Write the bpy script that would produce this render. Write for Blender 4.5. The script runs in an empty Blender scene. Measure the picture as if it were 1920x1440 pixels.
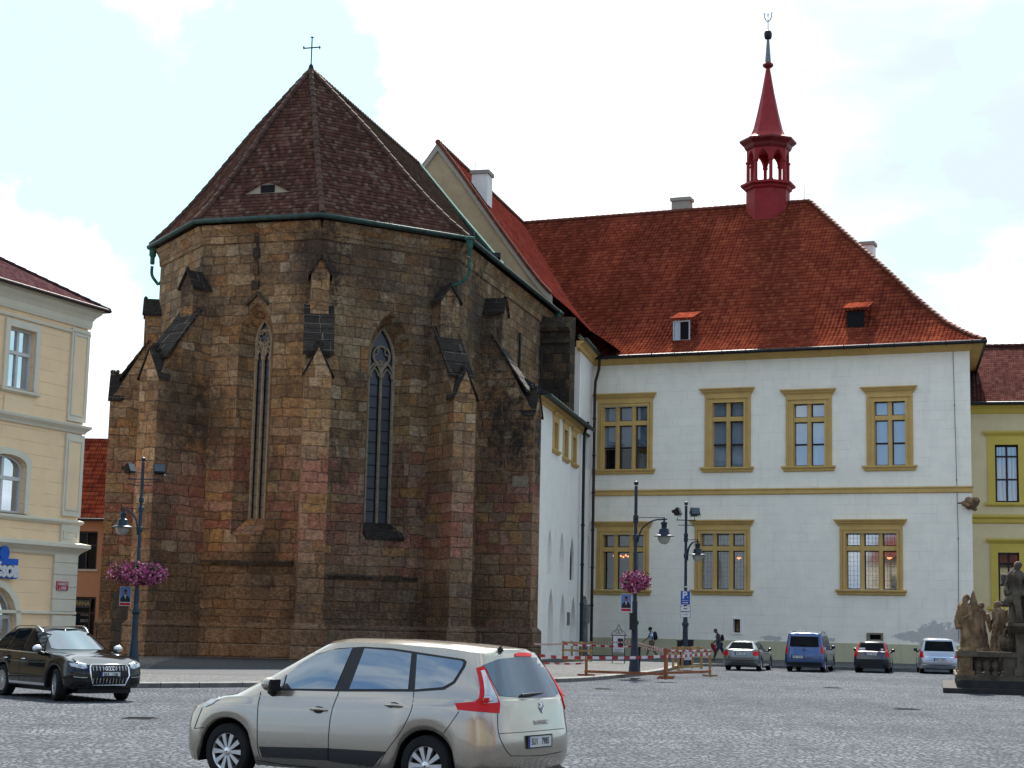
import bpy, bmesh, math, random
from mathutils import Vector, Matrix, noise, geometry
from mathutils.bvhtree import BVHTree
random.seed(7)
sc = bpy.context.scene
COL = sc.collection
R_ = math.radians
# ------------------------------------------------------------------ camera
FPX = 3210.0; CAMZ = 1.82; PITCH = R_(7.98); ROLL = R_(1.22)
fwd = Vector((0, math.cos(PITCH), math.sin(PITCH)))
_r0 = Vector((1, 0, 0)); _u0 = _r0.cross(fwd)
CAM_RT = _r0*math.cos(ROLL) + _u0*math.sin(ROLL)
CAM_UP = _u0*math.cos(ROLL) - _r0*math.sin(ROLL)
cam = bpy.data.objects.new('camera', bpy.data.cameras.new('camera'))
COL.objects.link(cam)
cam.matrix_world = Matrix((
    (CAM_RT.x, CAM_UP.x, -fwd.x, 0), (CAM_RT.y, CAM_UP.y, -fwd.y, 0), (CAM_RT.z, CAM_UP.z, -fwd.z, CAMZ), (0, 0, 0, 1)))
cam.data.sensor_width = 36; cam.data.lens = FPX/1920*36
cam.data.clip_start = 0.1; cam.data.clip_end = 5000
sc.camera = cam
sc.render.resolution_x = 1024; sc.render.resolution_y = 768
sc.view_settings.view_transform = 'Standard'; sc.view_settings.look = 'None'
sc.view_settings.exposure = 2.27; sc.view_settings.gamma = 1
SUN_EL, SUN_AZ = 50, 86      # azimuth measured from +X towards +Y (the sun stands behind the church)
def ray(px, py): return CAM_RT*((px-960)/FPX) + CAM_UP*((720-py)/FPX) + fwd
def onZ(px, py, z=0.0):
    d = ray(px, py); t = (z-CAMZ)/d.z; return d*t + Vector((0, 0, CAMZ))
# ------------------------------------------------------------------ sun and sky
sd = Vector((math.cos(R_(SUN_EL))*math.cos(R_(SUN_AZ)), math.cos(R_(SUN_EL))*math.sin(R_(SUN_AZ)), math.sin(R_(SUN_EL))))
sun = bpy.data.objects.new('sun', bpy.data.lights.new('sun', 'SUN')); COL.objects.link(sun)
sun.data.energy = 3.1; sun.data.angle = R_(2.0); sun.data.color = (1, .955, .88)
sun.rotation_euler = sd.to_track_quat('Z', 'Y').to_euler(); sun.location = sd*200
world = bpy.data.worlds.new('World'); sc.world = world; world.use_nodes = True

class NT:
    "small helper for node trees"
    def __init__(s, tree): s.t = tree; s.n = tree.nodes; s.l = tree.links
    def new(s, ty, **kw):
        nd = s.n.new(ty)
        for k, v in kw.items(): setattr(nd, k, v)
        return nd
    def link(s, a, b): s.l.new(a, b)
    def put(s, sock, v):
        if hasattr(v, 'is_linked') or isinstance(v, bpy.types.NodeSocket): s.l.new(v, sock)
        elif v is not None:
            if isinstance(v, (tuple, list, Vector)) and sock.type == 'RGBA' and len(v) == 3: v = (*v, 1)
            sock.default_value = v
    def m(s, op, a=None, b=None, c=None, clamp=False):
        nd = s.n.new('ShaderNodeMath'); nd.operation = op; nd.use_clamp = clamp
        for i, v in enumerate((a, b, c)):
            if v is not None: s.put(nd.inputs[i], v)
        return nd.outputs[0]
    def vm(s, op, a=None, b=None):
        nd = s.n.new('ShaderNodeVectorMath'); nd.operation = op
        for i, v in enumerate((a, b)):
            if v is not None: s.put(nd.inputs[i], v)
        return nd.outputs['Value'] if op in ('DOT_PRODUCT', 'LENGTH') else nd.outputs[0]
    def mix(s, f, a, b, mode='MIX'):
        nd = s.n.new('ShaderNodeMix'); nd.data_type = 'RGBA'; nd.blend_type = mode
        s.put(nd.inputs[0], f); s.put(nd.inputs[6], a); s.put(nd.inputs[7], b); return nd.outputs[2]
    def noise(s, vec, scale, detail=4, rough=.6, dims='3D', out=0):
        nd = s.n.new('ShaderNodeTexNoise'); nd.noise_dimensions = dims
        if vec is not None: s.put(nd.inputs['Vector' if dims != '1D' else 'W'], vec)
        nd.inputs['Scale'].default_value = scale; nd.inputs['Detail'].default_value = detail; nd.inputs['Roughness'].default_value = rough
        return nd.outputs[out]
    def ramp(s, f, stops, interp='LINEAR'):
        nd = s.n.new('ShaderNodeValToRGB'); cr = nd.color_ramp; cr.interpolation = interp
        while len(cr.elements) > 1: cr.elements.remove(cr.elements[-1])
        for i, (p, c) in enumerate(stops):
            e = cr.elements[0] if i == 0 else cr.elements.new(p)
            e.position = p; e.color = (*c, 1) if len(c) == 3 else c
        s.put(nd.inputs[0], f); return nd.outputs[0]
    def smooth(s, v, a, b, lo=0., hi=1.):
        nd = s.n.new('ShaderNodeMapRange'); nd.interpolation_type = 'SMOOTHSTEP'
        s.put(nd.inputs[0], v); nd.inputs[1].default_value = a; nd.inputs[2].default_value = b
        nd.inputs[3].default_value = lo; nd.inputs[4].default_value = hi; return nd.outputs[0]
    def comb(s, x=0., y=0., z=0.):
        nd = s.n.new('ShaderNodeCombineXYZ')
        for i, v in enumerate((x, y, z)): s.put(nd.inputs[i], v)
        return nd.outputs[0]
    def sep(s, v):
        nd = s.n.new('ShaderNodeSeparateXYZ'); s.put(nd.inputs[0], v); return nd.outputs

W = NT(world.node_tree); W.n.clear()
sky = W.new('ShaderNodeTexSky', sky_type='NISHITA', sun_disc=False)
sky.sun_elevation = R_(SUN_EL); sky.sun_rotation = R_(90-SUN_AZ); sky.air_density = 1.0; sky.dust_density = 1.5; sky.ozone_density = 1.0
tc = W.new('ShaderNodeTexCoord').outputs['Generated']
dx, dy, dz = W.sep(tc)
inv = W.m('DIVIDE', 1.0, W.m('MAXIMUM', W.m('ADD', dz, .22), .12))
cv = W.comb(W.m('MULTIPLY', dx, inv), W.m('MULTIPLY', dy, inv), W.m('MULTIPLY', dz, 2.0))
n1 = W.noise(cv, 3.1, 9, .56); n2 = W.noise(cv, 1.1, 3, .5)
dens = W.m('ADD', W.m('MULTIPLY', n1, .75), W.m('MULTIPLY', n2, .45))
# openings and banks of the cloud cover: (px, py of their direction, angular radius, weight)
wob = W.vm('SUBTRACT', W.noise(tc, 9., 6, .62, out=1), (.5, .5, .5)); wob = W.vm('MULTIPLY', wob, (.11, .11, .11)); tcw = W.vm('NORMALIZE', W.vm('ADD', tc, wob))
for px, py, rad, wt in [(310, 240, 300, -.34), (520, 60, 170, -.3), (90, 130, 220, -.16), (330, 40, 190, .24), (640, 330, 230, -.25),
                        (150, 350, 220, -.2), (1000, 60, 360, .35), (1250, 250, 420, .3), (1905, 85, 110, -.22), (1600, 520, 240, -.10),
                        (910, 330, 110, -.26), (1880, 640, 170, .25), (200, 470, 110, .28), (20, 470, 120, .28), (250, 640, 120, -.1), (760, 190, 90, .1),
                        (180, 700, 160, .1)]:
    dv = ray(px, py).normalized()
    dot = W.vm('DOT_PRODUCT', tcw, dv)
    a = math.cos(rad/FPX*1.25); b = math.cos(rad/FPX*.35)
    dens = W.m('ADD', dens, W.smooth(dot, a, b, 0, wt))
thick = W.smooth(W.m('ADD', dens, W.m('MULTIPLY', W.noise(cv, 5.5, 6, .6), .35)), .75, 1.25)
cloudc = W.mix(thick, (.40, .46, .50), (.98, 1.0, 1.02))
grey = W.noise(cv, 2.2, 5, .5)
rgt = W.smooth(dx, -.05, .25, .35, 1.)
cloudc = W.mix(W.m('MULTIPLY', W.smooth(grey, .36, .56, 0, 1.), rgt), cloudc, (.275, .315, .36))
behind = W.smooth(dy, .1, -.35)
dens = W.m('SUBTRACT', dens, W.m('MULTIPLY', behind, .06))
cl = W.smooth(dens, .48, .62)
skyb = W.mix(1.0, sky.outputs[0], (.12, .12, .12), 'MULTIPLY')
skyb = W.mix(W.m('MULTIPLY', W.m('SUBTRACT', 1., behind), .97), skyb, (.265, .42, .47))
skyb = W.mix(W.m('MULTIPLY', behind, .6), skyb, (.06, .16, .36))
final = W.mix(cl, skyb, cloudc)
final = W.mix(W.smooth(dz, -.02, .0), (.16, .17, .18), final)
bg = W.new('ShaderNodeBackground'); W.put(bg.inputs[0], final); bg.inputs[1].default_value = .62
wo = W.new('ShaderNodeOutputWorld'); W.link(bg.outputs[0], wo.inputs[0])

# ------------------------------------------------------------------ mesh builder
class Plane:
    "vertical wall plane: origin P0, direction a (degrees, to the right seen from outside); u along, z up, d outwards"
    def __init__(s, P0, a):
        s.o = Vector((P0[0], P0[1], 0)); s.a = a
        s.t = Vector((math.cos(R_(a)), math.sin(R_(a)), 0)); s.n = Vector((s.t.y, -s.t.x, 0))
    def p(s, u, z, d=0.0): return s.o + s.t*u + s.n*d + Vector((0, 0, z))
    def uz(s, px, py, d=0.0):
        r = ray(px, py); c = Vector((0, 0, CAMZ)); o = s.o + s.n*d
        k = s.n.dot(o-c)/s.n.dot(r); q = c + r*k
        return (q-s.o).dot(s.t), q.z

class MB:
    def __init__(s): s.v = []; s.f = []; s.m = []
    def add(s, vs, fs, mi=0):
        b = len(s.v); s.v += [Vector(x) for x in vs]; s.f += [tuple(b+i for i in f) for f in fs]; s.m += [mi]*len(fs); return s
    def hexa(s, q, mi=0):      # q: 8 points, bottom four then top four
        return s.add(q, [(0, 3, 2, 1), (4, 5, 6, 7), (0, 1, 5, 4), (1, 2, 6, 5), (2, 3, 7, 6), (3, 0, 4, 7)], mi)
    def box(s, a, b, mi=0, M=None):
        x0, y0, z0 = a; x1, y1, z1 = b
        q = [Vector(c) for c in ((x0, y0, z0), (x1, y0, z0), (x1, y1, z0), (x0, y1, z0), (x0, y0, z1), (x1, y0, z1), (x1, y1, z1), (x0, y1, z1))]
        if M: q = [M @ c for c in q]
        return s.hexa(q, mi)
    def fbox(s, P, u0, u1, z0, z1, d0, d1, mi=0):
        return s.hexa([P.p(u0, z0, d1), P.p(u1, z0, d1), P.p(u1, z0, d0), P.p(u0, z0, d0), P.p(u0, z1, d1), P.p(u1, z1, d1), P.p(u1, z1, d0), P.p(u0, z1, d0)], mi)
    def poly(s, pts, mi=0): return s.add(pts, [tuple(range(len(pts)))], mi)
    def prism(s, A, B, mi=0, caps=True):
        n = len(A); fs = [(i, (i+1) % n, n+(i+1) % n, n+i) for i in range(n)]
        s.add(list(A)+list(B), fs, mi)
        if caps:
            b = len(s.v)-2*n
            for lst in (list(range(n)), list(range(n, 2*n))):
                tri = geometry.tessellate_polygon([[s.v[b+i] for i in lst]])
                for t in tri: s.f.append(tuple(b+lst[i] for i in t)); s.m.append(mi)
        return s
    def profile(s, P, uu, prof, mi=0, mit=None):   # moulding: prof = [(d, z)], run along P from uu[0] to uu[1]
        A = [P.p(uu[0], z, d) for d, z in prof]; B = [P.p(uu[1], z, d) for d, z in prof]
        return s.prism(A, B, mi)
    def tube(s, pts, r, n=8, mi=0, caps=True, close=False):
        pts = [Vector(p) for p in pts]; k = len(pts); rings = []
        rr = r if isinstance(r, (list, tuple)) else [r]*k
        prev = None
        for i in range(k):
            if close: t = pts[(i+1) % k]-pts[i-1]
            else: t = (pts[min(i+1, k-1)]-pts[max(i-1, 0)])
            if t.length < 1e-9: t = Vector((0, 0, 1))
            t.normalize()
            if prev is None:
                a = Vector((0, 0, 1)) if abs(t.z) < .9 else Vector((1, 0, 0)); x = t.cross(a).normalized()
            else:
                x = (prev - t*prev.dot(t)); x = x.normalized() if x.length > 1e-6 else t.orthogonal().normalized()
            prev = x; y = t.cross(x)
            rings.append([pts[i] + (x*math.cos(2*math.pi*j/n) + y*math.sin(2*math.pi*j/n))*rr[i] for j in range(n)])
        vs = [p for rg in rings for p in rg]; fs = []
        for i in range(k if close else k-1):
            a = i*n; b = ((i+1) % k)*n
            for j in range(n): fs.append((a+j, a+(j+1) % n, b+(j+1) % n, b+j))
        if caps and not close: fs += [tuple(range(n))[::-1], tuple(range((k-1)*n, k*n))]
        return s.add(vs, fs, mi)
    def lathe(s, prof, c=(0, 0, 0), n=16, mi=0, rot=0.0, M=None, caps=True):   # prof [(r, z)]
        c = Vector(c); vs = []
        for r, z in prof:
            for j in range(n):
                a = rot+2*math.pi*j/n; v = Vector((r*math.cos(a), r*math.sin(a), z)); vs.append((M @ v if M else v)+c)
        fs = []
        for i in range(len(prof)-1):
            for j in range(n): fs.append((i*n+j, i*n+(j+1) % n, (i+1)*n+(j+1) % n, (i+1)*n+j))
        if caps: fs += [tuple(range(n))[::-1], tuple(range((len(prof)-1)*n, len(prof)*n))]
        return s.add(vs, fs, mi)
    def sphere(s, c, r, n=12, m=8, mi=0, sc_=(1, 1, 1)):
        prof = [(max(1e-4, math.sin(math.pi*i/m))*r, -math.cos(math.pi*i/m)*r) for i in range(m+1)]
        return s.lathe(prof, c, n, mi, M=Matrix.Diagonal((*sc_, 1)))
    def grid(s, rows, mi=0, closeu=False):
        n = len(rows[0]); vs = [p for r in rows for p in r]; fs = []
        for i in range(len(rows)-1):
            for j in range(n if closeu else n-1):
                fs.append((i*n+j, i*n+(j+1) % n, (i+1)*n+(j+1) % n, (i+1)*n+j))
        return s.add(vs, fs, mi)
    def wall(s, P, outer, holes=(), d=0.0, mi=0):
        loops = [[Vector((u, z, 0)) for u, z in outer]] + [[Vector((u, z, 0)) for u, z in h] for h in holes]
        flat = [p for l in loops for p in l]
        tri = geometry.tessellate_polygon(loops)
        return s.add([P.p(q.x, q.y, d) for q in flat], tri, mi)
    def reveal(s, P, l0, d0, l1, d1, mi=0):
        n = len(l0)
        return s.add([P.p(u, z, d0) for u, z in l0]+[P.p(u, z, d1) for u, z in l1], [(i, (i+1) % n, n+(i+1) % n, n+i) for i in range(n)], mi)
    def xf(s, M): s.v = [M @ v for v in s.v]; return s
    def build(s, name, mats, parent=None, smooth=None, recalc=True, uv='auto'):
        if not isinstance(mats, (list, tuple)): mats = [mats]
        me = bpy.data.meshes.new(name); me.from_pydata(s.v, [], s.f)
        for m_ in mats: me.materials.append(m_)
        me.polygons.foreach_set('material_index', s.m)
        if recalc:
            bm = bmesh.new(); bm.from_mesh(me); bmesh.ops.recalc_face_normals(bm, faces=bm.faces); bm.to_mesh(me); bm.free()
        if uv == 'auto':
            ul = me.uv_layers.new(name='UVMap').data
            vv = me.vertices
            for p in me.polygons:
                n = p.normal
                if abs(n.z) > .97: t = Vector((1, 0, 0)); b = Vector((0, 1, 0))
                else:
                    t = Vector((-n.y, n.x, 0)).normalized(); b = n.cross(t)
                    if b.z < 0: b = -b
                for li in p.loop_indices:
                    co = vv[me.loops[li].vertex_index].co; ul[li].uv = (co.dot(t), co.dot(b))
        if smooth is not None:
            for p in me.polygons: p.use_smooth = True
            me.set_sharp_from_angle(angle=R_(smooth))
        off = Vector((0, 0, 0)); q = parent
        while q: off += q.location; q = q.parent
        if off.length > 0: me.transform(Matrix.Translation(-off))
        o = bpy.data.objects.new(name, me); COL.objects.link(o)
        if parent: o.parent = parent
        return o

def thing(name, label, cat, loc=(0, 0, 0), group=None, kind=None):
    o = bpy.data.objects.new(name, None); COL.objects.link(o); o.location = loc; o.empty_display_size = .3
    o['label'] = label; o['category'] = cat
    if group: o['group'] = group
    return o
def tag(o, label=None, cat=None, group=None, kind=None):
    if label: o['label'] = label
    if cat: o['category'] = cat
    if group: o['group'] = group
    if kind: o['kind'] = kind
    return o
def copy_tree(o, parent=None):
    c = o.copy(); COL.objects.link(c); c.parent = parent
    for ch in list(o.children): copy_tree(ch, c)
    return c
def text_mb(txt, size, origin, xdir, ydir, depth=.004, mi=0, bold=0.0, align='CENTER', mb=None, sx=1.0):
    cu = bpy.data.curves.new('t', 'FONT'); cu.body = txt; cu.size = size; cu.align_x = align; cu.align_y = 'CENTER'
    cu.extrude = depth/2; cu.offset = bold; cu.resolution_u = 3
    ob = bpy.data.objects.new('t', cu); COL.objects.link(ob)
    me = bpy.data.meshes.new_from_object(ob)
    x = Vector(xdir).normalized(); y = Vector(ydir).normalized(); z = x.cross(y); o = Vector(origin)
    mb = mb or MB()
    mb.add([o + x*v.co.x*sx + y*v.co.y + z*v.co.z for v in me.vertices], [tuple(p.vertices) for p in me.polygons], mi)
    bpy.data.objects.remove(ob); bpy.data.curves.remove(cu); bpy.data.meshes.remove(me)
    return mb
def arch(uc, w, z0, zs, rise, n=7):
    "pointed arch loop: centre uc, width w, sill z0, springing zs, rise to the apex"
    h = w/2; R = (h*h+rise*rise)/(2*h); pts = [(uc-h, z0), (uc+h, z0)]
    amax = math.acos((R-h)/R)
    for i in range(n+1):
        a = amax*i/n; pts.append((uc+h-R+R*math.cos(a), zs+R*math.sin(a)))
    for i in range(n-1, -1, -1):
        a = amax*i/n; pts.append((uc-h+R-R*math.cos(a), zs+R*math.sin(a)))
    return pts
def segarch(uc, w, z0, zs, rise, n=10):
    h = w/2; pts = [(uc-h, z0), (uc+h, z0)]
    for i in range(n+1):
        a = math.pi*i/n; pts.append((uc+h*math.cos(a), zs+rise*math.sin(a)))
    return pts
# ------------------------------------------------------------------ materials
KA = .60      # albedo scale shared by the non-plaster materials
def ks(c): return tuple(x*KA for x in c[:3])
def newmat(name):
    m = bpy.data.materials.new(name); m.use_nodes = True; t = NT(m.node_tree); t.n.clear()
    b = t.new('ShaderNodeBsdfPrincipled'); o = t.new('ShaderNodeOutputMaterial'); t.link(b.outputs[0], o.inputs[0])
    t.b = b; t.o = o
    return m, t
def simple(name, col, rough=.6, metal=0., var=.0, scale=6., bump=0., coat=0., spec=None, dirt=0., emit=None, es=1.):
    m, t = newmat(name); col = col if (emit or metal >= .8) else ks(col); c = col
    if var or dirt or bump:
        ob = t.new('ShaderNodeTexCoord').outputs['Object']
    if var:
        n = t.noise(ob, scale, 6, .65); c = t.mix(t.smooth(n, .3, .7), tuple(x*(1-var) for x in col), tuple(min(1, x*(1+var)) for x in col))
    if dirt:
        d = t.noise(ob, scale*.35, 7, .7); c = t.mix(t.smooth(d, .5, .75, 0, dirt), c, tuple(x*.35 for x in col))
    t.put(t.b.inputs['Base Color'], c); t.b.inputs['Roughness'].default_value = rough; t.b.inputs['Metallic'].default_value = metal
    if coat: t.b.inputs['Coat Weight'].default_value = coat; t.b.inputs['Specular IOR Level'].default_value = .5 if coat > .9 else .12; t.b.inputs['Coat Roughness'].default_value = .04
    t.b.inputs['Specular IOR Level'].default_value = .22 if spec is None else spec
    if bump:
        bn = t.new('ShaderNodeBump'); bn.inputs['Strength'].default_value = bump; bn.inputs['Distance'].default_value = .02
        t.link(t.noise(ob, scale*4, 5, .7), bn.inputs['Height']); t.link(bn.outputs[0], t.b.inputs['Normal'])
    if emit: t.put(t.b.inputs['Emission Color'], emit); t.b.inputs['Emission Strength'].default_value = es
    return m
def cells(t, uv, h, w, warp=.05, rowvar=.8, wvar=.5, stagger=True):
    "irregular coursed blocks: returns (cell hash value, cell hash colour, distance to joint in metres)"
    nz = t.new('ShaderNodeTexNoise'); nz.noise_dimensions = '2D'; t.put(nz.inputs['Vector'], uv); nz.inputs['Scale'].default_value = 1.7; nz.inputs['Detail'].default_value = 4
    wv = t.vm('SCALE', t.vm('SUBTRACT', nz.outputs['Color'], (.5, .5, .5)), None); wv.node.inputs['Scale'].default_value = warp*2
    p = t.vm('ADD', uv, wv); u, v, _ = t.sep(p)
    vr = t.m('DIVIDE', v, h)
    if rowvar: vr = t.m('ADD', vr, t.m('MULTIPLY', t.noise(t.m('MULTIPLY', v, 1.0), .55/h*.5, 1, .5, '1D'), rowvar*1.6))
    row = t.m('FLOOR', vr); fv = t.m('FRACT', vr)
    wn = t.new('ShaderNodeTexWhiteNoise', noise_dimensions='1D'); t.link(row, wn.inputs['W']); r1 = wn.outputs['Value']
    ww = t.m('MULTIPLY', t.m('ADD', t.m('MULTIPLY', r1, wvar), 1-wvar/2), w)
    ur = t.m('DIVIDE', u, ww)
    if rowvar: ur = t.m('ADD', ur, t.m('MULTIPLY', t.noise(t.comb(t.m('MULTIPLY', u, 1.0), t.m('MULTIPLY', row, 7.3), 0.), .9, 1, .5, '2D'), .9))
    ur = t.m('ADD', ur, t.m('MULTIPLY', r1, 13.7) if stagger is True else t.m('MULTIPLY', row, .5))
    colu = t.m('FLOOR', ur); fu = t.m('FRACT', ur)
    wn2 = t.new('ShaderNodeTexWhiteNoise', noise_dimensions='2D'); t.link(t.comb(colu, row, 0.), wn2.inputs['Vector'])
    du = t.m('MULTIPLY', t.m('MINIMUM', fu, t.m('SUBTRACT', 1., fu)), w); dv = t.m('MULTIPLY', t.m('MINIMUM', fv, t.m('SUBTRACT', 1., fv)), h)
    return wn2.outputs['Value'], wn2.outputs['Color'], t.m('MINIMUM', du, dv)
def uvnode(t): return t.new('ShaderNodeTexCoord').outputs['UV']
def worldpos(t): return t.new('ShaderNodeNewGeometry').outputs['Position']
STONES = [(0, (.235, .150, .075)), (.10, (.30, .205, .115)), (.22, (.17, .105, .055)), (.33, (.36, .265, .165)), (.43, (.27, .135, .052)),
          (.52, (.20, .155, .105)), (.62, (.31, .185, .085)), (.72, (.235, .165, .10)), (.82, (.33, .25, .165)), (.9, (.135, .085, .05)), (.955, (.38, .31, .22))]
REDS = [(0, (.235, .105, .072)), (.15, (.30, .145, .105)), (.3, (.17, .098, .07)), (.45, (.26, .175, .115)), (.6, (.23, .088, .06)), (.72, (.20, .15, .11)), (.85, (.31, .19, .14)), (.94, (.30, .185, .07))]
SOOT = []      # (world point, radius, strength) of the black-stained places, filled in below
def stone(name, h=.46, w=.95, warp=.09, sat=1., dark=.30, red=True, gain=1., stops=STONES, joint=.020, light_joint=False, warpz=True):
    m, t = newmat(name); uv = uvnode(t); pos = worldpos(t)
    hv, hc, d = cells(t, uv, h, w, warp, 1.15 if red else .8, .85 if red else .5)
    c = t.ramp(hv, stops, 'CONSTANT')
    if stops is STONES: c = t.mix(.34, c, (.245, .165, .092))
    hs = t.sep(hc); zz = t.sep(pos)[2]
    if red:
        c2 = t.mix(.3, t.ramp(hs[1], REDS, 'CONSTANT'), (.235, .13, .09))
        zn = t.m('ADD', zz, t.m('MULTIPLY', t.m('SUBTRACT', t.noise(pos, .35, 3), .5), 6.))
        band = t.m('MULTIPLY', t.smooth(zn, 3.8, 5.2), t.smooth(zn, 10.5, 8.2))
        c = t.mix(t.m('MULTIPLY', band, t.smooth(hs[2], .12, .32)), c, c2)
        # newer brown ashlar of the lowest courses
        lw = t.smooth(zn, 5.0, 3.6)
        c = t.mix(t.m('MULTIPLY', lw, .75), c, t.ramp(hs[0], [(0, (.105, .068, .045)), (.4, (.13, .082, .05)), (.7, (.155, .10, .068)), (.9, (.12, .09, .07))], 'CONSTANT'))
    f1 = t.noise(pos, 5.5, 8, .72); c = t.mix(t.smooth(f1, .25, .75), t.mix(1., c, (.62, .60, .58), 'MULTIPLY'), t.mix(1., c, (1.28, 1.26, 1.2), 'MULTIPLY'))
    # sooty weathering in patches and runs
    gr_ = t.noise(t.vm('MULTIPLY', pos, (1., 1., 1.9)), 7., 7, .85); c = t.mix(t.smooth(gr_, .40, .60), t.mix(1., c, (.55, .52, .50), 'MULTIPLY'), t.mix(1., c, (1.22, 1.22, 1.2), 'MULTIPLY'))
    sv = t.vm('MULTIPLY', pos, (1., 1., .42)); s1 = t.noise(sv, .42, 7, .66); s2 = t.noise(pos, 2.6, 6, .7)
    soot = t.smooth(t.m('ADD', t.m('MULTIPLY', s1, .66), t.m('MULTIPLY', s2, .42)), .51, .68)
    c = t.mix(t.m('MULTIPLY', soot, dark*2.2, clamp=True), c, (.028, .022, .018))
    for (sp_, sr_, ss_) in SOOT:
        dd_ = t.vm('LENGTH', t.vm('MULTIPLY', t.vm('SUBTRACT', pos, sp_), (1., 1., .62)))
        k_ = t.m('ADD', t.m('DIVIDE', dd_, sr_), t.m('MULTIPLY', t.m('SUBTRACT', s2, .5), 2.4))
        c = t.mix(t.m('MULTIPLY', t.smooth(k_, 1.0, .35), ss_), c, (.024, .019, .016))
    p3 = t.noise(pos, 6.3, 8, .8)
    if stops is STONES: c = t.mix(t.smooth(p3, .56, .66, 0, .42), c, (.34, .285, .21))
    p2 = t.noise(pos, 11., 6, .75); c = t.mix(t.smooth(p2, .56, .70, 0, .6), c, (.045, .035, .028))
    jm = t.smooth(d, joint*.35, joint, 1., 0.)
    jb = t.noise(pos, .8, 3); jc = t.mix(t.smooth(jb, .42, .60), (.052, .038, .028), (.25, .21, .165) if light_joint else (.17, .135, .10))
    c = t.mix(t.m('MULTIPLY', jm, .55), c, jc)
    c = t.mix(1., c, (gain*.97, gain*.94, gain*.91), 'MULTIPLY')
    t.put(t.b.inputs['Base Color'], c); t.b.inputs['Roughness'].default_value = .93; t.b.inputs['Specular IOR Level'].default_value = .2
    hgt = t.m('ADD', t.m('MULTIPLY', t.smooth(d, 0., joint*1.8), .5), t.m('ADD', t.m('MULTIPLY', f1, .55), t.m('MULTIPLY', hv, .35)))
    bn = t.new('ShaderNodeBump'); bn.inputs['Strength'].default_value = .95; bn.inputs['Distance'].default_value = .10
    t.link(hgt, bn.inputs['Height']); t.link(bn.outputs[0], t.b.inputs['Normal'])
    return m
def tiles(name, h, w, stops, bands=None, moss=.0, bump=.04, wave=False, patch=None):
    stops = [(a, ks(b)) for a, b in stops]; patch = ks(patch) if patch else None
    m, t = newmat(name); uv = uvnode(t); pos = worldpos(t)
    u, v, _ = t.sep(uv)
    v = t.m('ADD', v, t.m('MULTIPLY', t.m('SUBTRACT', t.noise(uv, .5, 2, .5, '2D'), .5), .03))
    vr = t.m('DIVIDE', v, h); row = t.m('FLOOR', vr); fv = t.m('FRACT', vr)
    ur = t.m('ADD', t.m('DIVIDE', u, w), 0. if wave else t.m('MULTIPLY', row, .5)); fu = t.m('FRACT', ur)
    wn = t.new('ShaderNodeTexWhiteNoise', noise_dimensions='2D'); t.link(t.comb(t.m('FLOOR', ur), row, 0.), wn.inputs['Vector'])
    c = t.ramp(wn.outputs['Value'], stops)
    big = t.noise(pos, .35, 5, .6)
    if bands:   # firing batches running down the slope and blotches
        bn_ = t.noise(t.comb(t.m('MULTIPLY', u, 1.), t.m('MULTIPLY', v, .10), 0.), .28, 4, .6, '2D')
        c = t.mix(t.smooth(bn_, .42, .58, 0, .85), c, t.mix(1., c, bands, 'MULTIPLY'))
    if patch: c = t.mix(t.smooth(t.noise(pos, .9, 5, .7), .56, .68, 0, .7), c, patch)
    c = t.mix(t.smooth(big, .3, .7), t.mix(1., c, (.88, .87, .87), 'MULTIPLY'), t.mix(1., c, (1.10, 1.08, 1.07), 'MULTIPLY'))
    if moss: c = t.mix(t.smooth(t.noise(pos, 1.6, 7, .75), .50, .68, 0, moss), c, (.035, .032, .026))
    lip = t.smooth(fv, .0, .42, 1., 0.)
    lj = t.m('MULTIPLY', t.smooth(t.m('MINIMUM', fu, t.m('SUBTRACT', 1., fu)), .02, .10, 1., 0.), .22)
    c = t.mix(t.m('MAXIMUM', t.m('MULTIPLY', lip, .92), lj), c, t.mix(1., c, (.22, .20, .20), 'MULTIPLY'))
    t.put(t.b.inputs['Base Color'], c); t.b.inputs['Roughness'].default_value = 1.; t.b.inputs['Specular IOR Level'].default_value = 0.
    hh = t.m('MULTIPLY', t.m('SUBTRACT', 1., fv), .8)
    hh = t.m('ADD', hh, t.m('MULTIPLY', t.m('SINE', t.m('MULTIPLY', fu, 2*math.pi if wave else math.pi)), .45 if wave else .22))
    hh = t.m('ADD', hh, t.m('MULTIPLY', wn.outputs['Value'], .25))
    b = t.new('ShaderNodeBump'); b.inputs['Strength'].default_value = 1.; b.inputs['Distance'].default_value = bump
    t.link(hh, b.inputs['Height']); t.link(b.outputs[0], t.b.inputs['Normal'])
    return m
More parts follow.
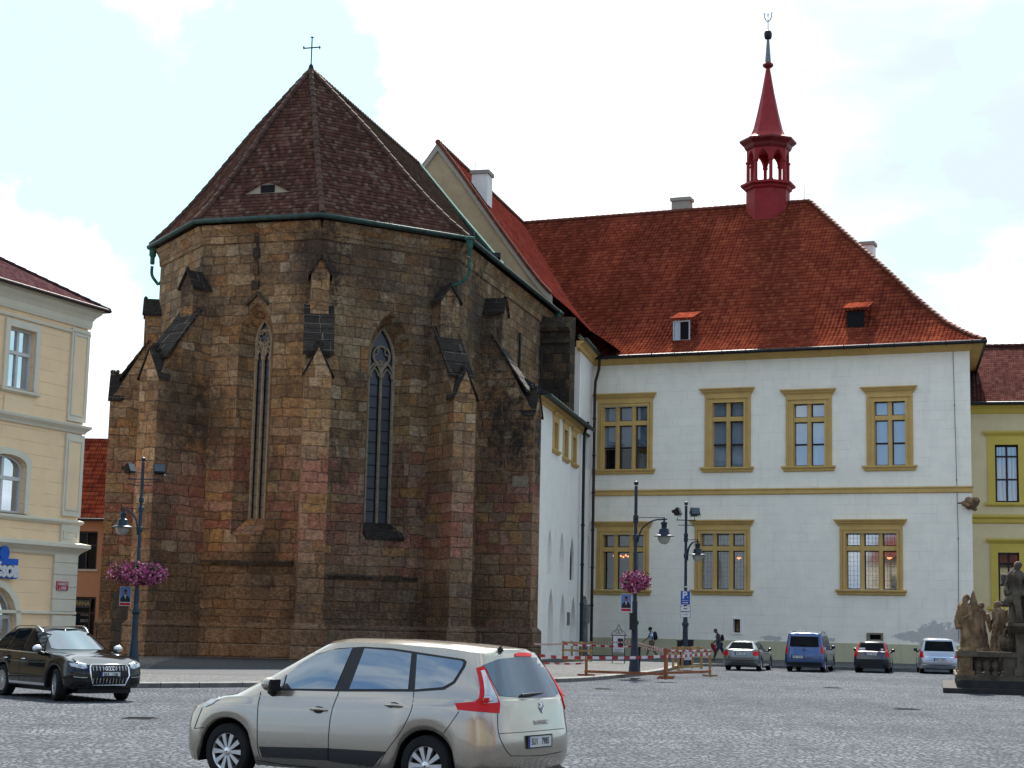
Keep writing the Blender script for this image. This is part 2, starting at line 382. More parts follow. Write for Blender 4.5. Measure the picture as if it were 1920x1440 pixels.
def plaster(name, col, lines=0., lh=.55, stain=.12, base=None, rough=.9, var=.05, lw=1.7, loss=()):
    m, t = newmat(name); uv = uvnode(t); pos = worldpos(t)
    n = t.noise(pos, 1.1, 7, .65); c = t.mix(t.smooth(n, .3, .7), tuple(x*(1-var) for x in col), tuple(x*(1+var*.6) for x in col))
    st = t.noise(t.vm('MULTIPLY', pos, (1., 1., .22)), .75, 7, .7); c = t.mix(t.smooth(st, .52, .8, 0, stain), c, tuple(x*.45 for x in col))
    st2 = t.noise(t.vm('MULTIPLY', pos, (1., 1., .08)), 3.2, 5, .7); c = t.mix(t.smooth(st2, .56, .75, 0, stain*.9), c, tuple(x*.55 for x in col))
    if lines:
        hv, hc, d = cells(t, uv, lh, lw, .012, 0., .3)
        u, v, _ = t.sep(uv); c = t.mix(t.m('MULTIPLY', t.smooth(d, .004, .022, 1., 0.), t.m('MULTIPLY', t.smooth(t.noise(pos, .9, 4), .35, .6), lines)), c, tuple(x*.4 for x in col))
        c = t.mix(t.m('MULTIPLY', hv, .05), c, tuple(x*.7 for x in col))
    for (lp, lr, ls) in loss:     # places where the coat has peeled off
        dd_ = t.vm('LENGTH', t.vm('MULTIPLY', t.vm('SUBTRACT', pos, lp), (1., 1., ls)))
        k_ = t.m('ADD', t.m('DIVIDE', dd_, lr), t.m('MULTIPLY', t.m('SUBTRACT', t.noise(pos, 1.6, 7, .65), .5), 2.6))
        c = t.mix(t.smooth(k_, .98, .80), c, t.mix(t.noise(pos, 5., 5, .7), (.40, .38, .35), (.60, .57, .52)))
    t.put(t.b.inputs['Base Color'], c); t.b.inputs['Roughness'].default_value = rough; t.b.inputs['Specular IOR Level'].default_value = .25
    b = t.new('ShaderNodeBump'); b.inputs['Strength'].default_value = .35; b.inputs['Distance'].default_value = .02
    t.link(t.noise(pos, 14, 6, .7), b.inputs['Height']); t.link(b.outputs[0], t.b.inputs['Normal'])
    return m
def paving(name, h, w, stops, joint, jc, bump=.02, warp=.02, arc=False, rough=.97, big=.35, spec=.03):
    stops = [(a, (b[0]*1.68*KA, b[1]*1.64*KA, b[2]*1.58*KA)) for a, b in stops]
    m, t = newmat(name); pos = worldpos(t); x, y, z = t.sep(pos)
    if arc:    # setts laid in segmental arcs
        k = 1.55; fx = t.m('SUBTRACT', t.m('MULTIPLY', t.m('FRACT', t.m('DIVIDE', x, k)), 2.), 1.)
        y = t.m('ADD', y, t.m('MULTIPLY', t.m('MULTIPLY', fx, fx), -.42))
    uv = t.comb(x, y, 0.)
    hv, hc, d = cells(t, uv, h, w, warp, .15, .35)
    c = t.ramp(hv, stops)
    f = t.noise(pos, .13, 6, .65); c = t.mix(t.smooth(f, .35, .65, 0, big), c, t.mix(1., c, (.62, .62, .64), 'MULTIPLY'))
    f3 = t.noise(t.vm('MULTIPLY', pos, (.35, 1., 1.)), .45, 6, .7); c = t.mix(t.smooth(f3, .50, .64, 0, .6), c, t.mix(1., c, (1.4, 1.38, 1.34), 'MULTIPLY'))
    f4 = t.noise(t.vm('MULTIPLY', pos, (.30, 1.4, 1.)), .8, 5, .72); c = t.mix(t.smooth(f4, .52, .66, 0, .45 if arc else .2), c, t.mix(1., c, (.58, .62, .68), 'MULTIPLY'))
    f2 = t.noise(pos, 25, 5, .8); c = t.mix(t.smooth(f2, .38, .62), t.mix(1., c, (.62, .63, .64), 'MULTIPLY'), t.mix(1., c, (1.3, 1.3, 1.3), 'MULTIPLY'))
    c = t.mix(t.smooth(d, joint*.3, joint, .95, 0.), c, jc)
    t.put(t.b.inputs['Base Color'], c); t.b.inputs['Roughness'].default_value = rough; t.b.inputs['Specular IOR Level'].default_value = spec
    b = t.new('ShaderNodeBump'); b.inputs['Strength'].default_value = 1.; b.inputs['Distance'].default_value = bump
    t.link(t.m('ADD', t.m('ADD', t.smooth(d, 0., joint*2.2), t.m('MULTIPLY', hv, .7)), t.m('MULTIPLY', f2, .25)), b.inputs['Height']); t.link(b.outputs[0], t.b.inputs['Normal'])
    return m
def glass(name, tint=(.75, .8, .85), refl=1.0, rough=.02, base=.06):
    m, t = newmat(name); t.n.remove(t.b)
    fr = t.new('ShaderNodeFresnel'); fr.inputs[0].default_value = 1.5
    gl = t.new('ShaderNodeBsdfGlossy'); gl.inputs['Roughness'].default_value = rough; gl.inputs['Color'].default_value = (.9, .95, 1, 1)
    tr = t.new('ShaderNodeBsdfTransparent'); tr.inputs[0].default_value = (*tint, 1)
    mx = t.new('ShaderNodeMixShader'); t.link(t.m('ADD', t.m('MULTIPLY', fr.outputs[0], refl), base, clamp=True), mx.inputs[0])
    t.link(tr.outputs[0], mx.inputs[1]); t.link(gl.outputs[0], mx.inputs[2]); t.link(mx.outputs[0], t.o.inputs[0])
    return m
def curtain(name, col, dark, freq=9., amt=.5):
    m, t = newmat(name); uv = uvnode(t); u, v, _ = t.sep(uv)
    w = t.m('SINE', t.m('ADD', t.m('MULTIPLY', u, freq*6.28), t.m('MULTIPLY', t.noise(t.comb(u, t.m('MULTIPLY', v, .2), 0.), 2.5, 3, .5, '2D'), 6.)))
    c = t.mix(t.m('MULTIPLY', t.smooth(w, -.6, .9), amt), col, dark)
    t.put(t.b.inputs['Base Color'], c); t.b.inputs['Roughness'].default_value = .95; return m

M = {}
_TP = onZ(1580, 1241, .13); _t = Vector((math.cos(R_(-23)), math.sin(R_(-23)), 0))
def th_pt(px, py):
    n = Vector((_t.y, -_t.x, 0)); r = ray(px, py); c = Vector((0, 0, CAMZ)); return c+r*(n.dot(_TP-c)/n.dot(r))
LOSS = [(th_pt(1715, 1192), 1.0, 3.2), (th_pt(1752, 1188), 1.25, 1.9), (th_pt(1795, 1190), 1.2, 2.4), (th_pt(1445, 1197), .6, 3.5), (th_pt(1556, 1199), .5, 3.5)]
def at_y(px, py, y): r = ray(px, py); k = y/r.y; return Vector((r.x*k, y, CAMZ+r.z*k))
SOOT += [(at_y(350, 520, 75.5), 1.3, .85), (at_y(335, 760, 74.5), 1.9, .7), (at_y(395, 800, 75.5), 1.5, .6), (at_y(600, 480, 74.3), 1.6, .85), (at_y(690, 520, 75.5), 2.0, .45), (at_y(790, 560, 77), 2.2, .4),
         (at_y(845, 530, 78), 1.7, .8), (at_y(905, 600, 81), 2.4, .8), (at_y(960, 800, 82.5), 2.0, .95), (at_y(985, 850, 82.5), 1.6, .9), (at_y(725, 480, 76), 2.0, .3), (at_y(300, 1000, 73), 2.0, .6),
         (at_y(480, 1065, 74), 1.6, .7), (at_y(600, 660, 72.5), 1.0, .8), (at_y(250, 1130, 78), 2.6, .8), (at_y(740, 1010, 75.7), .8, .9), (at_y(830, 660, 76.5), 1.4, .6), (at_y(470, 440, 75), 1.4, .4), (at_y(560, 1120, 73), 2.2, .45)]
M['stone'] = stone('church_masonry', dark=.30)
M['stone_rubble'] = stone('church_rubble', h=.26, w=.38, warp=.10, dark=.34, red=False, gain=.85)
M['stone_buttress'] = stone('buttress_ashlar', h=.5, w=.78, dark=.20, gain=1.12)
M['stone_black'] = stone('black_weathered_ashlar', h=.5, w=.8, dark=.30, red=False, gain=.85, stops=[(0, (.055, .045, .035)), (.3, (.085, .065, .045)), (.6, (.13, .09, .055)), (.85, (.065, .05, .04))])
M['slab_black'] = stone('black_stone_slabs', h=.55, w=.9, warp=.02, dark=.25, red=False, stops=[(0, (.022, .020, .019)), (.4, (.030, .027, .025)), (.8, (.040, .034, .030))], joint=.03, light_joint=True)
M['plinth'] = stone('plinth_ashlar', h=.62, w=1.15, warp=.012, dark=.06, red=False, stops=[(0, (.17, .115, .075)), (.35, (.145, .095, .06)), (.6, (.19, .135, .095)), (.85, (.16, .11, .08))], light_joint=True, joint=.03)
M['tracery'] = simple('tracery_stone', (.34, .28, .19), .9, var=.25, bump=.3)
M['tile_church'] = tiles('church_roof_tiles', .22, .19, [(0, (.085, .045, .036)), (.35, (.125, .060, .045)), (.65, (.165, .075, .052)), (.85, (.185, .105, .075)), (1, (.23, .15, .115))], moss=.35, patch=(.13, .075, .055), bump=.06)
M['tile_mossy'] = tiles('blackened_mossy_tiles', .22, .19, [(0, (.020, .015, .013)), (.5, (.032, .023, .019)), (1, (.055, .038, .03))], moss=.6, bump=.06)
M['tile_ridge'] = simple('ridge_tile_clay', (.12, .062, .045), .85, var=.4, scale=2.5, bump=.3, dirt=.5)
M['tile_red'] = tiles('red_roof_tiles', .36, .24, [(0, (.22, .046, .027)), (.4, (.28, .060, .033)), (.75, (.335, .074, .038)), (1, (.40, .105, .052))], bands=(.68, .70, .78), moss=.10, wave=True, bump=.07)
M['tile_wing'] = tiles('wing_roof_tiles', .36, .24, [(0, (.085, .018, .015)), (.5, (.12, .023, .019)), (1, (.155, .034, .025))], moss=.25, wave=True, bump=.07)
M['tile_red_ridge'] = simple('red_ridge_tile', (.20, .055, .03), .8, var=.35, scale=2.5)
M['tile_purple'] = tiles('brown_roof_tiles', .28, .22, [(0, (.075, .032, .03)), (.5, (.11, .045, .040)), (1, (.15, .07, .06))], moss=.3, wave=True, bump=.06)
M['shingle'] = tiles('violet_brown_shingles', .14, .14, [(0, (.06, .030, .034)), (.5, (.085, .040, .044)), (1, (.13, .07, .075))], moss=.35, bump=.02)
M['white'] = plaster('white_lime_plaster', (.83, .78, .65), lines=.26, lh=.52, stain=.26, loss=LOSS)
M['white_plain'] = plaster('white_plain_plaster', (.76, .73, .66), stain=.22)
M['olive'] = plaster('olive_base_plaster', (.46, .425, .27), stain=.4)
M['ochre'] = plaster('ochre_painted_stone', (.545, .36, .125), stain=.30, var=.10)
M['cream'] = plaster('cream_plaster', (.74, .53, .315), lines=.45, lh=.42, stain=.08, lw=40.)
M['cream_plain'] = plaster('cream_plaster_plain', (.70, .52, .32), stain=.08)
M['cream_trim'] = plaster('pale_grey_trim', (.57, .52, .40), stain=.15)
M['orange'] = plaster('orange_plaster', (.27, .13, .07), stain=.15)
M['pale_yellow'] = plaster('pale_yellow_plaster', (.66, .55, .33), stain=.10)
M['lemon'] = plaster('lemon_trim', (.56, .42, .09), stain=.1)
M['gable'] = plaster('gable_beige_plaster', (.34, .26, .155), stain=.45, var=.15)
M['gable_edge'] = plaster('gable_pale_edge', (.30, .265, .21), stain=.5)
M['red_paint'] = simple('red_turret_paint', (.38, .024, .026), .6, var=.15, scale=2., dirt=.1)
M['red_dark'] = simple('dark_red_turret_paint', (.20, .018, .020), .5, var=.2, scale=2.)
M['copper'] = simple('green_copper', (.055, .16, .12), .95, var=.45, scale=5., dirt=.5)
M['copper_dark'] = simple('dark_copper_gutter', (.030, .065, .055), .5, var=.4, scale=3.)
M['metal_dark'] = simple('dark_sheet_metal', (.035, .035, .036), .5, metal=.3, var=.3)
M['pipe_brown'] = simple('brown_downpipe', (.055, .035, .035), .45, metal=.3, var=.3)
M['manhole'] = simple('dark_cast_iron', (.03, .03, .032), .9, spec=.05, var=.3)
M['iron'] = simple('black_wrought_iron', (.02, .02, .022), .5)
M['zinc'] = simple('zinc_sheet', (.22, .24, .25), .45, metal=.5, var=.3)
M['dark'] = simple('dark_interior', (.012, .012, .014), .9)
M['dark_wood'] = simple('brown_black_wood', (.035, .02, .016), .6, var=.3)
M['brown_frame'] = simple('brown_window_paint', (.045, .018, .018), .45)
M['white_frame'] = simple('white_window_paint', (.78, .78, .74), .45)
M['glass'] = glass('window_glass', base=.16)
M['glass_leaded'] = glass('leaded_glass', (.5, .52, .55), 1.4, .05, .34)
M['curt_blue'] = curtain('pale_blue_blind', (.42, .48, .54), (.30, .36, .43), 1.2, .35)
M['curt_grey'] = curtain('grey_net_curtain', (.075, .068, .058), (.02, .018, .016), 5.5, .8)
M['curt_white'] = curtain('white_pleated_curtain', (.30, .32, .36), (.12, .13, .17), 4., .8)
M['glass_low'] = glass('old_window_glass', base=.02, refl=.5)
M['lamp_on'] = simple('lit_chandelier_bulb', (1, .5, .2), .5, emit=(1., .30, .08), es=1.3)
M['church_glass'] = simple('dark_leaded_church_glass', (.020, .024, .036), .35, spec=.6, var=.35, scale=1.5, bump=.25)
M['lead'] = simple('lead_bars', (.012, .012, .014), .6)
GR = [(0, (.075, .087, .104)), (.35, (.108, .122, .144)), (.7, (.142, .158, .182)), (1, (.19, .207, .232))]
M['setts'] = paving('granite_setts', .115, .125, GR, .026, (.036, .038, .043), bump=.04, arc=True, big=.75)
M['pave'] = paving('pavement_mosaic', .075, .08, [(0, (.075, .08, .085)), (.5, (.11, .115, .122)), (1, (.17, .172, .175))], .012, (.06, .06, .06), bump=.01, big=.3)
M['kerb'] = simple('granite_kerb', (.19, .185, .175), .85, var=.25, scale=3., bump=.3)
M['asphalt'] = simple('dark_asphalt', (.048, .052, .060), .9, var=.25, scale=9., bump=.4)
M['lampblue'] = simple('blue_grey_lamp_paint', (.030, .042, .065), .4, metal=.2, var=.2)
M['lampblue_light'] = simple('faded_blue_lamp_paint', (.040, .070, .10), .4, metal=.2, var=.2)
M['lampglass'] = simple('frosted_lamp_bowl', (.40, .42, .36), .2, spec=.6)
M['steel'] = simple('bare_steel', (.55, .56, .58), .3, metal=.9)
M['black'] = simple('black_plastic', (.014, .014, .016), .5)
M['flood_glass'] = simple('floodlight_glass', (.12, .14, .15), .15, metal=.3)
M['wood'] = simple('yellow_pine_timber', (.46, .27, .10), .75, var=.3, scale=3.)
M['wood_orange'] = simple('orange_painted_timber', (.36, .11, .04), .7, var=.3, scale=3.)
M['tape_red'] = simple('red_tape', (.45, .02, .03), .4)
M['tape_white'] = simple('white_tape', (.75, .75, .75), .4)
M['paper'] = simple('white_paper', (.72, .73, .74), .7)
M['ink'] = simple('black_ink', (.03, .03, .03), .7)
M['blue_sign'] = simple('blue_sign_face', (.012, .085, .42), .35)
M['white_sign'] = simple('white_sign_face', (.80, .80, .80), .35)
M['sign_blue'] = simple('bank_blue', (.005, .13, .62), .35)
M['red_sign'] = simple('red_enamel', (.60, .012, .03), .35)
M['statue'] = simple('weathered_sandstone', (.26, .185, .12), .95, var=.55, scale=3.2, bump=.9, dirt=.75)
M['statue_warm'] = simple('ochre_sandstone', (.30, .19, .10), .95, var=.5, scale=2.6, bump=.9, dirt=.75)
M['statue_base'] = simple('dark_sandstone_base', (.13, .105, .076), .95, var=.4, scale=2.2, bump=.8, dirt=.6)
M['step'] = simple('black_stone_step', (.045, .043, .040), .9, var=.3, scale=3., bump=.5)
M['leaf'] = simple('petunia_leaf', (.05, .105, .03), .6, var=.4, scale=8.)
M['pink'] = simple('pink_petals', (.60, .13, .31), .6, var=.45, scale=12.)
M['magenta'] = simple('magenta_petals', (.40, .045, .14), .6, var=.5, scale=12.)
M['palepink'] = simple('pale_pink_petals', (.95, .42, .62), .6, var=.3, scale=12.)
def carpaint(name, col, metal=.55, rough=.28, coat=1.):
    col = tuple(x*.86 for x in col)
    m, t = newmat(name); pos = t.new('ShaderNodeTexCoord').outputs['Object']
    n = t.noise(pos, 900, 2, .5); c = t.mix(t.smooth(n, .3, .7), tuple(x*.9 for x in col), tuple(min(1, x*1.1) for x in col))
    dz_ = t.sep(pos)[2]; dn = t.noise(pos, 5, 6, .7)
    c = t.mix(t.m('MULTIPLY', t.smooth(dz_, .75, .1), t.smooth(dn, .3, .8, .05, .40)), c, (.13, .12, .11))   # road dust on the lower flanks
    t.put(t.b.inputs['Base Color'], c); t.b.inputs['Metallic'].default_value = metal; t.b.inputs['Roughness'].default_value = rough
    t.b.inputs['Coat Weight'].default_value = coat; t.b.inputs['Specular IOR Level'].default_value = .5 if coat > .9 else .12; t.b.inputs['Coat Roughness'].default_value = .02
    return m
M['paint_beige'] = carpaint('champagne_car_paint', (.40, .355, .295), .7, .22)
M['paint_black'] = carpaint('black_car_paint', (.001, .0013, .0025), .0, .08, .55)
M['paint_grey'] = carpaint('grey_green_car_paint', (.15, .17, .165))
M['paint_blue'] = carpaint('blue_car_paint', (.018, .065, .20), .4)
M['paint_plum'] = carpaint('dark_plum_car_paint', (.008, .004, .007), .2)
M['paint_silver'] = carpaint('silver_car_paint', (.40, .42, .46))
M['carglass'] = simple('tinted_car_glass', (.006, .008, .010), .02, spec=.06)
M['carglass_rear'] = simple('dark_blue_car_glass', (.10, .125, .16), .02, metal=.8)
M['carglass_light'] = simple('bluish_car_glass', (.20, .23, .26), .015, metal=.8, coat=.5)
M['tyre'] = simple('tyre_rubber', (.016, .016, .017), .85, var=.3)
M['alloy'] = simple('alloy_rim', (.55, .56, .58), .28, metal=.85)
M['rimdark'] = simple('dark_rim_recess', (.015, .015, .017), .6)
M['trim'] = simple('dark_grey_trim', (.030, .032, .036), .55)
M['chrome'] = simple('chrome', (.75, .76, .78), .1, metal=1.)
M['redlens'] = simple('red_lamp_lens', (.80, .004, .010), .25, spec=.25)
M['clearlens'] = simple('clear_lamp_lens', (.62, .66, .70), .1, metal=.5, coat=1.)
M['plate'] = simple('number_plate_white', (.78, .79, .78), .35)
M['plate_blue'] = simple('number_plate_blue', (.01, .04, .35), .35)
M['amber'] = simple('amber_lens', (.6, .2, .02), .2, coat=1.)
M['skin'] = simple('tanned_skin', (.24, .115, .075), .6)
M['hair_dark'] = simple('dark_hair', (.02, .013, .01), .8)
M['hair_grey'] = simple('grey_brown_hair', (.13, .095, .07), .8)
M['khaki'] = simple('khaki_cotton', (.21, .18, .13), .9, var=.15)
M['jeans'] = simple('blue_denim', (.05, .065, .11), .9, var=.2)
M['greyshirt'] = simple('grey_violet_shirt', (.11, .09, .11), .9, var=.2)
M['redcloth'] = simple('crimson_cloth', (.28, .012, .03), .85, var=.2)
M['bag'] = simple('black_backpack_nylon', (.018, .02, .024), .8, var=.2)
M['shoe'] = simple('grey_shoe', (.10, .09, .08), .8)
def stripes(name, a, b, k):
    m, t = newmat(name); z = t.sep(t.new('ShaderNodeTexCoord').outputs['Object'])[2]
    s = t.smooth(t.m('SINE', t.m('MULTIPLY', z, k)), -.15, .15); t.put(t.b.inputs['Base Color'], t.mix(s, a, b)); t.b.inputs['Roughness'].default_value = .9; return m
M['striped'] = stripes('blue_white_striped_shirt', (.10, .28, .62), (.75, .78, .82), 46)
# ------------------------------------------------------------------ ground
PZ = .13     # height of the pavement above the road
road = MB().poly([(-900, -300, 0), (900, -300, 0), (900, 1600, 0), (-900, 1600, 0)]).build('road', M['setts'])
tag(road, kind='structure')
kl = [onZ(px, py, 0.) for px, py in [(60, 1289), (300, 1290), (700, 1286), (1043, 1280), (1177, 1270), (1242, 1261.5), (1273, 1253.5), (1297, 1250), (1345, 1250), (1580, 1255.5), (1800, 1259), (2100, 1263)]]
kl = [kl[0]+(kl[0]-kl[1])*5, kl[0]+(kl[0]-kl[1])*2] + kl
def curve_pts(p, n=6):
    out = []
    for i in range(len(p)-1):
        a, b, c, d = p[max(i-1, 0)], p[i], p[i+1], p[min(i+2, len(p)-1)]
        for k in range(n):
            t = k/n; out.append(.5*((2*b)+(c-a)*t+(2*a-5*b+4*c-d)*t*t+(3*b-a-3*c+d)*t**3))
    return out+[p[-1]]
kc = curve_pts(kl, 5)
def off2(pts, w):
    out = []
    for i, p in enumerate(pts):
        t = (pts[min(i+1, len(pts)-1)]-pts[max(i-1, 0)]).normalized(); out.append(p+Vector((-t.y, t.x, 0))*w)
    return out
ko = off2(kc, .30)
Zp = Vector((0, 0, PZ))
pv = MB(); loop = [p+Zp for p in ko]+[Vector((80, 150, PZ)), Vector((-70, 150, PZ)), Vector((-70, ko[0].y, PZ))]
pv.add(loop, geometry.tessellate_polygon([loop]))
tag(pv.build('pavement', M['pave']), kind='structure')
kb = MB(); e = Vector((0, 0, PZ+.004)); z0 = Vector((0, 0, -.05))
kb.grid([[p+z0 for p in kc], [p+e*.88 for p in kc], [p+e+(q-p)*.08 for p, q in zip(kc, ko)], [q+e for q in ko], [q+Zp*.5 for q in ko]])
tag(kb.build('kerb', M['kerb'], smooth=30), kind='structure')
kj = MB()
for i in range(0, len(kc)-1):
    a, b = kc[i], kc[i+1]; L = (b-a).length; n = max(1, int(L/1.2)); t = (b-a).normalized(); nn = Vector((-t.y, t.x, 0))
    for k in range(n):
        q = a+(b-a)*(k/n); kj.hexa([q-nn*.002+Vector((0, 0, 0)), q-nn*.002+t*.02, q+nn*.28+t*.02, q+nn*.28, q-nn*.002+Vector((0, 0, PZ+.006)), q-nn*.002+t*.02+Vector((0, 0, PZ+.006)), q+nn*.28+t*.02+Vector((0, 0, PZ+.006)), q+nn*.28+Vector((0, 0, PZ+.006))])
tag(kj.build('kerb_joints', M['asphalt']), kind='structure')
ap = [onZ(px, py, PZ+.004) for px, py in [(262, 1262), (330, 1264), (470, 1266), (560, 1262), (640, 1262), (640, 1236), (340, 1232), (300, 1240)]]
tag(MB().poly(ap).build('path_asphalt', M['asphalt']), kind='structure')
for px, py, r in [(262, 1347, .33), (1560, 1290, .32), (1700, 1330, .34), (1130, 1292, .28)]:
    c = onZ(px, py, 0); mh = MB().lathe([(r, -.02), (r, .006), (r-.03, .010), (.01, .010)], c, 20)
    for k in range(-3, 4): mh.box((c.x-r*.7, c.y+k*r*.22-.012, .0095), (c.x+r*.7, c.y+k*r*.22+.012, .016))
    o = mh.build('manhole_cover', M['manhole']); tag(o, {262: 'round iron manhole cover in the road between the black car and the beige car', 1560: 'round manhole cover in the road in front of the blue van',
        1700: 'manhole cover in the open road between the beige car and the statue steps', 1130: 'manhole cover in the road by the kerb in front of the taped barrier'}[px], 'manhole cover', 'manhole covers in the road')

# ------------------------------------------------------------------ church
ZE = 19.5
def inter(P0, a0, P1, a1):
    d0 = Vector((math.cos(R_(a0)), math.sin(R_(a0)))); d1 = Vector((math.cos(R_(a1)), math.sin(R_(a1)))); w = Vector((P1[0]-P0[0], P1[1]-P0[1]))
    t = (w.x*d1.y-w.y*d1.x)/(d0.x*d1.y-d0.y*d1.x); return Vector((P0[0]+d0.x*t, P0[1]+d0.y*t))
gC1 = onZ(605, 402, ZE).xy; A0, A1, A2, A3 = -60., -17.3, 32.5, 75.5
def dirv(a): return Vector((math.cos(R_(a)), math.sin(R_(a))))
gC0 = gC1-dirv(A1)*6.13; gCm = gC0-dirv(A0)*6.3; gC2 = gC1+dirv(A2)*7.4; gR = gC2+dirv(A3)*20
gL = gCm+dirv(A3)*24
gut = [gL, gCm, gC0, gC1, gC2, gR]; angs = [A3-180, A0, A1, A2, A3]
def inset(w):
    "outline of the wall moved w inwards from the gutter line"
    ed = [(Vector(gut[i])+Vector((-dirv(angs[i]).y, dirv(angs[i]).x))*w, angs[i]) for i in range(5)]
    pts = [Vector(gut[0])+Vector((-dirv(angs[0]).y, dirv(angs[0]).x))*w]
    for i in range(4): pts.append(inter(ed[i][0], ed[i][1], ed[i+1][0], ed[i+1][1]))
    pts.append(Vector(gut[5])+Vector((-dirv(angs[4]).y, dirv(angs[4]).x))*w); return pts
WL = inset(.42)                     # wall outline: L, Cm, C0, C1, C2, R
church = thing('church', 'Gothic church with brown stone buttressed choir and steep dark tiled roof', 'church', (WL[3].x, WL[3].y+4, PZ))
PF = [Plane(WL[i], angs[i]) for i in range(5)]; LEN = [(WL[i+1]-WL[i]).length for i in range(5)]
ZT = ZE-.25
wm = MB()
wins = {2: (441, 507, 800, 567, 1003), 3: (686, 768, 800, 583, 1012)}
winfo = {}
for i, P in enumerate(PF):
    out = [(0, PZ-.1), (LEN[i], PZ-.1), (LEN[i], ZT), (0, ZT)]; holes = []
    if i in wins:
        xl, xr, yy, ya, ys = wins[i]
        ul = P.uz(xl, yy)[0]; ur = P.uz(xr, yy)[0]; uc = (ul+ur)/2; w = ur-ul
        za = P.uz((xl+xr)/2, ya)[1]; zs = P.uz((xl+xr)/2, ys)[1]; rise = w*.95
        lo = arch(uc, w, zs, za-rise, rise, 7); li = arch(uc, w-.92, zs+.75, za-rise-.05, rise-.62, 7)
        holes.append(lo); wm.reveal(P, lo, 0, li, -.78); winfo[i] = (uc, w-.92, zs+.75, za-rise-.05, rise-.62, li)
    if holes:
        # split into strips so that the triangulation stays clean
        wm.wall(P, out, holes)
    else: wm.poly([P.p(u, z) for u, z in out])
wallobj = wm.build('wall', [M['stone']], church)
# brick and stone band under the eaves, plinth and string courses
bm_ = MB()
for i in (1, 2, 3, 4):
    P = PF[i]; bm_.profile(P, (-.02, LEN[i]+.02), [(-.1, ZT-.75), (.05, ZT-.75), (.09, ZT-.35), (.22, ZT-.12), (.30, ZT+.06), (-.1, ZT+.06)])
bm_.build('eaves_cornice', M['stone_buttress'], church)
pl = MB()
for i in range(5):
    P = PF[i]; zt = P.uz(450, 1170)[1] if i == 2 else 1.60
    pl.profile(P, (-.05, LEN[i]+.05), [(-.1, PZ-.05), (.17, PZ-.05), (.17, 1.52), (.13, 1.60), (-.1, 1.68)])
pl.build('plinth', M['plinth'], church)
sc_m = MB()     # broken string course, weathered to stumps
rnd = random.Random(3)
for i, zc in ((2, 4.25), (3, 3.75)):
    u = .6
    while u < LEN[i]-1.2:
        L = rnd.uniform(.4, 1.0)
        if rnd.random() < .9: sc_m.profile(PF[i], (u, u+L), [(-.1, zc-.18), (rnd.uniform(.03, .08), zc-.16), (rnd.uniform(.07, .14), zc), (-.1, zc+.14)])
        u += L+.01
sc_m.build('string_course', M['stone_black'], church)
def church_window(i):
    P = PF[i]; uc, w, z0, zs, rise, li = winfo[i]; d = -.78
    wn = MB().wall(P, li, (), d-.14).build('window', M['church_glass'], church)
    tr = MB(); r = .062; dd = d-.04
    def t(pts, rr=r, close=False): tr.tube([P.p(u, z, dd) for u, z in pts], rr, 6, 0, True, close)
    t([(u, z) for u, z in li[2:]], .085); t([(li[0][0]+.02, z0), (li[0][0]+.02, zs)], .085); t([(li[1][0]-.02, z0), (li[1][0]-.02, zs)], .085)
    t([(uc, z0), (uc, zs-.05)], .075)
    hw = w/2
    for s in (-1, 1):
        c = uc+s*hw/2; a = arch(c, hw, zs-.75, zs-.75, .62, 6)[2:]; t(a, .055)
        aa = arch(c, hw*.62, zs-.80, zs-.72, .34, 5)[2:]; t(aa, .035)
        t([(uc+s*hw/2-hw/2, zs-.75), (uc+s*.2, zs-.1)], .04)
    R = min(.43, hw*.86); cz = zs+.22
    t([(uc+R*math.cos(a), cz+R*math.sin(a)) for a in [2*math.pi*k/20 for k in range(20)]], .055, True)
    nf = 3 if i == 3 else 5
    for k in range(nf):
        a0 = math.pi/2+2*math.pi*k/nf; q = R*.50; rr_ = R*(.44 if nf == 3 else .30)
        t([(uc+q*math.cos(a0)+rr_*math.cos(a0+b), cz+q*math.sin(a0)+rr_*math.sin(a0+b)) for b in [math.pi*(.02-.66+1.3*j/8) for j in range(9)]], .032)
    tr.build('tracery', M['tracery'], wn, smooth=50)
    for u in (li[0][0]+.05, uc, li[1][0]-.05): MB().lathe([(.06, -.14), (.12, -.05), (.12, .06), (.08, .1)], P.p(u, zs-.72, dd+.02), 8).build('colonnette_capital', M['tracery'], wn)
    z = z0+.5
    while z < zs-.8: MB().fbox(P, uc-hw+.05, uc+hw-.05, z, z+.035, d-.13, d-.10).build('glazing_bar', M['lead'], wn); z += .52
for i in wins: church_window(i)
# sill blocks in front of the windows
sl = MB(); P = PF[3]; uc, w, z0 = winfo[3][:3]
sl.profile(P, (uc-w/2-.30, uc+w/2+.34), [(-.78, z0+.02), (.02, z0-.62), (.05, z0-.66), (.04, z0-.78), (-.1, z0-.85)])
sl.build('sloped_sill', M['slab_black'], church)
sl = MB(); P = PF[2]; uc, w, z0 = winfo[2][:3]; sl.profile(P, (uc-w/2-.28, uc+w/2+.25), [(-.78, z0+.02), (.02, z0-.68), (.05, z0-.74), (-.1, z0-.9)])
sl.build('sloped_sill', M['stone_buttress'], church)

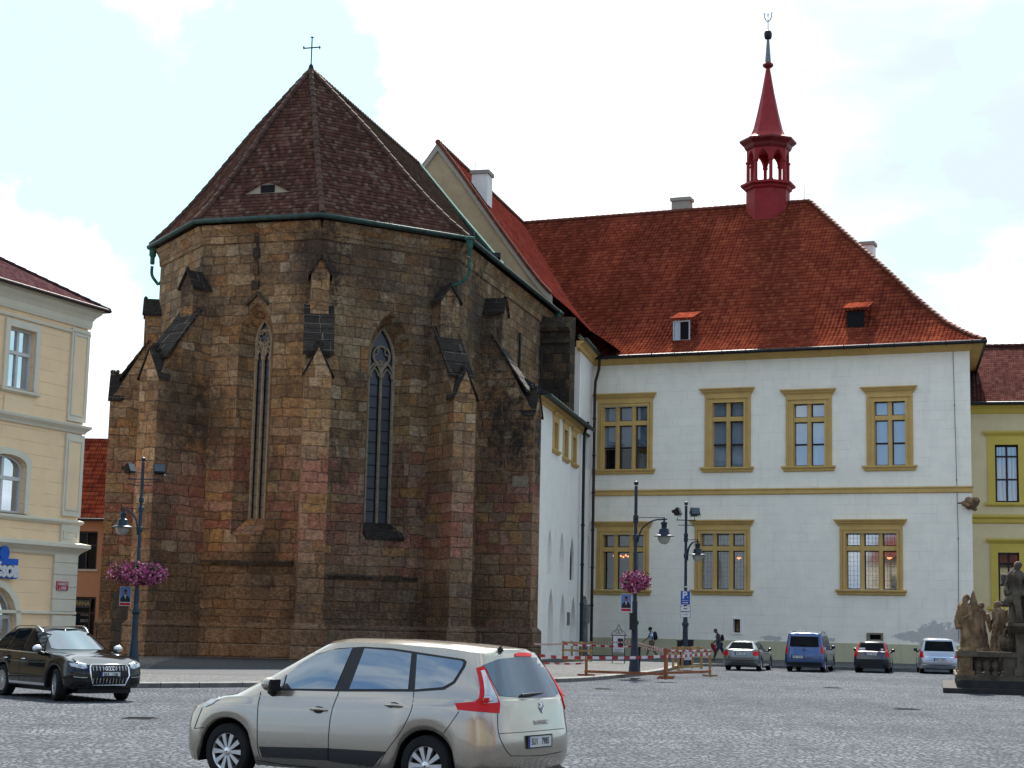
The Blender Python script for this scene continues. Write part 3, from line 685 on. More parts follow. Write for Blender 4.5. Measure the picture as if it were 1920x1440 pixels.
def buttress(root, th, L, w, zlo, zhi, L2, w2, ztop, gz=None, pw=.16, mat='stone_buttress'):
    "two-stage buttress: root on the wall, th its outward direction"
    D = dirv(th); D3 = Vector((D.x, D.y, 0)); S = Vector((-D.y, D.x, 0)); O = Vector((root.x, root.y, 0))
    def q(l, s, z): return O + D3*l + S*s + Vector((0, 0, z))
    hw = w/2; Li = -.9
    sh = MB()
    gp = zlo+.75          # gable point of the lower stage
    prof = [(Li, PZ-.1), (L, PZ-.1), (L, zlo-.45), (L-.3, zlo-.1), (L2*.8, zhi-.05), (Li, zhi+.6)]
    sh.prism([q(l, -hw, z) for l, z in prof], [q(l, hw, z) for l, z in prof])
    # gable front
    sh.prism([q(L-.9, -hw+.01, zlo-.5), q(L-.9, hw-.01, zlo-.5), q(L-.9, 0, gp)], [q(L+.03, -hw+.01, zlo-.5), q(L+.03, hw-.01, zlo-.5), q(L+.03, 0, gp)])
    b = sh.build('buttress', M[mat], church)
    pb = MB(); pb.prism([q(Li, -hw-pw, PZ-.1), q(Li, hw+pw, PZ-.1), q(L+pw, hw+pw, PZ-.1), q(L+pw, -hw-pw, PZ-.1)], [q(Li, -hw-pw, 1.50), q(Li, hw+pw, 1.50), q(L+pw, hw+pw, 1.50), q(L+pw, -hw-pw, 1.50)])
    pb.prism([q(Li, -hw-pw, 1.50), q(Li, hw+pw, 1.50), q(L+pw, hw+pw, 1.50), q(L+pw, -hw-pw, 1.50)], [q(Li, -hw, 1.68), q(Li, hw, 1.68), q(L, hw, 1.68), q(L, -hw, 1.68)])
    pb.build('plinth', M['plinth'], b)
    up = MB(); h2 = w2/2
    up.prism([q(Li, -h2, zhi-1.2), q(Li, h2, zhi-1.2), q(L2, h2, zhi-1.2), q(L2, -h2, zhi-1.2)], [q(Li, -h2, ztop-.55), q(Li, h2, ztop-.55), q(L2, h2, ztop-.55), q(L2, -h2, ztop-.55)])
    up.prism([q(Li, -h2, ztop-.56), q(Li, h2, ztop-.56), q(Li, 0, ztop+.12)], [q(L2, -h2, ztop-.56), q(L2, h2, ztop-.56), q(L2, 0, ztop+.12)])
    up.build('upper_stage', M[mat], b)
    # black slabs of the slope, in steps that lap over each other
    sb = MB(); n = 4; x0, zz0 = L2*.55, zhi+.22; x1, zz1 = L-.42, zlo+.02+(zhi-zlo)*.42/(L-L2*.8)
    hw2 = hw+.10
    for k in range(n):
        a, c = k/n, (k+1)/n+.03
        xa, za = x0+(x1-x0)*a, zz0+(zz1-zz0)*a; xb, zb = x0+(x1-x0)*c, zz0+(zz1-zz0)*c; th_ = .10+.03*(n-k)/n
        sb.hexa([q(xa, -hw2, za-th_), q(xb, -hw2, zb-th_), q(xb, hw2, zb-th_), q(xa, hw2, za-th_), q(xa, -hw2, za+.02), q(xb, -hw2, zb+.07), q(xb, hw2, zb+.07), q(xa, hw2, za+.02)])
    for s in (-1, 1):      # the small saddle roof over the gable
        a = [q(L-1.25, 0, gp+.09), q(L+.09, 0, gp+.09), q(L+.09, s*(hw+.12), zlo-.52), q(L-.55, s*(hw+.12), zlo-.52)]
        sb.hexa([p-Vector((0, 0, .08)) for p in a]+a)
    sb.build('stone_slab_slope', M['slab_black'], b)
    cp = MB()
    for s in (-1, 1):
        a = [q(Li, 0, ztop+.22), q(L2+.12, 0, ztop+.22), q(L2+.12, s*(h2+.12), ztop-.60), q(Li, s*(h2+.12), ztop-.60)]
        cp.hexa([p-Vector((0, 0, .10)) for p in a]+a)
    cp.sphere(q(L2+.02, 0, ztop+.22), .10, 8, 6, 0, (1, 1, 1.2))
    cp.build('saddle_cap', M['slab_black'], b)
    # leafy stone bosses at the feet of the gable
    bo = MB()
    for k in range(6): bo.sphere(q(L+.02-rnd.uniform(0, .4), rnd.uniform(-.14, .14), gp+.05+rnd.uniform(-.05, .20)), rnd.uniform(.06, .11), 6, 5)
    bo.build('finial', M['slab_black'], b)
    return b
C0, C1, C2, Cm = WL[2], WL[3], WL[4], WL[1]
buttress(C0, -128, 2.75, 1.2, 12.6, 15.3, .85, .80, 17.0)
buttress(C1, -82, 2.6, 1.12, 12.55, 15.2, .80, .80, 17.35)
buttress(C2-dirv(A2)*.85, -58, 2.4, 1.12, 12.2, 14.9, .85, .95, 16.9)
buttress(Cm, -171, 2.0, 1.2, 12.4, 14.6, .6, .85, 16.7)
B3 = WL[4]+dirv(A3)*4.9
buttress(B3, A3-90, 2.75, 1.5, 12.3, 15.5, 1.0, .95, 17.4, mat='stone_buttress')
# low rough masonry against the foot of the left corner
lm = MB(); P = PF[1]
lm.fbox(P, .3, 3.2, PZ, 2.9, -.2, 1.6); lm.fbox(P, .5, 2.4, 2.9, 4.0, -.2, 1.1)
lm.build('retaining_masonry', M['stone_black'], church)

# cross-wall where the white wing begins
along = (onZ(1010, 1171, 1.82).xy if False else None)
PS = PF[4]
ub, _ = PS.uz(1012, 700)
XW = Plane(PS.p(ub, 0, 0), A3-90)          # runs outwards from the church wall, seen frontally
uw, _ = XW.uz(1084, 700)
zt0 = XW.uz(1012, 578)[1]; zt1 = XW.uz(1084, 612)[1]
cw = MB(); cw.prism([XW.p(-.2, PZ-.1), XW.p(uw, PZ-.1), XW.p(uw, zt1-.2), XW.p(-.2, zt0-.2)], [XW.p(-.2, PZ-.1, -1.3), XW.p(uw, PZ-.1, -1.3), XW.p(uw, zt1-.2, -1.3), XW.p(-.2, zt0-.2, -1.3)])
cw.build('cross_wall', M['stone_black'], church)
cc = MB(); cc.profile(XW, (-.1, uw+.12), [(-1.35, zt1-.25), (.14, zt1-.25), (.24, zt1-.05), (.02, zt1+.55), (-1.35, zt1+.75)])
zl = XW.uz(1050, 640)[1]; cc.profile(XW, (0, uw+.05), [(-.05, zl-.12), (.12, zl-.1), (.12, zl), (-.05, zl+.15)])
cc.build('cross_wall_coping', M['stone_black'], church)

# roof
apex = None
mid = (Vector(gCm)+Vector(gC2))/2
r = ray(583, 131); ax = Plane((mid.x, mid.y), A3); kk = ax.n.dot(ax.o-Vector((0, 0, CAMZ)))/ax.n.dot(r); apex = Vector((0, 0, CAMZ))+r*kk
rr_ = ray(785, 318); cz_ = Vector((0, 0, CAMZ)); hit_ = cz_+rr_*(ax.n.dot(ax.o-cz_)/ax.n.dot(rr_))
lr_ = ax.t.dot(hit_-apex); ridge_end = apex + ax.t*lr_; print('ridge length', lr_, hit_.z, apex.z)
rg = inset(-.06)
rl = [Vector((p.x, p.y, ZE+.02)) for p in rg]
pe_ = Plane(rg[4], A3); rl[5] = Vector((*pe_.p(pe_.uz(943, 497)[0], 0).xy, ZE+.02)); rl[0] = Vector((*(Vector(rg[1])+dirv(A3)*6.5), ZE+.02)); print('ridge', apex, ridge_end, rl)
rm = MB()
def roofface(a, b, c, d=None, flare=.10):
    "tiled slope with a slight bell-cast at the foot: a, b eave points, c (d) ridge points"
    n = 8; rows = []
    for k in range(n+1):
        t = k/n; sag = -flare*math.sin(math.pi*min(1, t*1.6))*4*(1-t)*.9
        A = a.lerp(d if d is not None else c, t); B = b.lerp(c, t); m_ = 6
        rows.append([A.lerp(B, j/m_)+Vector((0, 0, sag)) for j in range(m_+1)])
    return rows
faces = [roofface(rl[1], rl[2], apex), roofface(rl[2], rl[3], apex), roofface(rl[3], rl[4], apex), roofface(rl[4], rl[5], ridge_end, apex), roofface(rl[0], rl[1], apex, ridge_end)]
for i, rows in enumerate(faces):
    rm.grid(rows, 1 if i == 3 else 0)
dn_ = Vector((ridge_end.x, ridge_end.y, ZE)); rm.poly([rl[5], ridge_end, dn_], 2); rm.poly([rl[0], ridge_end, dn_], 2)
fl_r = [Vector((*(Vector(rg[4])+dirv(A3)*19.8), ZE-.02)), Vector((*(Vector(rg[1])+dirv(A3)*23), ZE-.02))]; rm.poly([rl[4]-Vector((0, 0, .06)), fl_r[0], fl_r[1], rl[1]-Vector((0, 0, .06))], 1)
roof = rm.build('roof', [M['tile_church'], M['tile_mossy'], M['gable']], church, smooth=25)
# soffit under the eaves
sf = MB(); inn = inset(.5)
for i in range(5):
    a, b = rl[i], rl[i+1]; c, d = inn[i+1], inn[i]
    sf.poly([a-Vector((0, 0, .05)), b-Vector((0, 0, .05)), Vector((c.x, c.y, ZE-.03)), Vector((d.x, d.y, ZE-.03))])
sf.build('soffit', M['dark_wood'], church)
def tile_line(mb, pts, r=.14, step=.38):
    "half-round ridge tiles lapping along a line"
    for a, b in zip(pts, pts[1:]):
        L = (b-a).length; n = max(1, int(L/step))
        for k in range(n):
            p = a.lerp(b, k/n); q = a.lerp(b, (k+1.12)/n); mb.tube([p, q], [r*1.12, r*.88], 8, 0)
hp = MB()
for rows in faces[:4]: tile_line(hp, [rw[0]+Vector((0, 0, .03)) for rw in rows][:-1]+[rows[-1][0]] if rows is not faces[3] else [rw[0] for rw in rows])
tile_line(hp, [apex, ridge_end]); tile_line(hp, [rw[-1] for rw in faces[4]])
cfl = MB(); cfl.tube([ridge_end+Vector((0, 0, .05)), ridge_end.lerp(rl[5], .5)+Vector((0, 0, .0)), rl[5]+Vector((0, 0, .05))], .11, 6); cfl.build('copper_flashing', M['copper'], roof)
hp.build('hip_tiles', M['tile_ridge'], roof, smooth=50)
# eyelid dormer on the front left slope
a, b, c = rl[2], rl[3], apex; tt = (b-a).normalized(); up = (c-a.lerp(b, .5)).normalized(); nn = tt.cross(up).normalized()
if nn.y > 0: nn = -nn
def hit(px, py, p0, n): r = ray(px, py); k = n.dot(p0-Vector((0, 0, CAMZ)))/n.dot(r); return Vector((0, 0, CAMZ))+r*k
pm = [hit(502, 362, faces[1][3][3], nn)][0]
out2 = Vector((tt.y, -tt.x, 0)).normalized()
if out2.y > 0: out2 = -out2
eb = MB(); hw = 1.30; ev = []
bx = Vector((tt.x, tt.y, 0)).normalized(); slope = up.z/max(1e-6, (up.dot(-out2)))
rows = [[], []]; front = []; base = []
N = 24
for j in range(N+1):
    s = -1+2*j/N; h = .50*(.5+.5*math.cos(math.pi*s))**.85+.02
    f = pm+bx*(s*hw)+Vector((0, 0, h))+out2*.10; bk = f - out2*(h/slope*1.0+.35) ; bk.z += .02
    rows[0].append(f); rows[1].append(f-out2*(h/slope+.75)+Vector((0, 0, .08))); front.append(f-out2*.10-Vector((0, 0, .04))); base.append(pm+bx*(s*hw)-Vector((0, 0, .14)))
eb.grid(rows); eb.grid([rows[0], [p-Vector((0, 0, .07)) for p in rows[0]]])
ey = eb.build('eyelid_dormer', M['tile_church'], roof, smooth=60)
MB().grid([base, front]).build('dormer_front', M['gable_edge'], ey)
dm = MB(); dP = Plane((pm-out2*.0).xy, math.degrees(math.atan2(bx.y, bx.x)))
dm.fbox(dP, -.34, .34, pm.z+.02, pm.z+.36, -.1, .035); dm.build('dormer_opening', M['dark'], ey)
# gutters, rainwater heads and downpipes of verdigris copper
gm = MB(); gpt = [Vector((p.x, p.y, ZE-.06)) for p in inset(-.16)]
gpt[5] = Vector((*(Vector(inset(-.16)[4])+dirv(A3)*19.6), ZE-.06))
gm.tube(gpt[1:], .105, 8, 0); gm.tube([gpt[1], gpt[0]], .105, 8, 0)
gm.build('gutter', M['copper_dark'], church, smooth=50)
gm2 = MB()
for a, b in zip(gpt[1:5], gpt[2:6]):
    n = int((b-a).length/1.1)
    for k in range(n+1):
        p = a.lerp(b, k/n); gm2.tube([p+Vector((0, 0, -.13)), p+Vector((0, 0, .10))], .025, 5, 0)
gm2.tube([p+Vector((0, 0, .10)) for p in gpt[1:]], .022, 5, 0)
gm2.build('gutter_edge', M['copper_dark'], church)
def rainhead(p, mb, s=1.):
    mb.lathe([(.10*s, -.95*s), (.13*s, -.9*s), (.13*s, -.55*s), (.20*s, -.45*s), (.20*s, -.12*s), (.30*s, -.08*s), (.30*s, .05*s), (.24*s, .08*s)], p, 8, 0, math.pi/8)
for k, (px, py) in enumerate([(287, 465), (881, 447)]):
    q = onZ(px, py, ZE-.1); mb = MB(); rainhead(q, mb, .85)
    if k == 0: pts = [q+Vector((0, 0, -.9)), q+Vector((.02, .0, -1.35)), q+Vector((.30, .1, -1.75)), q+Vector((.50, .2, -2.0)), q+Vector((.50, .2, -6.3))]
    else: pts = [q+Vector((0, 0, -.9)), q+Vector((0, 0, -1.5)), q+Vector((-.15, .1, -1.9)), q+Vector((-.65, .3, -2.15)), q+Vector((-.95, .5, -2.2))]
    mb.tube(curve_pts(pts, 4), .075, 8); mb.build('downpipe', M['copper'] if k else M['copper'], church, smooth=40)
q = PS.p(*PS.uz(1030, 575)[:1], ZE-.1, .5); mb = MB(); rainhead(q, mb, .9); mb.tube([q-Vector((0, 0, .8)), q-Vector((0, 0, 1.6)), q-Vector((.05, .1, 2.1))], .06, 8); mb.build('downpipe', M['copper'], church, smooth=40)
pl_ = MB(); u0_, z0_ = PS.uz(969, 720); pl_.tube([PS.p(u0_, 17., .12), PS.p(u0_, 12.2, .12)], .07, 8); pl_.build('downpipe', M['metal_dark'], church, smooth=40); pl_ = MB()
u0_ = ub-.25; pl_.tube([PS.p(u0_, 17.1, .12), PS.p(u0_, 9.2, .12)], .06, 8); pl_.build('downpipe', M['metal_dark'], church, smooth=40)
# small openings and lead flashing on the right slope
fm = MB(); rf = faces[3]
for j in range(2):
    p = (Vector((*(Vector(rg[4])+dirv(A3)*(1.4 if j == 0 else 6.3)), ZE+.65))) + Vector((-.5, .1, 0)); fm = MB(); fm.box((p.x-.1, p.y-.2, p.z-.25), (p.x+.42, p.y+.4, p.z-.02)); fm.build('roof_vent', M['metal_dark'], roof)
# cross on the apex
cr = MB(); a = apex+Vector((0, 0, -.1))
xx = dirv(12); X3 = Vector((xx.x, xx.y, 0)); H = 1.72
cr.tube([a, a+Vector((0, 0, .32)), a+Vector((0, 0, .40))], [.17, .10, .04], 8)
cr.tube([a+Vector((0, 0, .3)), a+Vector((0, 0, H))], .032, 6); zc = a.z+H*.68
cr.tube([Vector((a.x, a.y, zc))-X3*.40+Vector((0, 0, -.04)), Vector((a.x, a.y, zc))+X3*.40+Vector((0, 0, .10))], .032, 6)
for e_, v in ((Vector((a.x, a.y, a.z+H)), X3), (Vector((a.x, a.y, zc))-X3*.38, Vector((0, 0, 1))), (Vector((a.x, a.y, zc+.08))+X3*.38, Vector((0, 0, 1)))):
    cr.tube([e_-v*.09, e_+v*.09], .025, 6); ax_ = Vector((0, 0, 1)) if v is X3 else X3
    cr.sphere(e_, .05, 6, 5)
cr.build('cross', M['iron'], roof)
# stone details: plaque on the big buttress, carved niche runs over the left window
P = PF[2]; uc = winfo[2][0]; za = winfo[2][3]+winfo[2][4]
nd = MB()
for z_, s_ in ((za+1.25, .35), (za+1.9, .28), (za+2.7, .30), (za+3.4, .22)): nd.fbox(P, uc-.15-s_/2, uc-.15+s_/2, z_, z_+.42, -.1, .10)
nd.fbox(P, uc-.18, uc-.08, za+2., za+4.1, -.1, .07)
for s in (-1, 1): nd.prism([P.p(uc, za+1.15, 0), P.p(uc+s*.55, za+.60, 0), P.p(uc+s*.50, za+.50, 0), P.p(uc, za+.98, 0)], [P.p(uc, za+1.15, .16), P.p(uc+s*.55, za+.60, .16), P.p(uc+s*.50, za+.50, .16), P.p(uc, za+.98, .16)])
nd.build('carved_niche', M['stone_black'], church)
BD = dirv(A3-90); BF = Plane((B3+BD*2.752).xy, A3); 
# plaque sits on the side of the big buttress that faces the square
PB = Plane((B3-dirv(A3)*.752).xy, A3-90)
u_, z_ = PB.uz(973, 902); MB().fbox(PB, u_-.32, u_+.45, z_-.28, z_+.24, -.05, .035).build('plaque', M['tracery'], church)
# ------------------------------------------------------------------ town hall
TP0 = onZ(1580, 1241, PZ); TH = Plane(TP0.xy, -23)
uL = TH.uz(1114, 900)[0]; uR = TH.uz(1822, 914)[0]
TH = Plane(TH.p(uL, 0).xy, -23); WT = uR-uL
ZTH = TH.uz(1480, 667)[1]
hall = thing('town_hall', 'white town hall with ochre window surrounds and large red tiled hipped roof', 'town hall', TH.p(WT/2, PZ, -6))
def moulding(P, u0, u1, z, prof, mb, end=True):
    "moulding mitred at both ends: prof = [(d, dz)] from bottom to top"
    n = len(prof); A = []; B = []
    for d, dz in prof: A.append(P.p(u0-d, z+dz, d)); B.append(P.p(u1+d, z+dz, d))
    A += [P.p(u0, z+prof[-1][1], -.06), P.p(u0, z+prof[0][1], -.06)]; B += [P.p(u1, z+prof[-1][1], -.06), P.p(u1, z+prof[0][1], -.06)]
    mb.prism(A, B)
holes = []; todo = []
def townwin(px0, px1, pyt, pyb, cols, kind, ftop=None):
    "architrave outline in the photograph"
    ym = (pyt+pyb)/2
    u0 = TH.uz(px0, ym)[0]; u1 = TH.uz(px1, ym)[0]; z1 = TH.uz((px0+px1)/2, pyt)[1]; z0 = TH.uz((px0+px1)/2, pyb)[1]
    todo.append((u0, u1, z0, z1, cols, kind))
    fr = .40 if cols == 2 else .30
    holes.append([(u0+fr, z0+.02), (u1-fr, z0+.02), (u1-fr, z1-.66), (u0+fr, z1-.66)])
townwin(1121, 1224, 742, 880, 3, 'upper_blind'); townwin(1322, 1408, 732, 876, 2, 'upper'); townwin(1474, 1560, 734, 874, 2, 'upper'); townwin(1625, 1712, 729, 873, 2, 'upper')
townwin(1119, 1217, 982, 1106, 3, 'hall'); townwin(1303, 1407, 979, 1106, 3, 'lead'); townwin(1575, 1693, 978, 1106, 3, 'lead')
# small niches low in the wall
def rect_px(P, x0, y0, x1, y1):
    u0, _ = P.uz(x0, (y0+y1)/2); u1, _ = P.uz(x1, (y0+y1)/2); _, z1 = P.uz((x0+x1)/2, y0); _, z0 = P.uz((x0+x1)/2, y1); return u0, z0, u1, z1
n1_ = rect_px(TH, 1375, 1161, 1388, 1186); n2_ = rect_px(TH, 1629, 1190, 1652, 1199)
for q in (n1_, n2_): holes.append([(q[0], q[1]), (q[2], q[1]), (q[2], q[3]), (q[0], q[3])])
wm = MB(); wm.wall(TH, [(-.9, PZ-.05), (WT, PZ-.05), (WT, ZTH+.1), (-.9, ZTH+.1)], holes)
for h in holes: wm.reveal(TH, h, 0, h, -.5)
SA = 77.5; SD = Vector((*dirv(SA), 0)); b0 = TH.p(WT, 0); L0 = TH.p(0, 0); DEP = 26
for a, b in ((b0, b0+SD*DEP), (b0+SD*DEP, L0+SD*DEP)):
    wm.poly([a+Vector((0, 0, PZ-.05)), b+Vector((0, 0, PZ-.05)), b+Vector((0, 0, ZTH+.1)), a+Vector((0, 0, ZTH+.1))])
wm.build('wall', M['white'], hall)
for q, nm in ((n1_, 'wall_niche'), (n2_, 'cellar_vent')):
    m1 = MB()
    for a in ((q[0]-.12, q[0], q[1]-.1, q[3]+.1), (q[2], q[2]+.12, q[1]-.1, q[3]+.1), (q[0], q[2], q[3], q[3]+.1), (q[0], q[2], q[1]-.1, q[1])): m1.fbox(TH, a[0], a[1], a[2], a[3], -.05, .05)
    o = m1.build(nm, M['white_plain'] if nm == 'wall_niche' else M['tracery'], hall); MB().fbox(TH, q[0], q[2], q[1], q[3], -.5, -.35).build('niche_back', M['stone_black'] if nm == 'wall_niche' else M['dark'], o)
    if nm == 'wall_niche':
        s = MB(); uc = (q[0]+q[2])/2; s.lathe([(.02, 0), (.09, .05), (.07, .2), (.11, .32), (.04, .45), (.07, .52), (.01, .6)], TH.p(uc, q[1]+.05, -.22), 8); s.build('niche_figure', M['statue_warm'], o)
ob = MB(); zb = TH.uz(1300, 1199)[1]
ob.fbox(TH, 0.02, WT+.03, PZ-.04, zb, -.05, .035); ob.build('base_course', M['olive'], hall)
bd = MB(); zb1 = TH.uz(1480, 915)[1]; moulding(TH, 0.1, WT-.02, zb1-.36, [(.05, 0), (.10, .04), (.10, .24), (.15, .28), (.15, .35)], bd); bd.build('string_course', M['ochre'], hall)
cn = MB(); moulding(TH, 0.1, WT-.02, ZTH-.05, [(.06, -.10), (.10, -.06), (.14, -.02), (.30, .06), (.52, .20), (.58, .24), (.58, .33)], cn); cn.build('cornice', M['ochre'], hall)
# exposed masonry where plaster has fallen near the corner
ex = MB(); rr = random.Random(5)
loop = [(1684, 1199), (1692, 1192), (1712, 1188), (1728, 1181), (1744, 1183), (1756, 1177), (1775, 1176), (1790, 1182), (1815, 1179), (1822, 1199)]
pp = []
for (a, b), (c, d_) in zip(loop, loop[1:]+loop[:1]):
    for k in range(3): t_ = k/3; pp.append((a+(c-a)*t_+(rr.uniform(-2, 2) if b < 1199 or d_ < 1199 else 0), b+(d_-b)*t_+(rr.uniform(-2, 2) if b < 1198 else 0)))

def build_townwin(u0, u1, z0, z1, cols, kind):
    fr = .40 if cols == 2 else .30
    a, b, c, d = u0+fr, u1-fr, z0+.02, z1-.66
    f = MB()
    for k, (o0, o1, dd) in enumerate([(0, .09, .09), (.09, .14, .13), (.14, fr-.09, .05), (fr-.09, fr+.02, .10)]):
        f.fbox(TH, u0+o0, u0+o1, z0, z1-.32-o0*.9, -.03, dd); f.fbox(TH, u1-o1, u1-o0, z0, z1-.32-o0*.9, -.03, dd)
        f.fbox(TH, u0+o1, u1-o1, z1-.32-o1*.9-.02, z1-.32-o0*.9, -.03, dd-.003)
    f.fbox(TH, u0+.02, u1-.02, z1-.33, z1-.18, -.03, .07)
    fw = f.build('window', M['ochre'], hall)
    cnm = MB(); moulding(TH, u0, u1, z1-.18, [(.04, -.10), (.08, -.04), (.10, .02), (.20, .10), (.22, .15), (.30, .22), (.32, .24), (.32, .30)], cnm); cnm.build('window_cornice', M['ochre'], fw)
    s = MB(); moulding(TH, u0-.02, u1+.02, z0-.30, [(.06, 0), (.12, .03), (.14, .12), (.22, .20), (.24, .22), (.24, .30)], s); s.build('sill', M['ochre'], fw)
    mw = .215; zt = c+(d-c)*.735; mu = MB(); n = cols; gw = (b-a-mw*(n-1))/n
    for k in range(1, n): x = a+gw*k+mw*(k-1); mu.fbox(TH, x, x+mw, c, d, -.30, -.06); mu.fbox(TH, x+.07, x+mw-.07, c, d, -.07, -.02)
    for k in range(n):
        x = a+(gw+mw)*k; mu.fbox(TH, x, x+gw, zt-.13, zt+.13, -.28, -.055)
    mu.fbox(TH, a, a+.06, c, d, -.3, -.05); mu.fbox(TH, b-.06, b, c, d, -.3, -.05)
    mu.build('mullion', M['ochre'], fw)
    sash = MB(); gl = MB(); bk = MB()
    fm = 0.055; dd0, dd1 = -.34, -.26
    for k in range(n):
        x0 = a+(gw+mw)*k; x1 = x0+gw
        for (y0, y1, split) in ((c, zt-.13, kind.startswith('upper')), (zt+.13, d, False)):
            sash.fbox(TH, x0, x0+fm, y0, y1, dd0, dd1); sash.fbox(TH, x1-fm, x1, y0, y1, dd0, dd1)
            sash.fbox(TH, x0+fm, x1-fm, y0, y0+fm, dd0, dd1-.002); sash.fbox(TH, x0+fm, x1-fm, y1-fm, y1, dd0, dd1-.002)
            if split: ymid = y0+(y1-y0)*.49; sash.fbox(TH, x0+fm, x1-fm, ymid-.05, ymid+.05, dd0, dd1+.01)
            gl.poly([TH.p(x0+fm, y0+fm, -.30), TH.p(x1-fm, y0+fm, -.30), TH.p(x1-fm, y1-fm, -.30), TH.p(x0+fm, y1-fm, -.30)])
            bk.poly([TH.p(x0, y0+(.0 if kind != 'upper_blind' or y0 > c+.1 else (y1-y0)*.46), -.42), TH.p(x1, y0+(.0 if kind != 'upper_blind' or y0 > c+.1 else (y1-y0)*.46), -.42), TH.p(x1, y1, -.42), TH.p(x0, y1, -.42)])
    sash.build('sash', M['brown_frame'], fw)
    gl.build('pane', M['glass_leaded'] if kind in ('lead', 'hall') else M['glass'], fw)
    bk.build('curtain', M['curt_grey'] if kind in ('lead', 'hall') else M['curt_blue'], fw) if kind != 'upper_blind' else bk.build('curtain', M['curt_blue'], fw)
    if kind in ('lead',):
        ll = MB()
        for k in range(n):
            x0 = a+(gw+mw)*k
            for j in (1, 2, 3): x = x0+gw*j/4; ll.fbox(TH, x-.008, x+.008, c, d, -.298, -.288)
            y = c+.25
            while y < d: ll.fbox(TH, x0+.03, x0+gw-.03, y-.006, y+.006, -.297, -.287); y += .26
        ll.build('lead_came', M['tracery'], fw)
    if kind in ('hall', 'lead'):
        lb = MB()
        for (fx, fz) in ([(.40, .62), (.46, .60), (.52, .63), (.57, .61), (.24, .62), (.62, .45)] if kind == 'hall' else [(.82, .56), (.85, .57), (.79, .57)]):
            lb.sphere(TH.p(a+(b-a)*fx, c+(d-c)*fz, -.40), .055, 8, 6)
        lb.build('chandelier_bulbs', M['lamp_on'], fw)
    # room behind
for w in todo: build_townwin(*w)
rb = MB()
for (u0, u1, z0, z1, cols, kind) in todo: rb.fbox(TH, u0, u1, z0-.2, z1, -1.6, -.55)
rb.build('room_interior', M['dark'], hall)

# roof: profile from eave (0) to ridge (1) with a bell-cast foot
PROF = [(0, 0), (.06, .034), (.12, .074), (.19, .128), (.27, .205), (.36, .30), (.5, .458), (.7, .672), (.85, .836), (1, 1)]
RP = Plane(TH.p(0, 0, -12.6).xy, -23); ur, ZR = RP.uz(1517, 377)
OV = .75; ZEV = ZTH+.28
cE = inter(TH.p(0, 0, OV).xy, -23, (b0+Vector((SD.y, -SD.x, 0))*OV).xy, SA)
eR = Vector((cE.x, cE.y, ZEV)); rR = RP.p(ur, ZR); eL = TH.p(-9, ZEV, OV); rL = RP.p(-14, ZR)
bR = eR+SD*30; rB = rR+SD*14
def sweep(e0, e1, r0, r1, nu=2):
    rows = []
    for t, h in PROF:
        A = e0.lerp(r0, t); B = e1.lerp(r1, t); A.z = e0.z+(r0.z-e0.z)*h; B.z = e1.z+(r1.z-e1.z)*h
        rows.append([A.lerp(B, j/nu) for j in range(nu+1)])
    return rows
rm = MB(); ff = sweep(eL, eR, rL, rR); rm.grid(ff); fh = sweep(eR, bR, rR, rR+SD*.01); rm.grid(fh)
eLb = L0+SD*26+Vector((0, 0, ZEV)); rm.poly([rL, rR, bR, Vector((eLb.x, eLb.y, ZEV))])
roof = rm.build('roof', M['tile_red'], hall, smooth=35)
el = MB(); k_ = .09
el.grid([[p-Vector((0, 0, .02)) for p in (eL, eR, bR)], [p-Vector((0, 0, .12)) for p in (eL, eR, bR)], [TH.p(-9, ZEV-.12, 0), TH.p(WT-.1, ZEV-.12, -.1), b0+SD*30+Vector((0, 0, ZEV-.12))]])
el.build('eaves_board', M['ochre'], hall)
ht = MB(); tile_line(ht, [r_[-1]+Vector((0, 0, .04)) for r_ in ff], .15, .40); tile_line(ht, [rL, rR], .15, .40); ht.build('ridge_tiles', M['tile_red_ridge'], roof, smooth=50)
gt = MB(); ge = [TH.p(.3, ZEV-.06, OV+.10), Vector((cE.x, cE.y, ZEV-.06))+TH.n*.10+Vector((SD.y, -SD.x, 0))*.10]; ge.append(ge[1]+SD*28)
gt.tube(ge, .11, 8)
n = 16
for k in range(n): p = ge[0].lerp(ge[1], (k+.5)/n); gt.tube([p+TH.n*.12+Vector((0, 0, .1)), p+TH.n*.12-Vector((0, 0, .02)), p-Vector((0, 0, .13)), p-TH.n*.2-Vector((0, 0, .02))], .025, 5)
gt.build('gutter', M['metal_dark'], hall, smooth=50)
def on_front(px, py, lift=0.):
    "point of the straight part of the front slope seen at the pixel"
    p0 = ff[5][0]; v1 = (ff[5][-1]-ff[5][0]); v2 = (ff[8][0]-ff[5][0]); nn_ = v1.cross(v2).normalized()
    r = ray(px, py); c = Vector((0, 0, CAMZ)); return c+r*(nn_.dot(p0-c)/nn_.dot(r))
def chimney(name, P, u0, u1, zb_, zt_, dp, mat, parent, cap=True):
    mb = MB(); mb.fbox(P, u0, u1, zb_, zt_-.22, -dp, 0); o = mb.build(name, mat, parent)
    c = MB(); c.fbox(P, u0-.09, u1+.09, zt_-.22, zt_, -dp-.09, .09); c.build('chimney_cap', M['gable_edge'], o); return o
u0_, _ = RP.uz(1259, 385); u1_, _ = RP.uz(1292, 385); zt_ = RP.uz(1275, 370)[1]; chimney('chimney', RP, u0_, u1_, ZR-1.2, zt_, .8, M['gable_edge'], roof)
BP = Plane(RP.p(0, 0, -2.5).xy, -23); u0_, _ = BP.uz(1611, 470); u1_, _ = BP.uz(1637, 470); zt_ = BP.uz(1624, 453)[1]; chimney('chimney', BP, u0_, u1_, zt_-5.5, zt_, .9, M['white_plain'], roof)
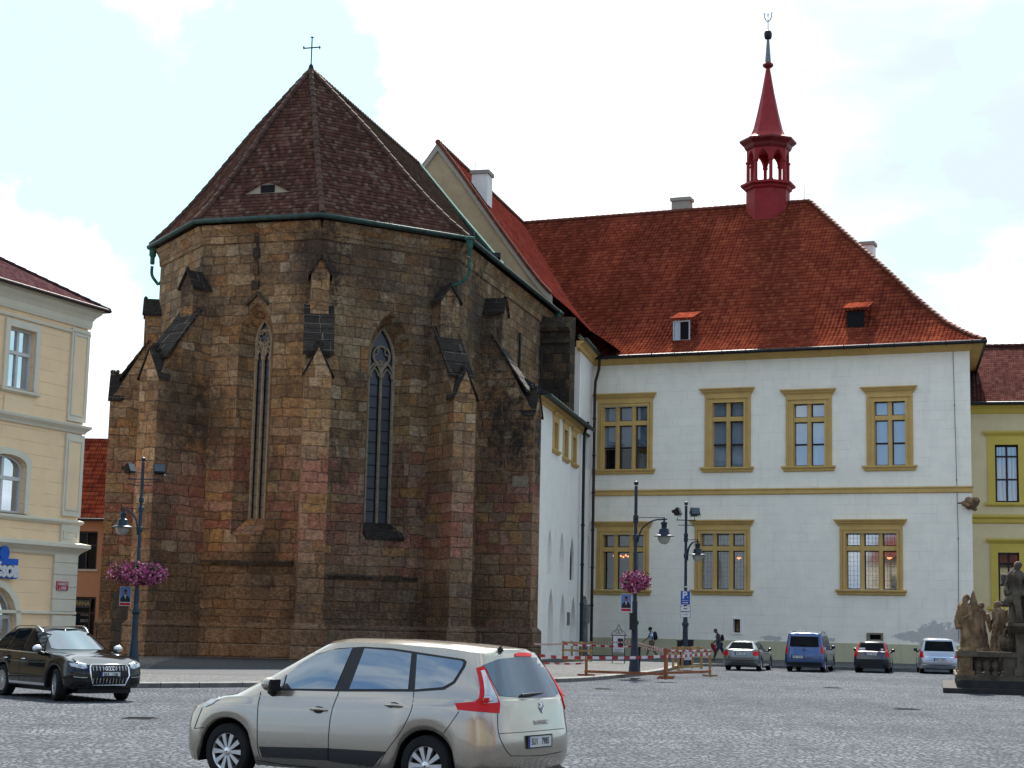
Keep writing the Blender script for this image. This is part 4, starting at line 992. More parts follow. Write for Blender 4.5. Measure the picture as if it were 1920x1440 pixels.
def roof_hatch(px0, px1, pyt, pyb, light):
    p = on_front((px0+px1)/2, pyb); P = Plane((p.x, p.y), -23); u0 = P.uz(px0, pyb)[0]; u1 = P.uz(px1, pyb)[0]; z1 = P.uz((px0+px1)/2, pyt+12)[1]; z0 = p.z-.1
    mb = MB(); mb.fbox(P, u0+.08, u1-.08, z0, z1, -2.2, .25); o = mb.build('roof_hatch', M['tile_red'], roof)
    r2 = MB(); a = P.uz((px0+px1)/2, pyt)[1]
    r2.prism([P.p(u0-.05, z1+.02, .42), P.p(u0-.05, a+.25, -1.4), P.p(u0-.05, a+.40, -1.4), P.p(u0-.05, z1+.14, .42)], [P.p(u1+.05, z1+.02, .42), P.p(u1+.05, a+.25, -1.4), P.p(u1+.05, a+.40, -1.4), P.p(u1+.05, z1+.14, .42)]); r2.build('hatch_roof', M['tile_red'], o)
    w = MB(); w.fbox(P, u0+.2, u1-.2, z0+.12, z1-.08, .2, .275); w.build('hatch_opening', M['dark'], o)
    if light:
        w = MB(); w.fbox(P, u0+.15, u1-.15, z0+.05, z0+.14, .27, .32); w.fbox(P, u0+.15, u1-.15, z1-.1, z1-.02, .27, .32)
        for t in (0, .38, 1): x = u0+.15+(u1-u0-.38)*t; w.fbox(P, x, x+.08, z0+.13, z1-.09, .27, .315)
        w.build('hatch_frame', M['white_frame'], o)
        w = MB(); w.fbox(P, u0+.25, u0+.15+(u1-u0-.38)*.38, z0+.14, z1-.1, .255, .29); w.build('hatch_pane', M['curt_blue'], o)
roof_hatch(1260, 1301, 590, 640, True); roof_hatch(1584, 1629, 571, 615, False)
# lightning rods on the ridge
for px in (1365, 1508, 1120): u_, z_ = RP.uz(px, 390); MB().tube([RP.p(u_, ZR), RP.p(u_, ZR+1.1)], .018, 5).build('lightning_rod', M['iron'], roof)
lw = MB(); pts = [TH.p(*TH.uz(x, y), .06) for x, y in [(1787, 657), (1790, 760), (1794, 900), (1797, 1010), (1798, 1200)]]; lw.tube(pts, .014, 5)
for p in pts[:-1]: lw.sphere(p, .04, 6, 4)
lw.build('lightning_conductor', M['metal_dark'], hall)

# ridge turret
tu, _ = RP.uz(1440, 330); TC = RP.p(tu, 0); RT = 1.42; rot = R_(-23-90+22.5)
def zt(py): return RP.uz(1438, py)[1]
tur = MB(); zb1 = zt(360)
tur.lathe([(RT*1.02, ZR-2.6), (RT*1.02, zb1)], TC, 8, 0, rot)
tb = tur.build('turret', M['red_paint'], hall)
t2 = MB(); t2.lathe([(RT*1.02, zb1-.05), (RT*1.12, zb1+.05), (RT*1.15, zb1+.18), (RT*1.30, zb1+.28), (RT*1.30, zb1+.42), (RT*1.0, zb1+.52), (.02, zb1+.53)], TC, 8, 0, rot); t2.build('turret_cornice', M['red_paint'], tb)
ztop = zt(284); zc0 = zb1+.5; zs = zc0+(ztop-zc0)*.62
for k in range(8):
    a = rot+math.pi/4*k; p = TC+Vector((math.cos(a), math.sin(a), 0))*(RT*.93); c = MB()
    c.lathe([(.17, zc0-.05), (.17, zc0+.08), (.125, zc0+.14), (.125, zs-.1), (.19, zs-.02), (.19, zs+.06)], p, 8, 0, a); c.build('turret_column', M['red_paint'], tb)
ar = MB()
for k in range(8):       # pointed arches between the columns
    a0 = rot+math.pi/4*k; a1 = a0+math.pi/4
    p0 = TC+Vector((math.cos(a0), math.sin(a0), 0))*RT; p1 = TC+Vector((math.cos(a1), math.sin(a1), 0))*RT
    d = (p1-p0); PP = Plane(p0.xy, math.degrees(math.atan2(d.y, d.x))); L = d.length
    sg = 1 if PP.n.dot(p0+p1-2*TC) > 0 else -1
    hole = arch(L/2, L-.36, zs, zs+.02, .72, 6); out = [(0, zs+.02), (hole[0][0], zs+.02)]+[h for h in hole[2:]][::-1]+[(hole[1][0], zs+.02), (L, zs+.02), (L, ztop+.05), (0, ztop+.05)]
    A = [PP.p(u, z, 0) for u, z in out]; B = [PP.p(u, z, -.2*sg) for u, z in out]; ar.prism(A, B)
ar.build('turret_arcade', M['red_paint'], tb)
t3 = MB(); t3.lathe([(RT*.2, ztop-.02), (RT*1.04, ztop), (RT*1.10, ztop+.12), (RT*1.14, ztop+.30), (RT*1.30, ztop+.48), (RT*1.34, ztop+.52), (RT*1.34, ztop+.64), (RT*1.1, ztop+.72)], TC, 8, 0, rot); t3.build('spire_cornice', M['red_dark'], tb)
zsp = zt(127); H = zsp-ztop-.62; z0 = ztop+.66; t4 = MB()
t4.lathe([(RT*1.30, z0), (RT*1.0, z0+H*.035), (RT*.80, z0+H*.09), (RT*.68, z0+H*.17), (RT*.50, z0+H*.38), (RT*.30, z0+H*.65), (RT*.10, z0+H*.97), (.10, z0+H)], TC, 8, 0, rot); sp = t4.build('spire', M['red_paint'], tb)
t5 = MB(); t5.lathe([(.10, zsp-.1), (.24, zsp), (.36, zsp+.1), (.36, zsp+.22), (.20, zsp+.36)], TC, 10); t5.build('spire_ring', M['red_dark'], tb)
zb2 = zt(66); t6 = MB(); t6.lathe([(.20, zsp+.35), (.17, zsp+.8), (.09, zb2-.35), (.09, zb2-.25)], TC, 8); t6.build('finial_shaft', M['zinc'], tb, smooth=40)
t7 = MB(); t7.lathe([(.14, zb2-.30), (.22, zb2-.25), (.26, zb2-.1), (.27, zb2+.1), (.22, zb2+.25), (.08, zb2+.33)], TC, 12); t7.build('finial_ball', M['metal_dark'], tb, smooth=60)
zv = zt(27); t8 = MB(); t8.tube([TC+Vector((0, 0, zb2+.3)), TC+Vector((0, 0, zv-.35))], .03, 6)
X3 = TH.t; t8.tube([TC+X3*x+Vector((0, 0, zv-.35+z)) for x, z in [(-.30, .45), (-.22, .40), (-.24, .15), (-.12, -.1), (0, -.16), (.12, -.1), (.24, .15), (.22, .40), (.30, .45)]], .035, 6)
t8.tube([TC+X3*x+Vector((0, 0, zv-.35+z)) for x, z in [(0, .42), (-.06, .25), (0, .05), (.06, .25), (0, .42)]], .022, 5); t8.build('weather_vane', M['zinc'], tb)

# ---- wing behind the choir: gable wall and roof
GP = Plane(PS.p(PS.uz(1033, 575)[0], 0, 0).xy, A3-90)
ug, zg = GP.uz(822, 271); zf = GP.uz(1035, 577)[1]
ugL = ug-(0-ug)*1.0
gm_ = MB(); half = 0.-ug
PRW = [(0, 1), (.2, .815), (.4, .62), (.6, .425), (.8, .235), (.92, .13), (1.0, .072), (1.2, -.07), (1.42, -.175)]
def wz(t): 
    for (a, b), (c, d) in zip(PRW, PRW[1:]):
        if a <= t <= c: return zf+(zg-zf)*(b+(d-b)*(t-a)/(c-a))
pts = [(ug+half*t, wz(t)) for t in (0, .2, .4, .6, .8, .92, 1.0)]; ptl = [(ug-half*t, wz(t)) for t in (0, .2, .4, .6, .8, 1.0)]
outl = [(ug+half, 15.), *pts[::-1], *ptl[1:], (ug-half, 15.)]
gm_.prism([GP.p(u, z, 0) for u, z in outl], [GP.p(u, z, -.35) for u, z in outl]); gab = gm_.build('gable_wall', M['gable'], hall)
gb = MB()
for side in (pts, ptl):
    for (a, b), (c, d) in zip(side, side[1:]):
        gb.prism([GP.p(a, b+.06, .12), GP.p(c, d+.06, .12), GP.p(c, d-.40, .12), GP.p(a, b-.40, .12)], [GP.p(a, b+.06, -.1), GP.p(c, d+.06, -.1), GP.p(c, d-.40, -.1), GP.p(a, b-.40, -.1)])
gb.build('gable_coping', M['gable_edge'], gab)
gs = MB(); 
u_, z_ = GP.uz(777, 303); gs.prism([GP.p(u_-.35, z_-1.6, .7), GP.p(u_+.9, z_-1.6, .7), GP.p(u_+.75, z_-1.0, .7), GP.p(u_, z_, .7)], [GP.p(u_-.35, z_-1.6, .05), GP.p(u_+.9, z_-1.6, .05), GP.p(u_+.75, z_-1.0, .05), GP.p(u_, z_, .05)]); gs.build('gable_stump', M['gable_edge'], gab)
wr = MB(); BK = 24.; rows = []
for t, _ in PRW: rows.append([GP.p(ug+half*t, wz(t)+.10, .15), GP.p(ug+half*t, wz(t)+.10, -BK/2), GP.p(ug+half*t, wz(t)+.10, -BK)])
wr.grid([[GP.p(ug-half*1.0, zf+.1, .15), GP.p(ug-half, zf+.1, -BK/2), GP.p(ug-half, zf+.1, -BK)]]+rows[:7])
wr.grid([[GP.p(ug+half*t, wz(t)+.10, d_) for d_ in (-4.2, -12, -BK)] for t in (1.0, 1.2, 1.42)])
wroof = wr.build('wing_roof', M['tile_wing'], hall, smooth=35)
wt = MB(); tile_line(wt, [GP.p(ug, zg+.12, .15), GP.p(ug, zg+.12, -BK)], .15, .40); tile_line(wt, [r_[0]+Vector((0, 0, .03)) for r_ in rows[:7]], .10, .40); wt.build('ridge_tiles', M['tile_red_ridge'], wroof, smooth=50)
for t_, d_ in ((0., -.6), (0., -8.)): MB().tube([GP.p(ug+half*t_, wz(t_)+.1, d_), GP.p(ug+half*t_, wz(t_)+1.1, d_)], .018, 5).build('lightning_rod', M['iron'], wroof)
# white chimney on the wing ridge
CPl = Plane(GP.p(ug+half*.12, 0, -2.6).xy, A3-90); u0_, _ = CPl.uz(884, 350); u1_, _ = CPl.uz(914, 350); zt_ = CPl.uz(898, 319)[1]; zb_ = CPl.uz(898, 400)[1]
chimney('chimney', CPl, u0_, u1_, zb_-2.2, zt_, 1.1, M['white_plain'], wroof)

# ---- wall of the wing and the low annex beside the choir
S0 = B3+BD*2.55+dirv(A3)*.70; E0 = TH.p(0, 0).xy; dd_ = E0-S0
AN = Plane(S0, math.degrees(math.atan2(dd_.y, dd_.x))); LA = dd_.length
k_x = (AN.o-XW.o).dot(AN.n)/XW.t.dot(AN.n)-.20/XW.t.dot(AN.n)
print('cross wall', uw, k_x)
for nm in ('cross_wall', 'cross_wall_coping'):
    for v in bpy.data.objects[nm].data.vertices:
        w_ = v.co+church.location; u_ = (w_-XW.o).dot(XW.t)
        if u_ > k_x: v.co -= XW.t*(u_-k_x)
ua = AN.uz(1090, 950)[0]; uc_ = AN.uz(1086, 700)[0]
wing = MB(); zw0 = AN.uz(1096, 652)[1]; zw1 = AN.uz(1112, 672)[1]; zw = (zw0+zw1)/2
D0 = -.14
dr = AN.uz(1093.5, 1120)[0], AN.uz(1107, 1120)[0]; zdt = AN.uz(1100, 1118)[1]; zdb = PZ+.05
hd = arch((dr[0]+dr[1])/2, dr[1]-dr[0], zdb, zdt-1.15, 1.15, 6)
q = rect_px(AN, 1100.5, 816, 1108, 880); hw_ = [(q[0], q[1]), (q[2], q[1]), (q[2], q[3]), (q[0], q[3])]
lx = (AN.uz(1104.5, 1040)[0], AN.uz(1109, 1040)[0]); hl4 = arch(sum(lx)/2, .7, AN.uz(1107, 1087)[1], AN.uz(1107, 1025)[1], .7, 5)
wing.wall(AN, [(ua, PZ-.05), (LA+.6, PZ-.05), (LA+.6, zw), (uc_, zw), (ua-.3, zw)], [hd, hw_, hl4], D0)
for h, dp in ((hd, -.6), (hw_, -.3), (hl4, -.22)): wing.reveal(AN, h, D0, h, D0+dp)
wing.wall(AN, hl4, (), D0-.22); wing.poly([AN.p(ua-.3, zw, D0), AN.p(ua-.3, 9, D0), AN.p(ua-.3, 9, -2.5), AN.p(ua-.3, zw, -2.5)])
wg = wing.build('wing_wall', M['white_plain'], hall)
MB().wall(AN, hd, (), D0-.58).build('door', M['dark_wood'], hall)
dpl = MB()
for k in range(1, 5): x = dr[0]+(dr[1]-dr[0])*k/5; dpl.fbox(AN, x-.02, x+.02, zdb, zdt-.9, D0-.58, D0-.55)
dpl.build('door_batten', M['black'], hall)
w_ = MB(); w_.wall(AN, hw_, (), D0-.28); w_.build('window', M['dark'], hall)
w_ = MB(); w_.fbox(AN, q[0]-.05, q[2]+.05, q[3], q[3]+.12, D0-.02, D0+.06); w_.fbox(AN, (q[0]+q[2])/2-.03, (q[0]+q[2])/2+.03, q[1], q[3], D0-.27, D0-.2); w_.build('window_frame', M['brown_frame'], hall)
cnw = MB(); cnw.profile(AN, (uc_, LA-.3), [(D0-.05, zw-.28), (D0+.10, zw-.24), (D0+.16, zw-.05), (D0+.42, zw+.12), (D0-.05, zw+.16)]); cnw.build('cornice', M['ochre'], hall)
gtw = MB(); gtw.tube([AN.p(uc_, zw+.22, D0+.5), AN.p(LA-.1, zw+.22, D0+.5)], .11, 8); gtw.tube([AN.p(uc_, zw+.42, D0+.1), AN.p(LA, zw+.42, D0+.1)], .10, 6); gtw.build('gutter', M['copper_dark'], hall, smooth=50)
# downpipes in the corner
for (pxt, pyt, pxb, pyb, nm, m1) in ((1116, 690, 1110.5, 1238, 'corner', 'pipe_brown'), (1091, 800, 1085.5, 1236, 'annex', 'metal_dark')):
    ut = AN.uz(pxt, pyt, .1)[0]; u_ = min(ut, LA-.45); zt2 = AN.uz(pxt, pyt)[1]
    mb = MB()
    if nm == 'corner': pts = [TH.p(.5, ZEV-.15, OV), TH.p(.45, ZEV-.7, OV-.1), AN.p(u_+.05, ZEV-1.5, .12), AN.p(u_, ZEV-2.2, .10), AN.p(u_, 2.6, .10), AN.p(u_+.03, PZ+.1, .10)]
    else: pts = [AN.p(u_, zt2+.2, .45), AN.p(u_, zt2-.5, .25), AN.p(u_, zt2-1.1, .24), AN.p(u_, PZ+.1, .24)]
    mb.tube(pts, .085, 8)
    z_ = 3.
    while z_ < (15 if nm == 'corner' else 9): p = AN.p(u_, z_, .10 if nm == 'corner' else .24); mb.tube([p-Vector((0, 0, .05)), p+Vector((0, 0, .05))], .115, 8); z_ += 2.2
    mb.build('downpipe', M[m1], hall, smooth=50)
# the annex
annex = thing('annex', 'low white wing with blind pointed arches between the choir and the town hall', 'chapel wing', AN.p(ua/2, PZ, -1))
za0 = AN.uz(1036, 767, .1)[1]; za1 = AN.uz(1088, 799, .1)[1]; za = (za0+za1)/2
hs = []; deep = []
def pxarch(x0, x1, yt, yb, dp):
    ym = (yt+yb)/2; a, b = AN.uz(x0, ym)[0], AN.uz(x1, ym)[0]; z1 = AN.uz((x0+x1)/2, yt)[1]; z0 = max(PZ+.12, AN.uz((x0+x1)/2, yb)[1]); r_ = (b-a)*1.05
    h = arch((a+b)/2, b-a, z0, z1-r_, r_, 6); hs.append(h); deep.append(dp)
pxarch(1026.5, 1034.5, 991, 1077, .5); pxarch(1049, 1057.5, 997, 1083, .5); pxarch(1068.5, 1076, 1006, 1088, .30)
pxarch(1027, 1037, 1102, 1225, .8); pxarch(1049.5, 1059, 1111, 1225, .45); pxarch(1069.5, 1079, 1118, 1225, .40)
sw = [rect_px(AN, *t_) for t_ in ((1037.5, 792, 1045, 843), (1056.5, 806, 1063.5, 858), (1072.5, 820, 1079, 868))]
for q in sw: hs.append([(q[0], q[1]), (q[2], q[1]), (q[2], q[3]), (q[0], q[3])]); deep.append(.35)
am = MB(); am.wall(AN, [(0, PZ-.05), (ua, PZ-.05), (ua, za), (0, za)], hs)
for h, dp in zip(hs, deep): am.reveal(AN, h, 0, h, -dp)
for h, dp in zip(hs[:6], deep): am.wall(AN, h, (), -dp+.001)
am.poly([AN.p(ua, PZ-.05), AN.p(ua, za), AN.p(ua, za, -1), AN.p(ua, PZ-.05, -1)])
am.build('wall', M['white_plain'], annex)
for q in sw:
    f = MB(); 
    for (a, b, c, d, t_) in ((q[0]-.28, q[0]+.02, q[1]-.05, q[3]+.25, .06), (q[2]-.02, q[2]+.28, q[1]-.05, q[3]+.25, .06), (q[0], q[2], q[3]-.02, q[3]+.25, .055)): f.fbox(AN, a, b, c, d, -.3, t_)
    o = f.build('window', M['ochre'], annex); g = MB(); moulding(AN, q[0]-.28, q[2]+.28, q[3]+.25, [(.05, 0), (.08, .05), (.2, .15), (.2, .22)], g); g.build('window_cornice', M['ochre'], o)
    g = MB(); moulding(AN, q[0]-.26, q[2]+.26, q[1]-.25, [(.05, 0), (.1, .04), (.18, .14), (.18, .2)], g); g.build('sill', M['ochre'], o)
    MB().fbox(AN, q[0], q[2], q[1], q[3], -.4, -.28).build('pane', M['church_glass'], o)
sl_ = MB(); h = hs[2]; um = (h[0][0]*.6+h[1][0]*.4); sl_.fbox(AN, h[0][0]+.06, um+.12, h[0][1]+.1, h[3][1]-.2, -.3, -.28); sl_.build('slit_window', M['dark'], annex)
c_ = MB(); c_.profile(AN, (0, ua), [(-.05, za-.22), (.08, za-.2), (.12, za-.05), (.30, za+.08), (-.05, za+.1)]); c_.build('cornice', M['ochre'], annex)
r_ = MB(); inn = -3.2
A = [AN.p(-.1, za+.10, .55), AN.p(-.1, za+.22, .55), AN.p(-.1, za+2.5, inn), AN.p(-.1, za+.1, inn)]; B = [AN.p(ua+.12, za+.10, .55), AN.p(ua+.12, za+.22, .55), AN.p(ua+.12, za+2.5, inn), AN.p(ua+.12, za+.1, inn)]
r_.prism(A, B); r_.build('roof', M['metal_dark'], annex)
g_ = MB(); g_.tube([AN.p(-.1, za+.08, .62), AN.p(ua+.1, za+.08, .62)], .10, 8); g_.build('gutter', M['copper_dark'], annex, smooth=50)
eb_ = MB(); q = rect_px(AN, 1063, 1148, 1067, 1172); eb_.fbox(AN, q[0], q[2], q[1], q[3], -.02, .05); eb_.build('notice_plate', M['zinc'], annex)
ec = MB(); p = AN.p(AN.uz(1091, 1190)[0]-.2, PZ, .3); ec.fbox(AN, AN.uz(1088, 1190)[0], AN.uz(1095, 1190)[0]-.3, PZ, 2.0, D0, .25); ec.fbox(AN, AN.uz(1088, 1190)[0]-.1, AN.uz(1095, 1190)[0]-.2, 1.95, 3.0, D0, .35)
ec.build('meter_box', M['zinc'], annex)
# carved corner bracket
u_, z_ = TH.uz(1817, 945); cb = MB(); c = TH.p(WT-.05, z_, .25)
rr = random.Random(2)
for k in range(15): cb.sphere(c+Vector((rr.uniform(-.42, .32), rr.uniform(-.2, .2), rr.uniform(-.3, .3))), rr.uniform(.12, .24), 7, 5)
cb.tube([c+Vector((-.7, -.1, .0)), c+Vector((-.3, 0, .05))], .05, 6); cb.tube([c, c+Vector((.1, .35, -.2))], .12, 6)
tag(cb.build('wall_carving', M['statue_warm']), 'brown carved figure mounted on the right corner of the white town hall', 'carving')

# ------------------------------------------------------------------ pale yellow building on the right
YP = Plane(((TH.p(WT, 0)+SD*7).x-1.5, (TH.p(WT, 0)+SD*7).y+.4), -14); uy = 0
yb = thing('yellow_building', 'pale yellow house with lemon window surrounds and dark brown tiled roof behind the stone statues', 'building', YP.p(8, PZ, -5))
zE = YP.uz(1870, 765)[1]; wy = 22.
wd = [rect_px(YP, 1866, 834, 1910, 942), rect_px(YP, 1872, 1036, 1912, 1138)]
hy = [[(q[0], q[1]), (q[2], q[1]), (q[2], q[3]), (q[0], q[3])] for q in wd]
sp_ = 4.6; hy2 = []
for q in wd:
    for k in (1, 2, 3): hy2.append([(u+sp_*k, z) for u, z in [(q[0], q[1]), (q[2], q[1]), (q[2], q[3]), (q[0], q[3])]])
allh = hy+hy2
y_ = MB(); y_.wall(YP, [(uy, PZ-.05), (wy, PZ-.05), (wy, zE), (uy, zE)], allh)
for h in allh: y_.reveal(YP, h, 0, h, -.35)
y_.poly([YP.p(wy, PZ), YP.p(wy, zE), YP.p(wy, zE, -12), YP.p(wy, PZ, -12)])
y_.build('wall', M['pale_yellow'], yb)
for h in allh:
    a, c = h[0]; b, d = h[2]; f = MB(); fr = .42
    f.fbox(YP, a-fr, a, c, d+.5, -.3, .08); f.fbox(YP, b, b+fr, c, d+.5, -.3, .08); f.fbox(YP, a, b, d, d+.5, -.3, .075)
    w = f.build('window', M['lemon'], yb); g = MB(); moulding(YP, a-fr, b+fr, d+.5, [(.05, 0), (.1, .06), (.25, .2), (.25, .3)], g); g.build('window_cornice', M['lemon'], w)
    g = MB(); moulding(YP, a-fr, b+fr, c-.24, [(.08, 0), (.2, .1), (.2, .24)], g); g.build('sill', M['lemon'], w)
    s = MB(); m_ = (a+b)/2; hgt = d-c
    for x in (a+.05, m_, b-.05): s.fbox(YP, x-.06, x+.06, c, d, -.32, -.22)
    for zz in (c+.06, c+hgt*.40, c+hgt*.80, d-.06): s.fbox(YP, a, b, zz-.05, zz+.05, -.318, -.23)
    s.build('sash', M['brown_frame'], w)
    MB().poly([YP.p(a, c, -.28), YP.p(b, c, -.28), YP.p(b, d, -.28), YP.p(a, d, -.28)]).build('pane', M['glass'], w)
    MB().poly([YP.p(a, c, -.40), YP.p(b, c, -.40), YP.p(b, d, -.40), YP.p(a, d, -.40)]).build('curtain', M['curt_white'] if c > 6 else M['dark'], w)
g = MB(); zc_ = YP.uz(1870, 975)[1]; moulding(YP, uy, wy, zc_-.2, [(.05, 0), (.12, .06), (.12, .26), (.28, .36), (.28, .5)], g); g.build('string_course', M['lemon'], yb)
g = MB(); moulding(YP, uy, wy, zE-.35, [(.05, 0), (.1, .05), (.2, .3), (.38, .45), (.38, .55)], g); g.build('cornice', M['lemon'], yb)
RY = Plane(YP.p(0, 0, -6.0).xy, -14); zr = RY.uz(1870, 650)[1]
g = MB(); g.grid([[YP.p(-3, zE+.2, .7), YP.p(wy+.5, zE+.2, .7)], [YP.p(-3, zr, -6), YP.p(wy+.5, zr, -6)], [YP.p(-3, zE, -12.7), YP.p(wy+.5, zE, -12.7)]]); g.poly([YP.p(wy, zE, .4), YP.p(wy, zr, -6), YP.p(wy, zE, -12.4)])
ry = g.build('roof', M['tile_purple'], yb); g = MB(); tile_line(g, [YP.p(-3, zr+.02, -6), YP.p(wy+.5, zr+.02, -6)], .15, .4); g.build('ridge_tiles', M['tile_purple'], ry)
g = MB(); g.tube([YP.p(uy-1, zE+.18, .8), YP.p(wy+.5, zE+.18, .8)], .11, 8); g.build('gutter', M['metal_dark'], yb)

# ------------------------------------------------------------------ bank building on the left
rq = ray(133, 1190); kq = 60/rq.y; PB0 = Vector((0, 0, CAMZ))+rq*kq
BK_ = Plane((PB0.x, PB0.y), 67.6); WB = 22.
bank = thing('bank_building', 'cream stuccoed bank building with pale corner pilaster and blue sign', 'bank', BK_.p(-8, 0, -5))
def bz(px, py): return BK_.uz(px, py)[1]
zEb = (bz(0, 533)+bz(167, 585))/2; zB1 = (bz(0, 777)+bz(153, 803))/2; zB2 = (bz(2, 964)+bz(141, 982))/2; zB3 = (bz(0, 1015)+bz(140, 1030))/2; zB4 = (bz(43, 1146)+bz(132, 1150))/2
w1 = rect_px(BK_, 13, 616, 63, 731); w2 = rect_px(BK_, -22, 856, 46, 965)
hB = []; kinds = []
for k in range(5):
    s = -3.7*k
    hB.append([(w1[0]+s, w1[1]), (w1[2]+s, w1[1]), (w1[2]+s, w1[3]), (w1[0]+s, w1[3])]); kinds.append('rect')
    zt_ = BK_.uz(25, 853)[1]; zb_ = BK_.uz(25, 962)[1]; c_ = BK_.uz(10, 900)[0]; r0 = BK_.uz(45.5, 900)[0]; hw = r0-c_
    hB.append(segarch(c_+s, 2*hw, zb_, zt_-.35, .35)); kinds.append('arch')
    rg0 = BK_.uz(28, 1150)[0]; cg = rg0-1.15; ztg = BK_.uz(0, 1099)[1]; hB.append(segarch(cg+s, 2.3, .9, ztg-1.15, 1.15)); kinds.append('shop')
m_ = MB(); m_.wall(BK_, [(-WB, -.05), (0, -.05), (0, zEb), (-WB, zEb)], hB)
for h in hB: m_.reveal(BK_, h, 0, h, -.28)
m_.poly([BK_.p(0, 0), BK_.p(0, 0, -12), BK_.p(0, zEb, -12), BK_.p(0, zEb)]); m_.poly([BK_.p(-WB, 0), BK_.p(-WB, 0, -12), BK_.p(-WB, zEb, -12), BK_.p(-WB, zEb)]); m_.poly([BK_.p(-WB, 0, -12), BK_.p(0, 0, -12), BK_.p(0, zEb, -12), BK_.p(-WB, zEb, -12)])
m_.build('wall', M['cream'], bank)
for h, kd in zip(hB, kinds):
    us = [p[0] for p in h]; zz = [p[1] for p in h]; a, b, c, d = min(us), max(us), min(zz), max(zz); f = MB()
    big = [((u-(a+b)/2)*(1+.5/(b-a)*.9)+(a+b)/2, z+(.24 if z > (c+d)/2+.0 and kd == 'rect' else (.22*(z-c)/(d-c) if z > c+.01 else 0))) for u, z in h]
    f.add([BK_.p(u, z, .0) for u, z in h]+[BK_.p(u, z, .09) for u, z in h]+[BK_.p(u, z, .09) for u, z in big]+[BK_.p(u, z, .0) for u, z in big], [])
    n = len(h)
    for s in range(3):
        for i in range(n):
            j = (i+1) % n; f.f.append((s*n+i, s*n+j, (s+1)*n+j, (s+1)*n+i)); f.m.append(0)
    w = f.build('window', M['cream_trim'], bank, recalc=False)
    s = MB(); mid_ = (a+b)/2; zm = c+(d-c)*(.60 if kd != 'shop' else .45); t_ = .055
    zside = d if kd == 'rect' else h[2][1]
    for x0, x1, zt2 in ((a, a+.08, zside), (b-.08, b, zside), (mid_-t_, mid_+t_, d-.02)): s.fbox(BK_, x0, x1, c, zt2, -.25, -.14)
    s.fbox(BK_, a, b, c, c+.08, -.25, -.142); s.fbox(BK_, a, b, zm-.06, zm+.06, -.25, -.125)
    if kd == 'rect': s.fbox(BK_, a, b, d-.08, d, -.25, -.142)
    else: s.tube([BK_.p((u-mid_)*.96+mid_, z-.04, -.19) for u, z in h[2:]], .055, 6)
    s.build('sash', M['white_frame'], w); MB().wall(BK_, h, (), -.20).build('pane', M['glass_low'], w)
    MB().wall(BK_, h, (), -.27).build('curtain', M['curt_white'] if kd == 'rect' else M['curt_grey'], w)
    if kd == 'rect': g = MB(); moulding(BK_, a-.2, b+.2, c-.16, [(.05, 0), (.14, .06), (.14, .14)], g); g.build('sill', M['cream_trim'], w); g = MB(); g.fbox(BK_, a-.05, b+.05, c-.95, c-.25, -.02, .05); g.build('apron_panel', M['cream_plain'], w)
pl = MB(); u_a = BK_.uz(123, 800)[0]; u_b = BK_.uz(96, 1100)[0]
for x0, z0_, z1_ in ((u_a, zB1+.2, zEb-.75), (u_a, zB2+.2, zB1-.25), (u_a, zB3+.1, zB2-.1)):
    pl.fbox(BK_, x0, 0.06, z0_, z1_, -.05, .08)
    pl.fbox(BK_, x0+.10, x0+.16, z0_+.2, z1_-.2, .07, .115); pl.fbox(BK_, -.14, -.08, z0_+.2, z1_-.2, .07, .115); pl.fbox(BK_, x0+.16, -.14, z1_-.26, z1_-.2, .07, .11); pl.fbox(BK_, x0+.16, -.14, z0_+.2, z0_+.26, .07, .11)
z_ = zB4+.05
pl.fbox(BK_, u_b, 0.06, -.05, zB4-.1, -.05, .12)
while z_ < zB3-.2: pl.fbox(BK_, u_b, 0.06, z_, min(z_+.40, zB3-.15), -.05, .085); z_ += .415
pl.build('pilaster', M['cream_trim'], bank)
pp_ = MB()
for x0, z0_, z1_ in ((u_a, zB1+.2, zEb-.75), (u_a, zB2+.2, zB1-.25)): pp_.fbox(BK_, x0+.165, -.145, z0_+.265, z1_-.265, .04, .088)
pp_.build('pilaster_panel', M['orange'] if False else M['cream_plain'], bank)
for z_, pr in ((zEb-.55, [(.06, -.12), (.10, 0), (.10, .16), (.18, .3), (.30, .42), (.33, .46), (.33, .60)]), (zB1-.12, [(.06, -.08), (.10, 0), (.22, .12), (.24, .20), (.06, .26)]), (zB2-.08, [(.05, -.04), (.10, 0), (.16, .06), (.16, .12), (.05, .16)]), (zB3-.18, [(.06, -.1), (.12, 0), (.30, .14), (.36, .18), (.36, .30), (.08, .36)]), (zB4-.05, [(.05, -.02), (.09, 0), (.09, .08), (.04, .1)])):
    g = MB(); moulding(BK_, -WB, .02, z_, pr, g); g.build('cornice', M['cream_trim'], bank)
zf_ = zEb-.95; g = MB(); moulding(BK_, -WB, .02, zf_, [(.04, 0), (.08, .03), (.08, .1), (.04, .12)], g); g.build('frieze_band', M['cream_trim'], bank)
bo = .52; ze = zEb+.06
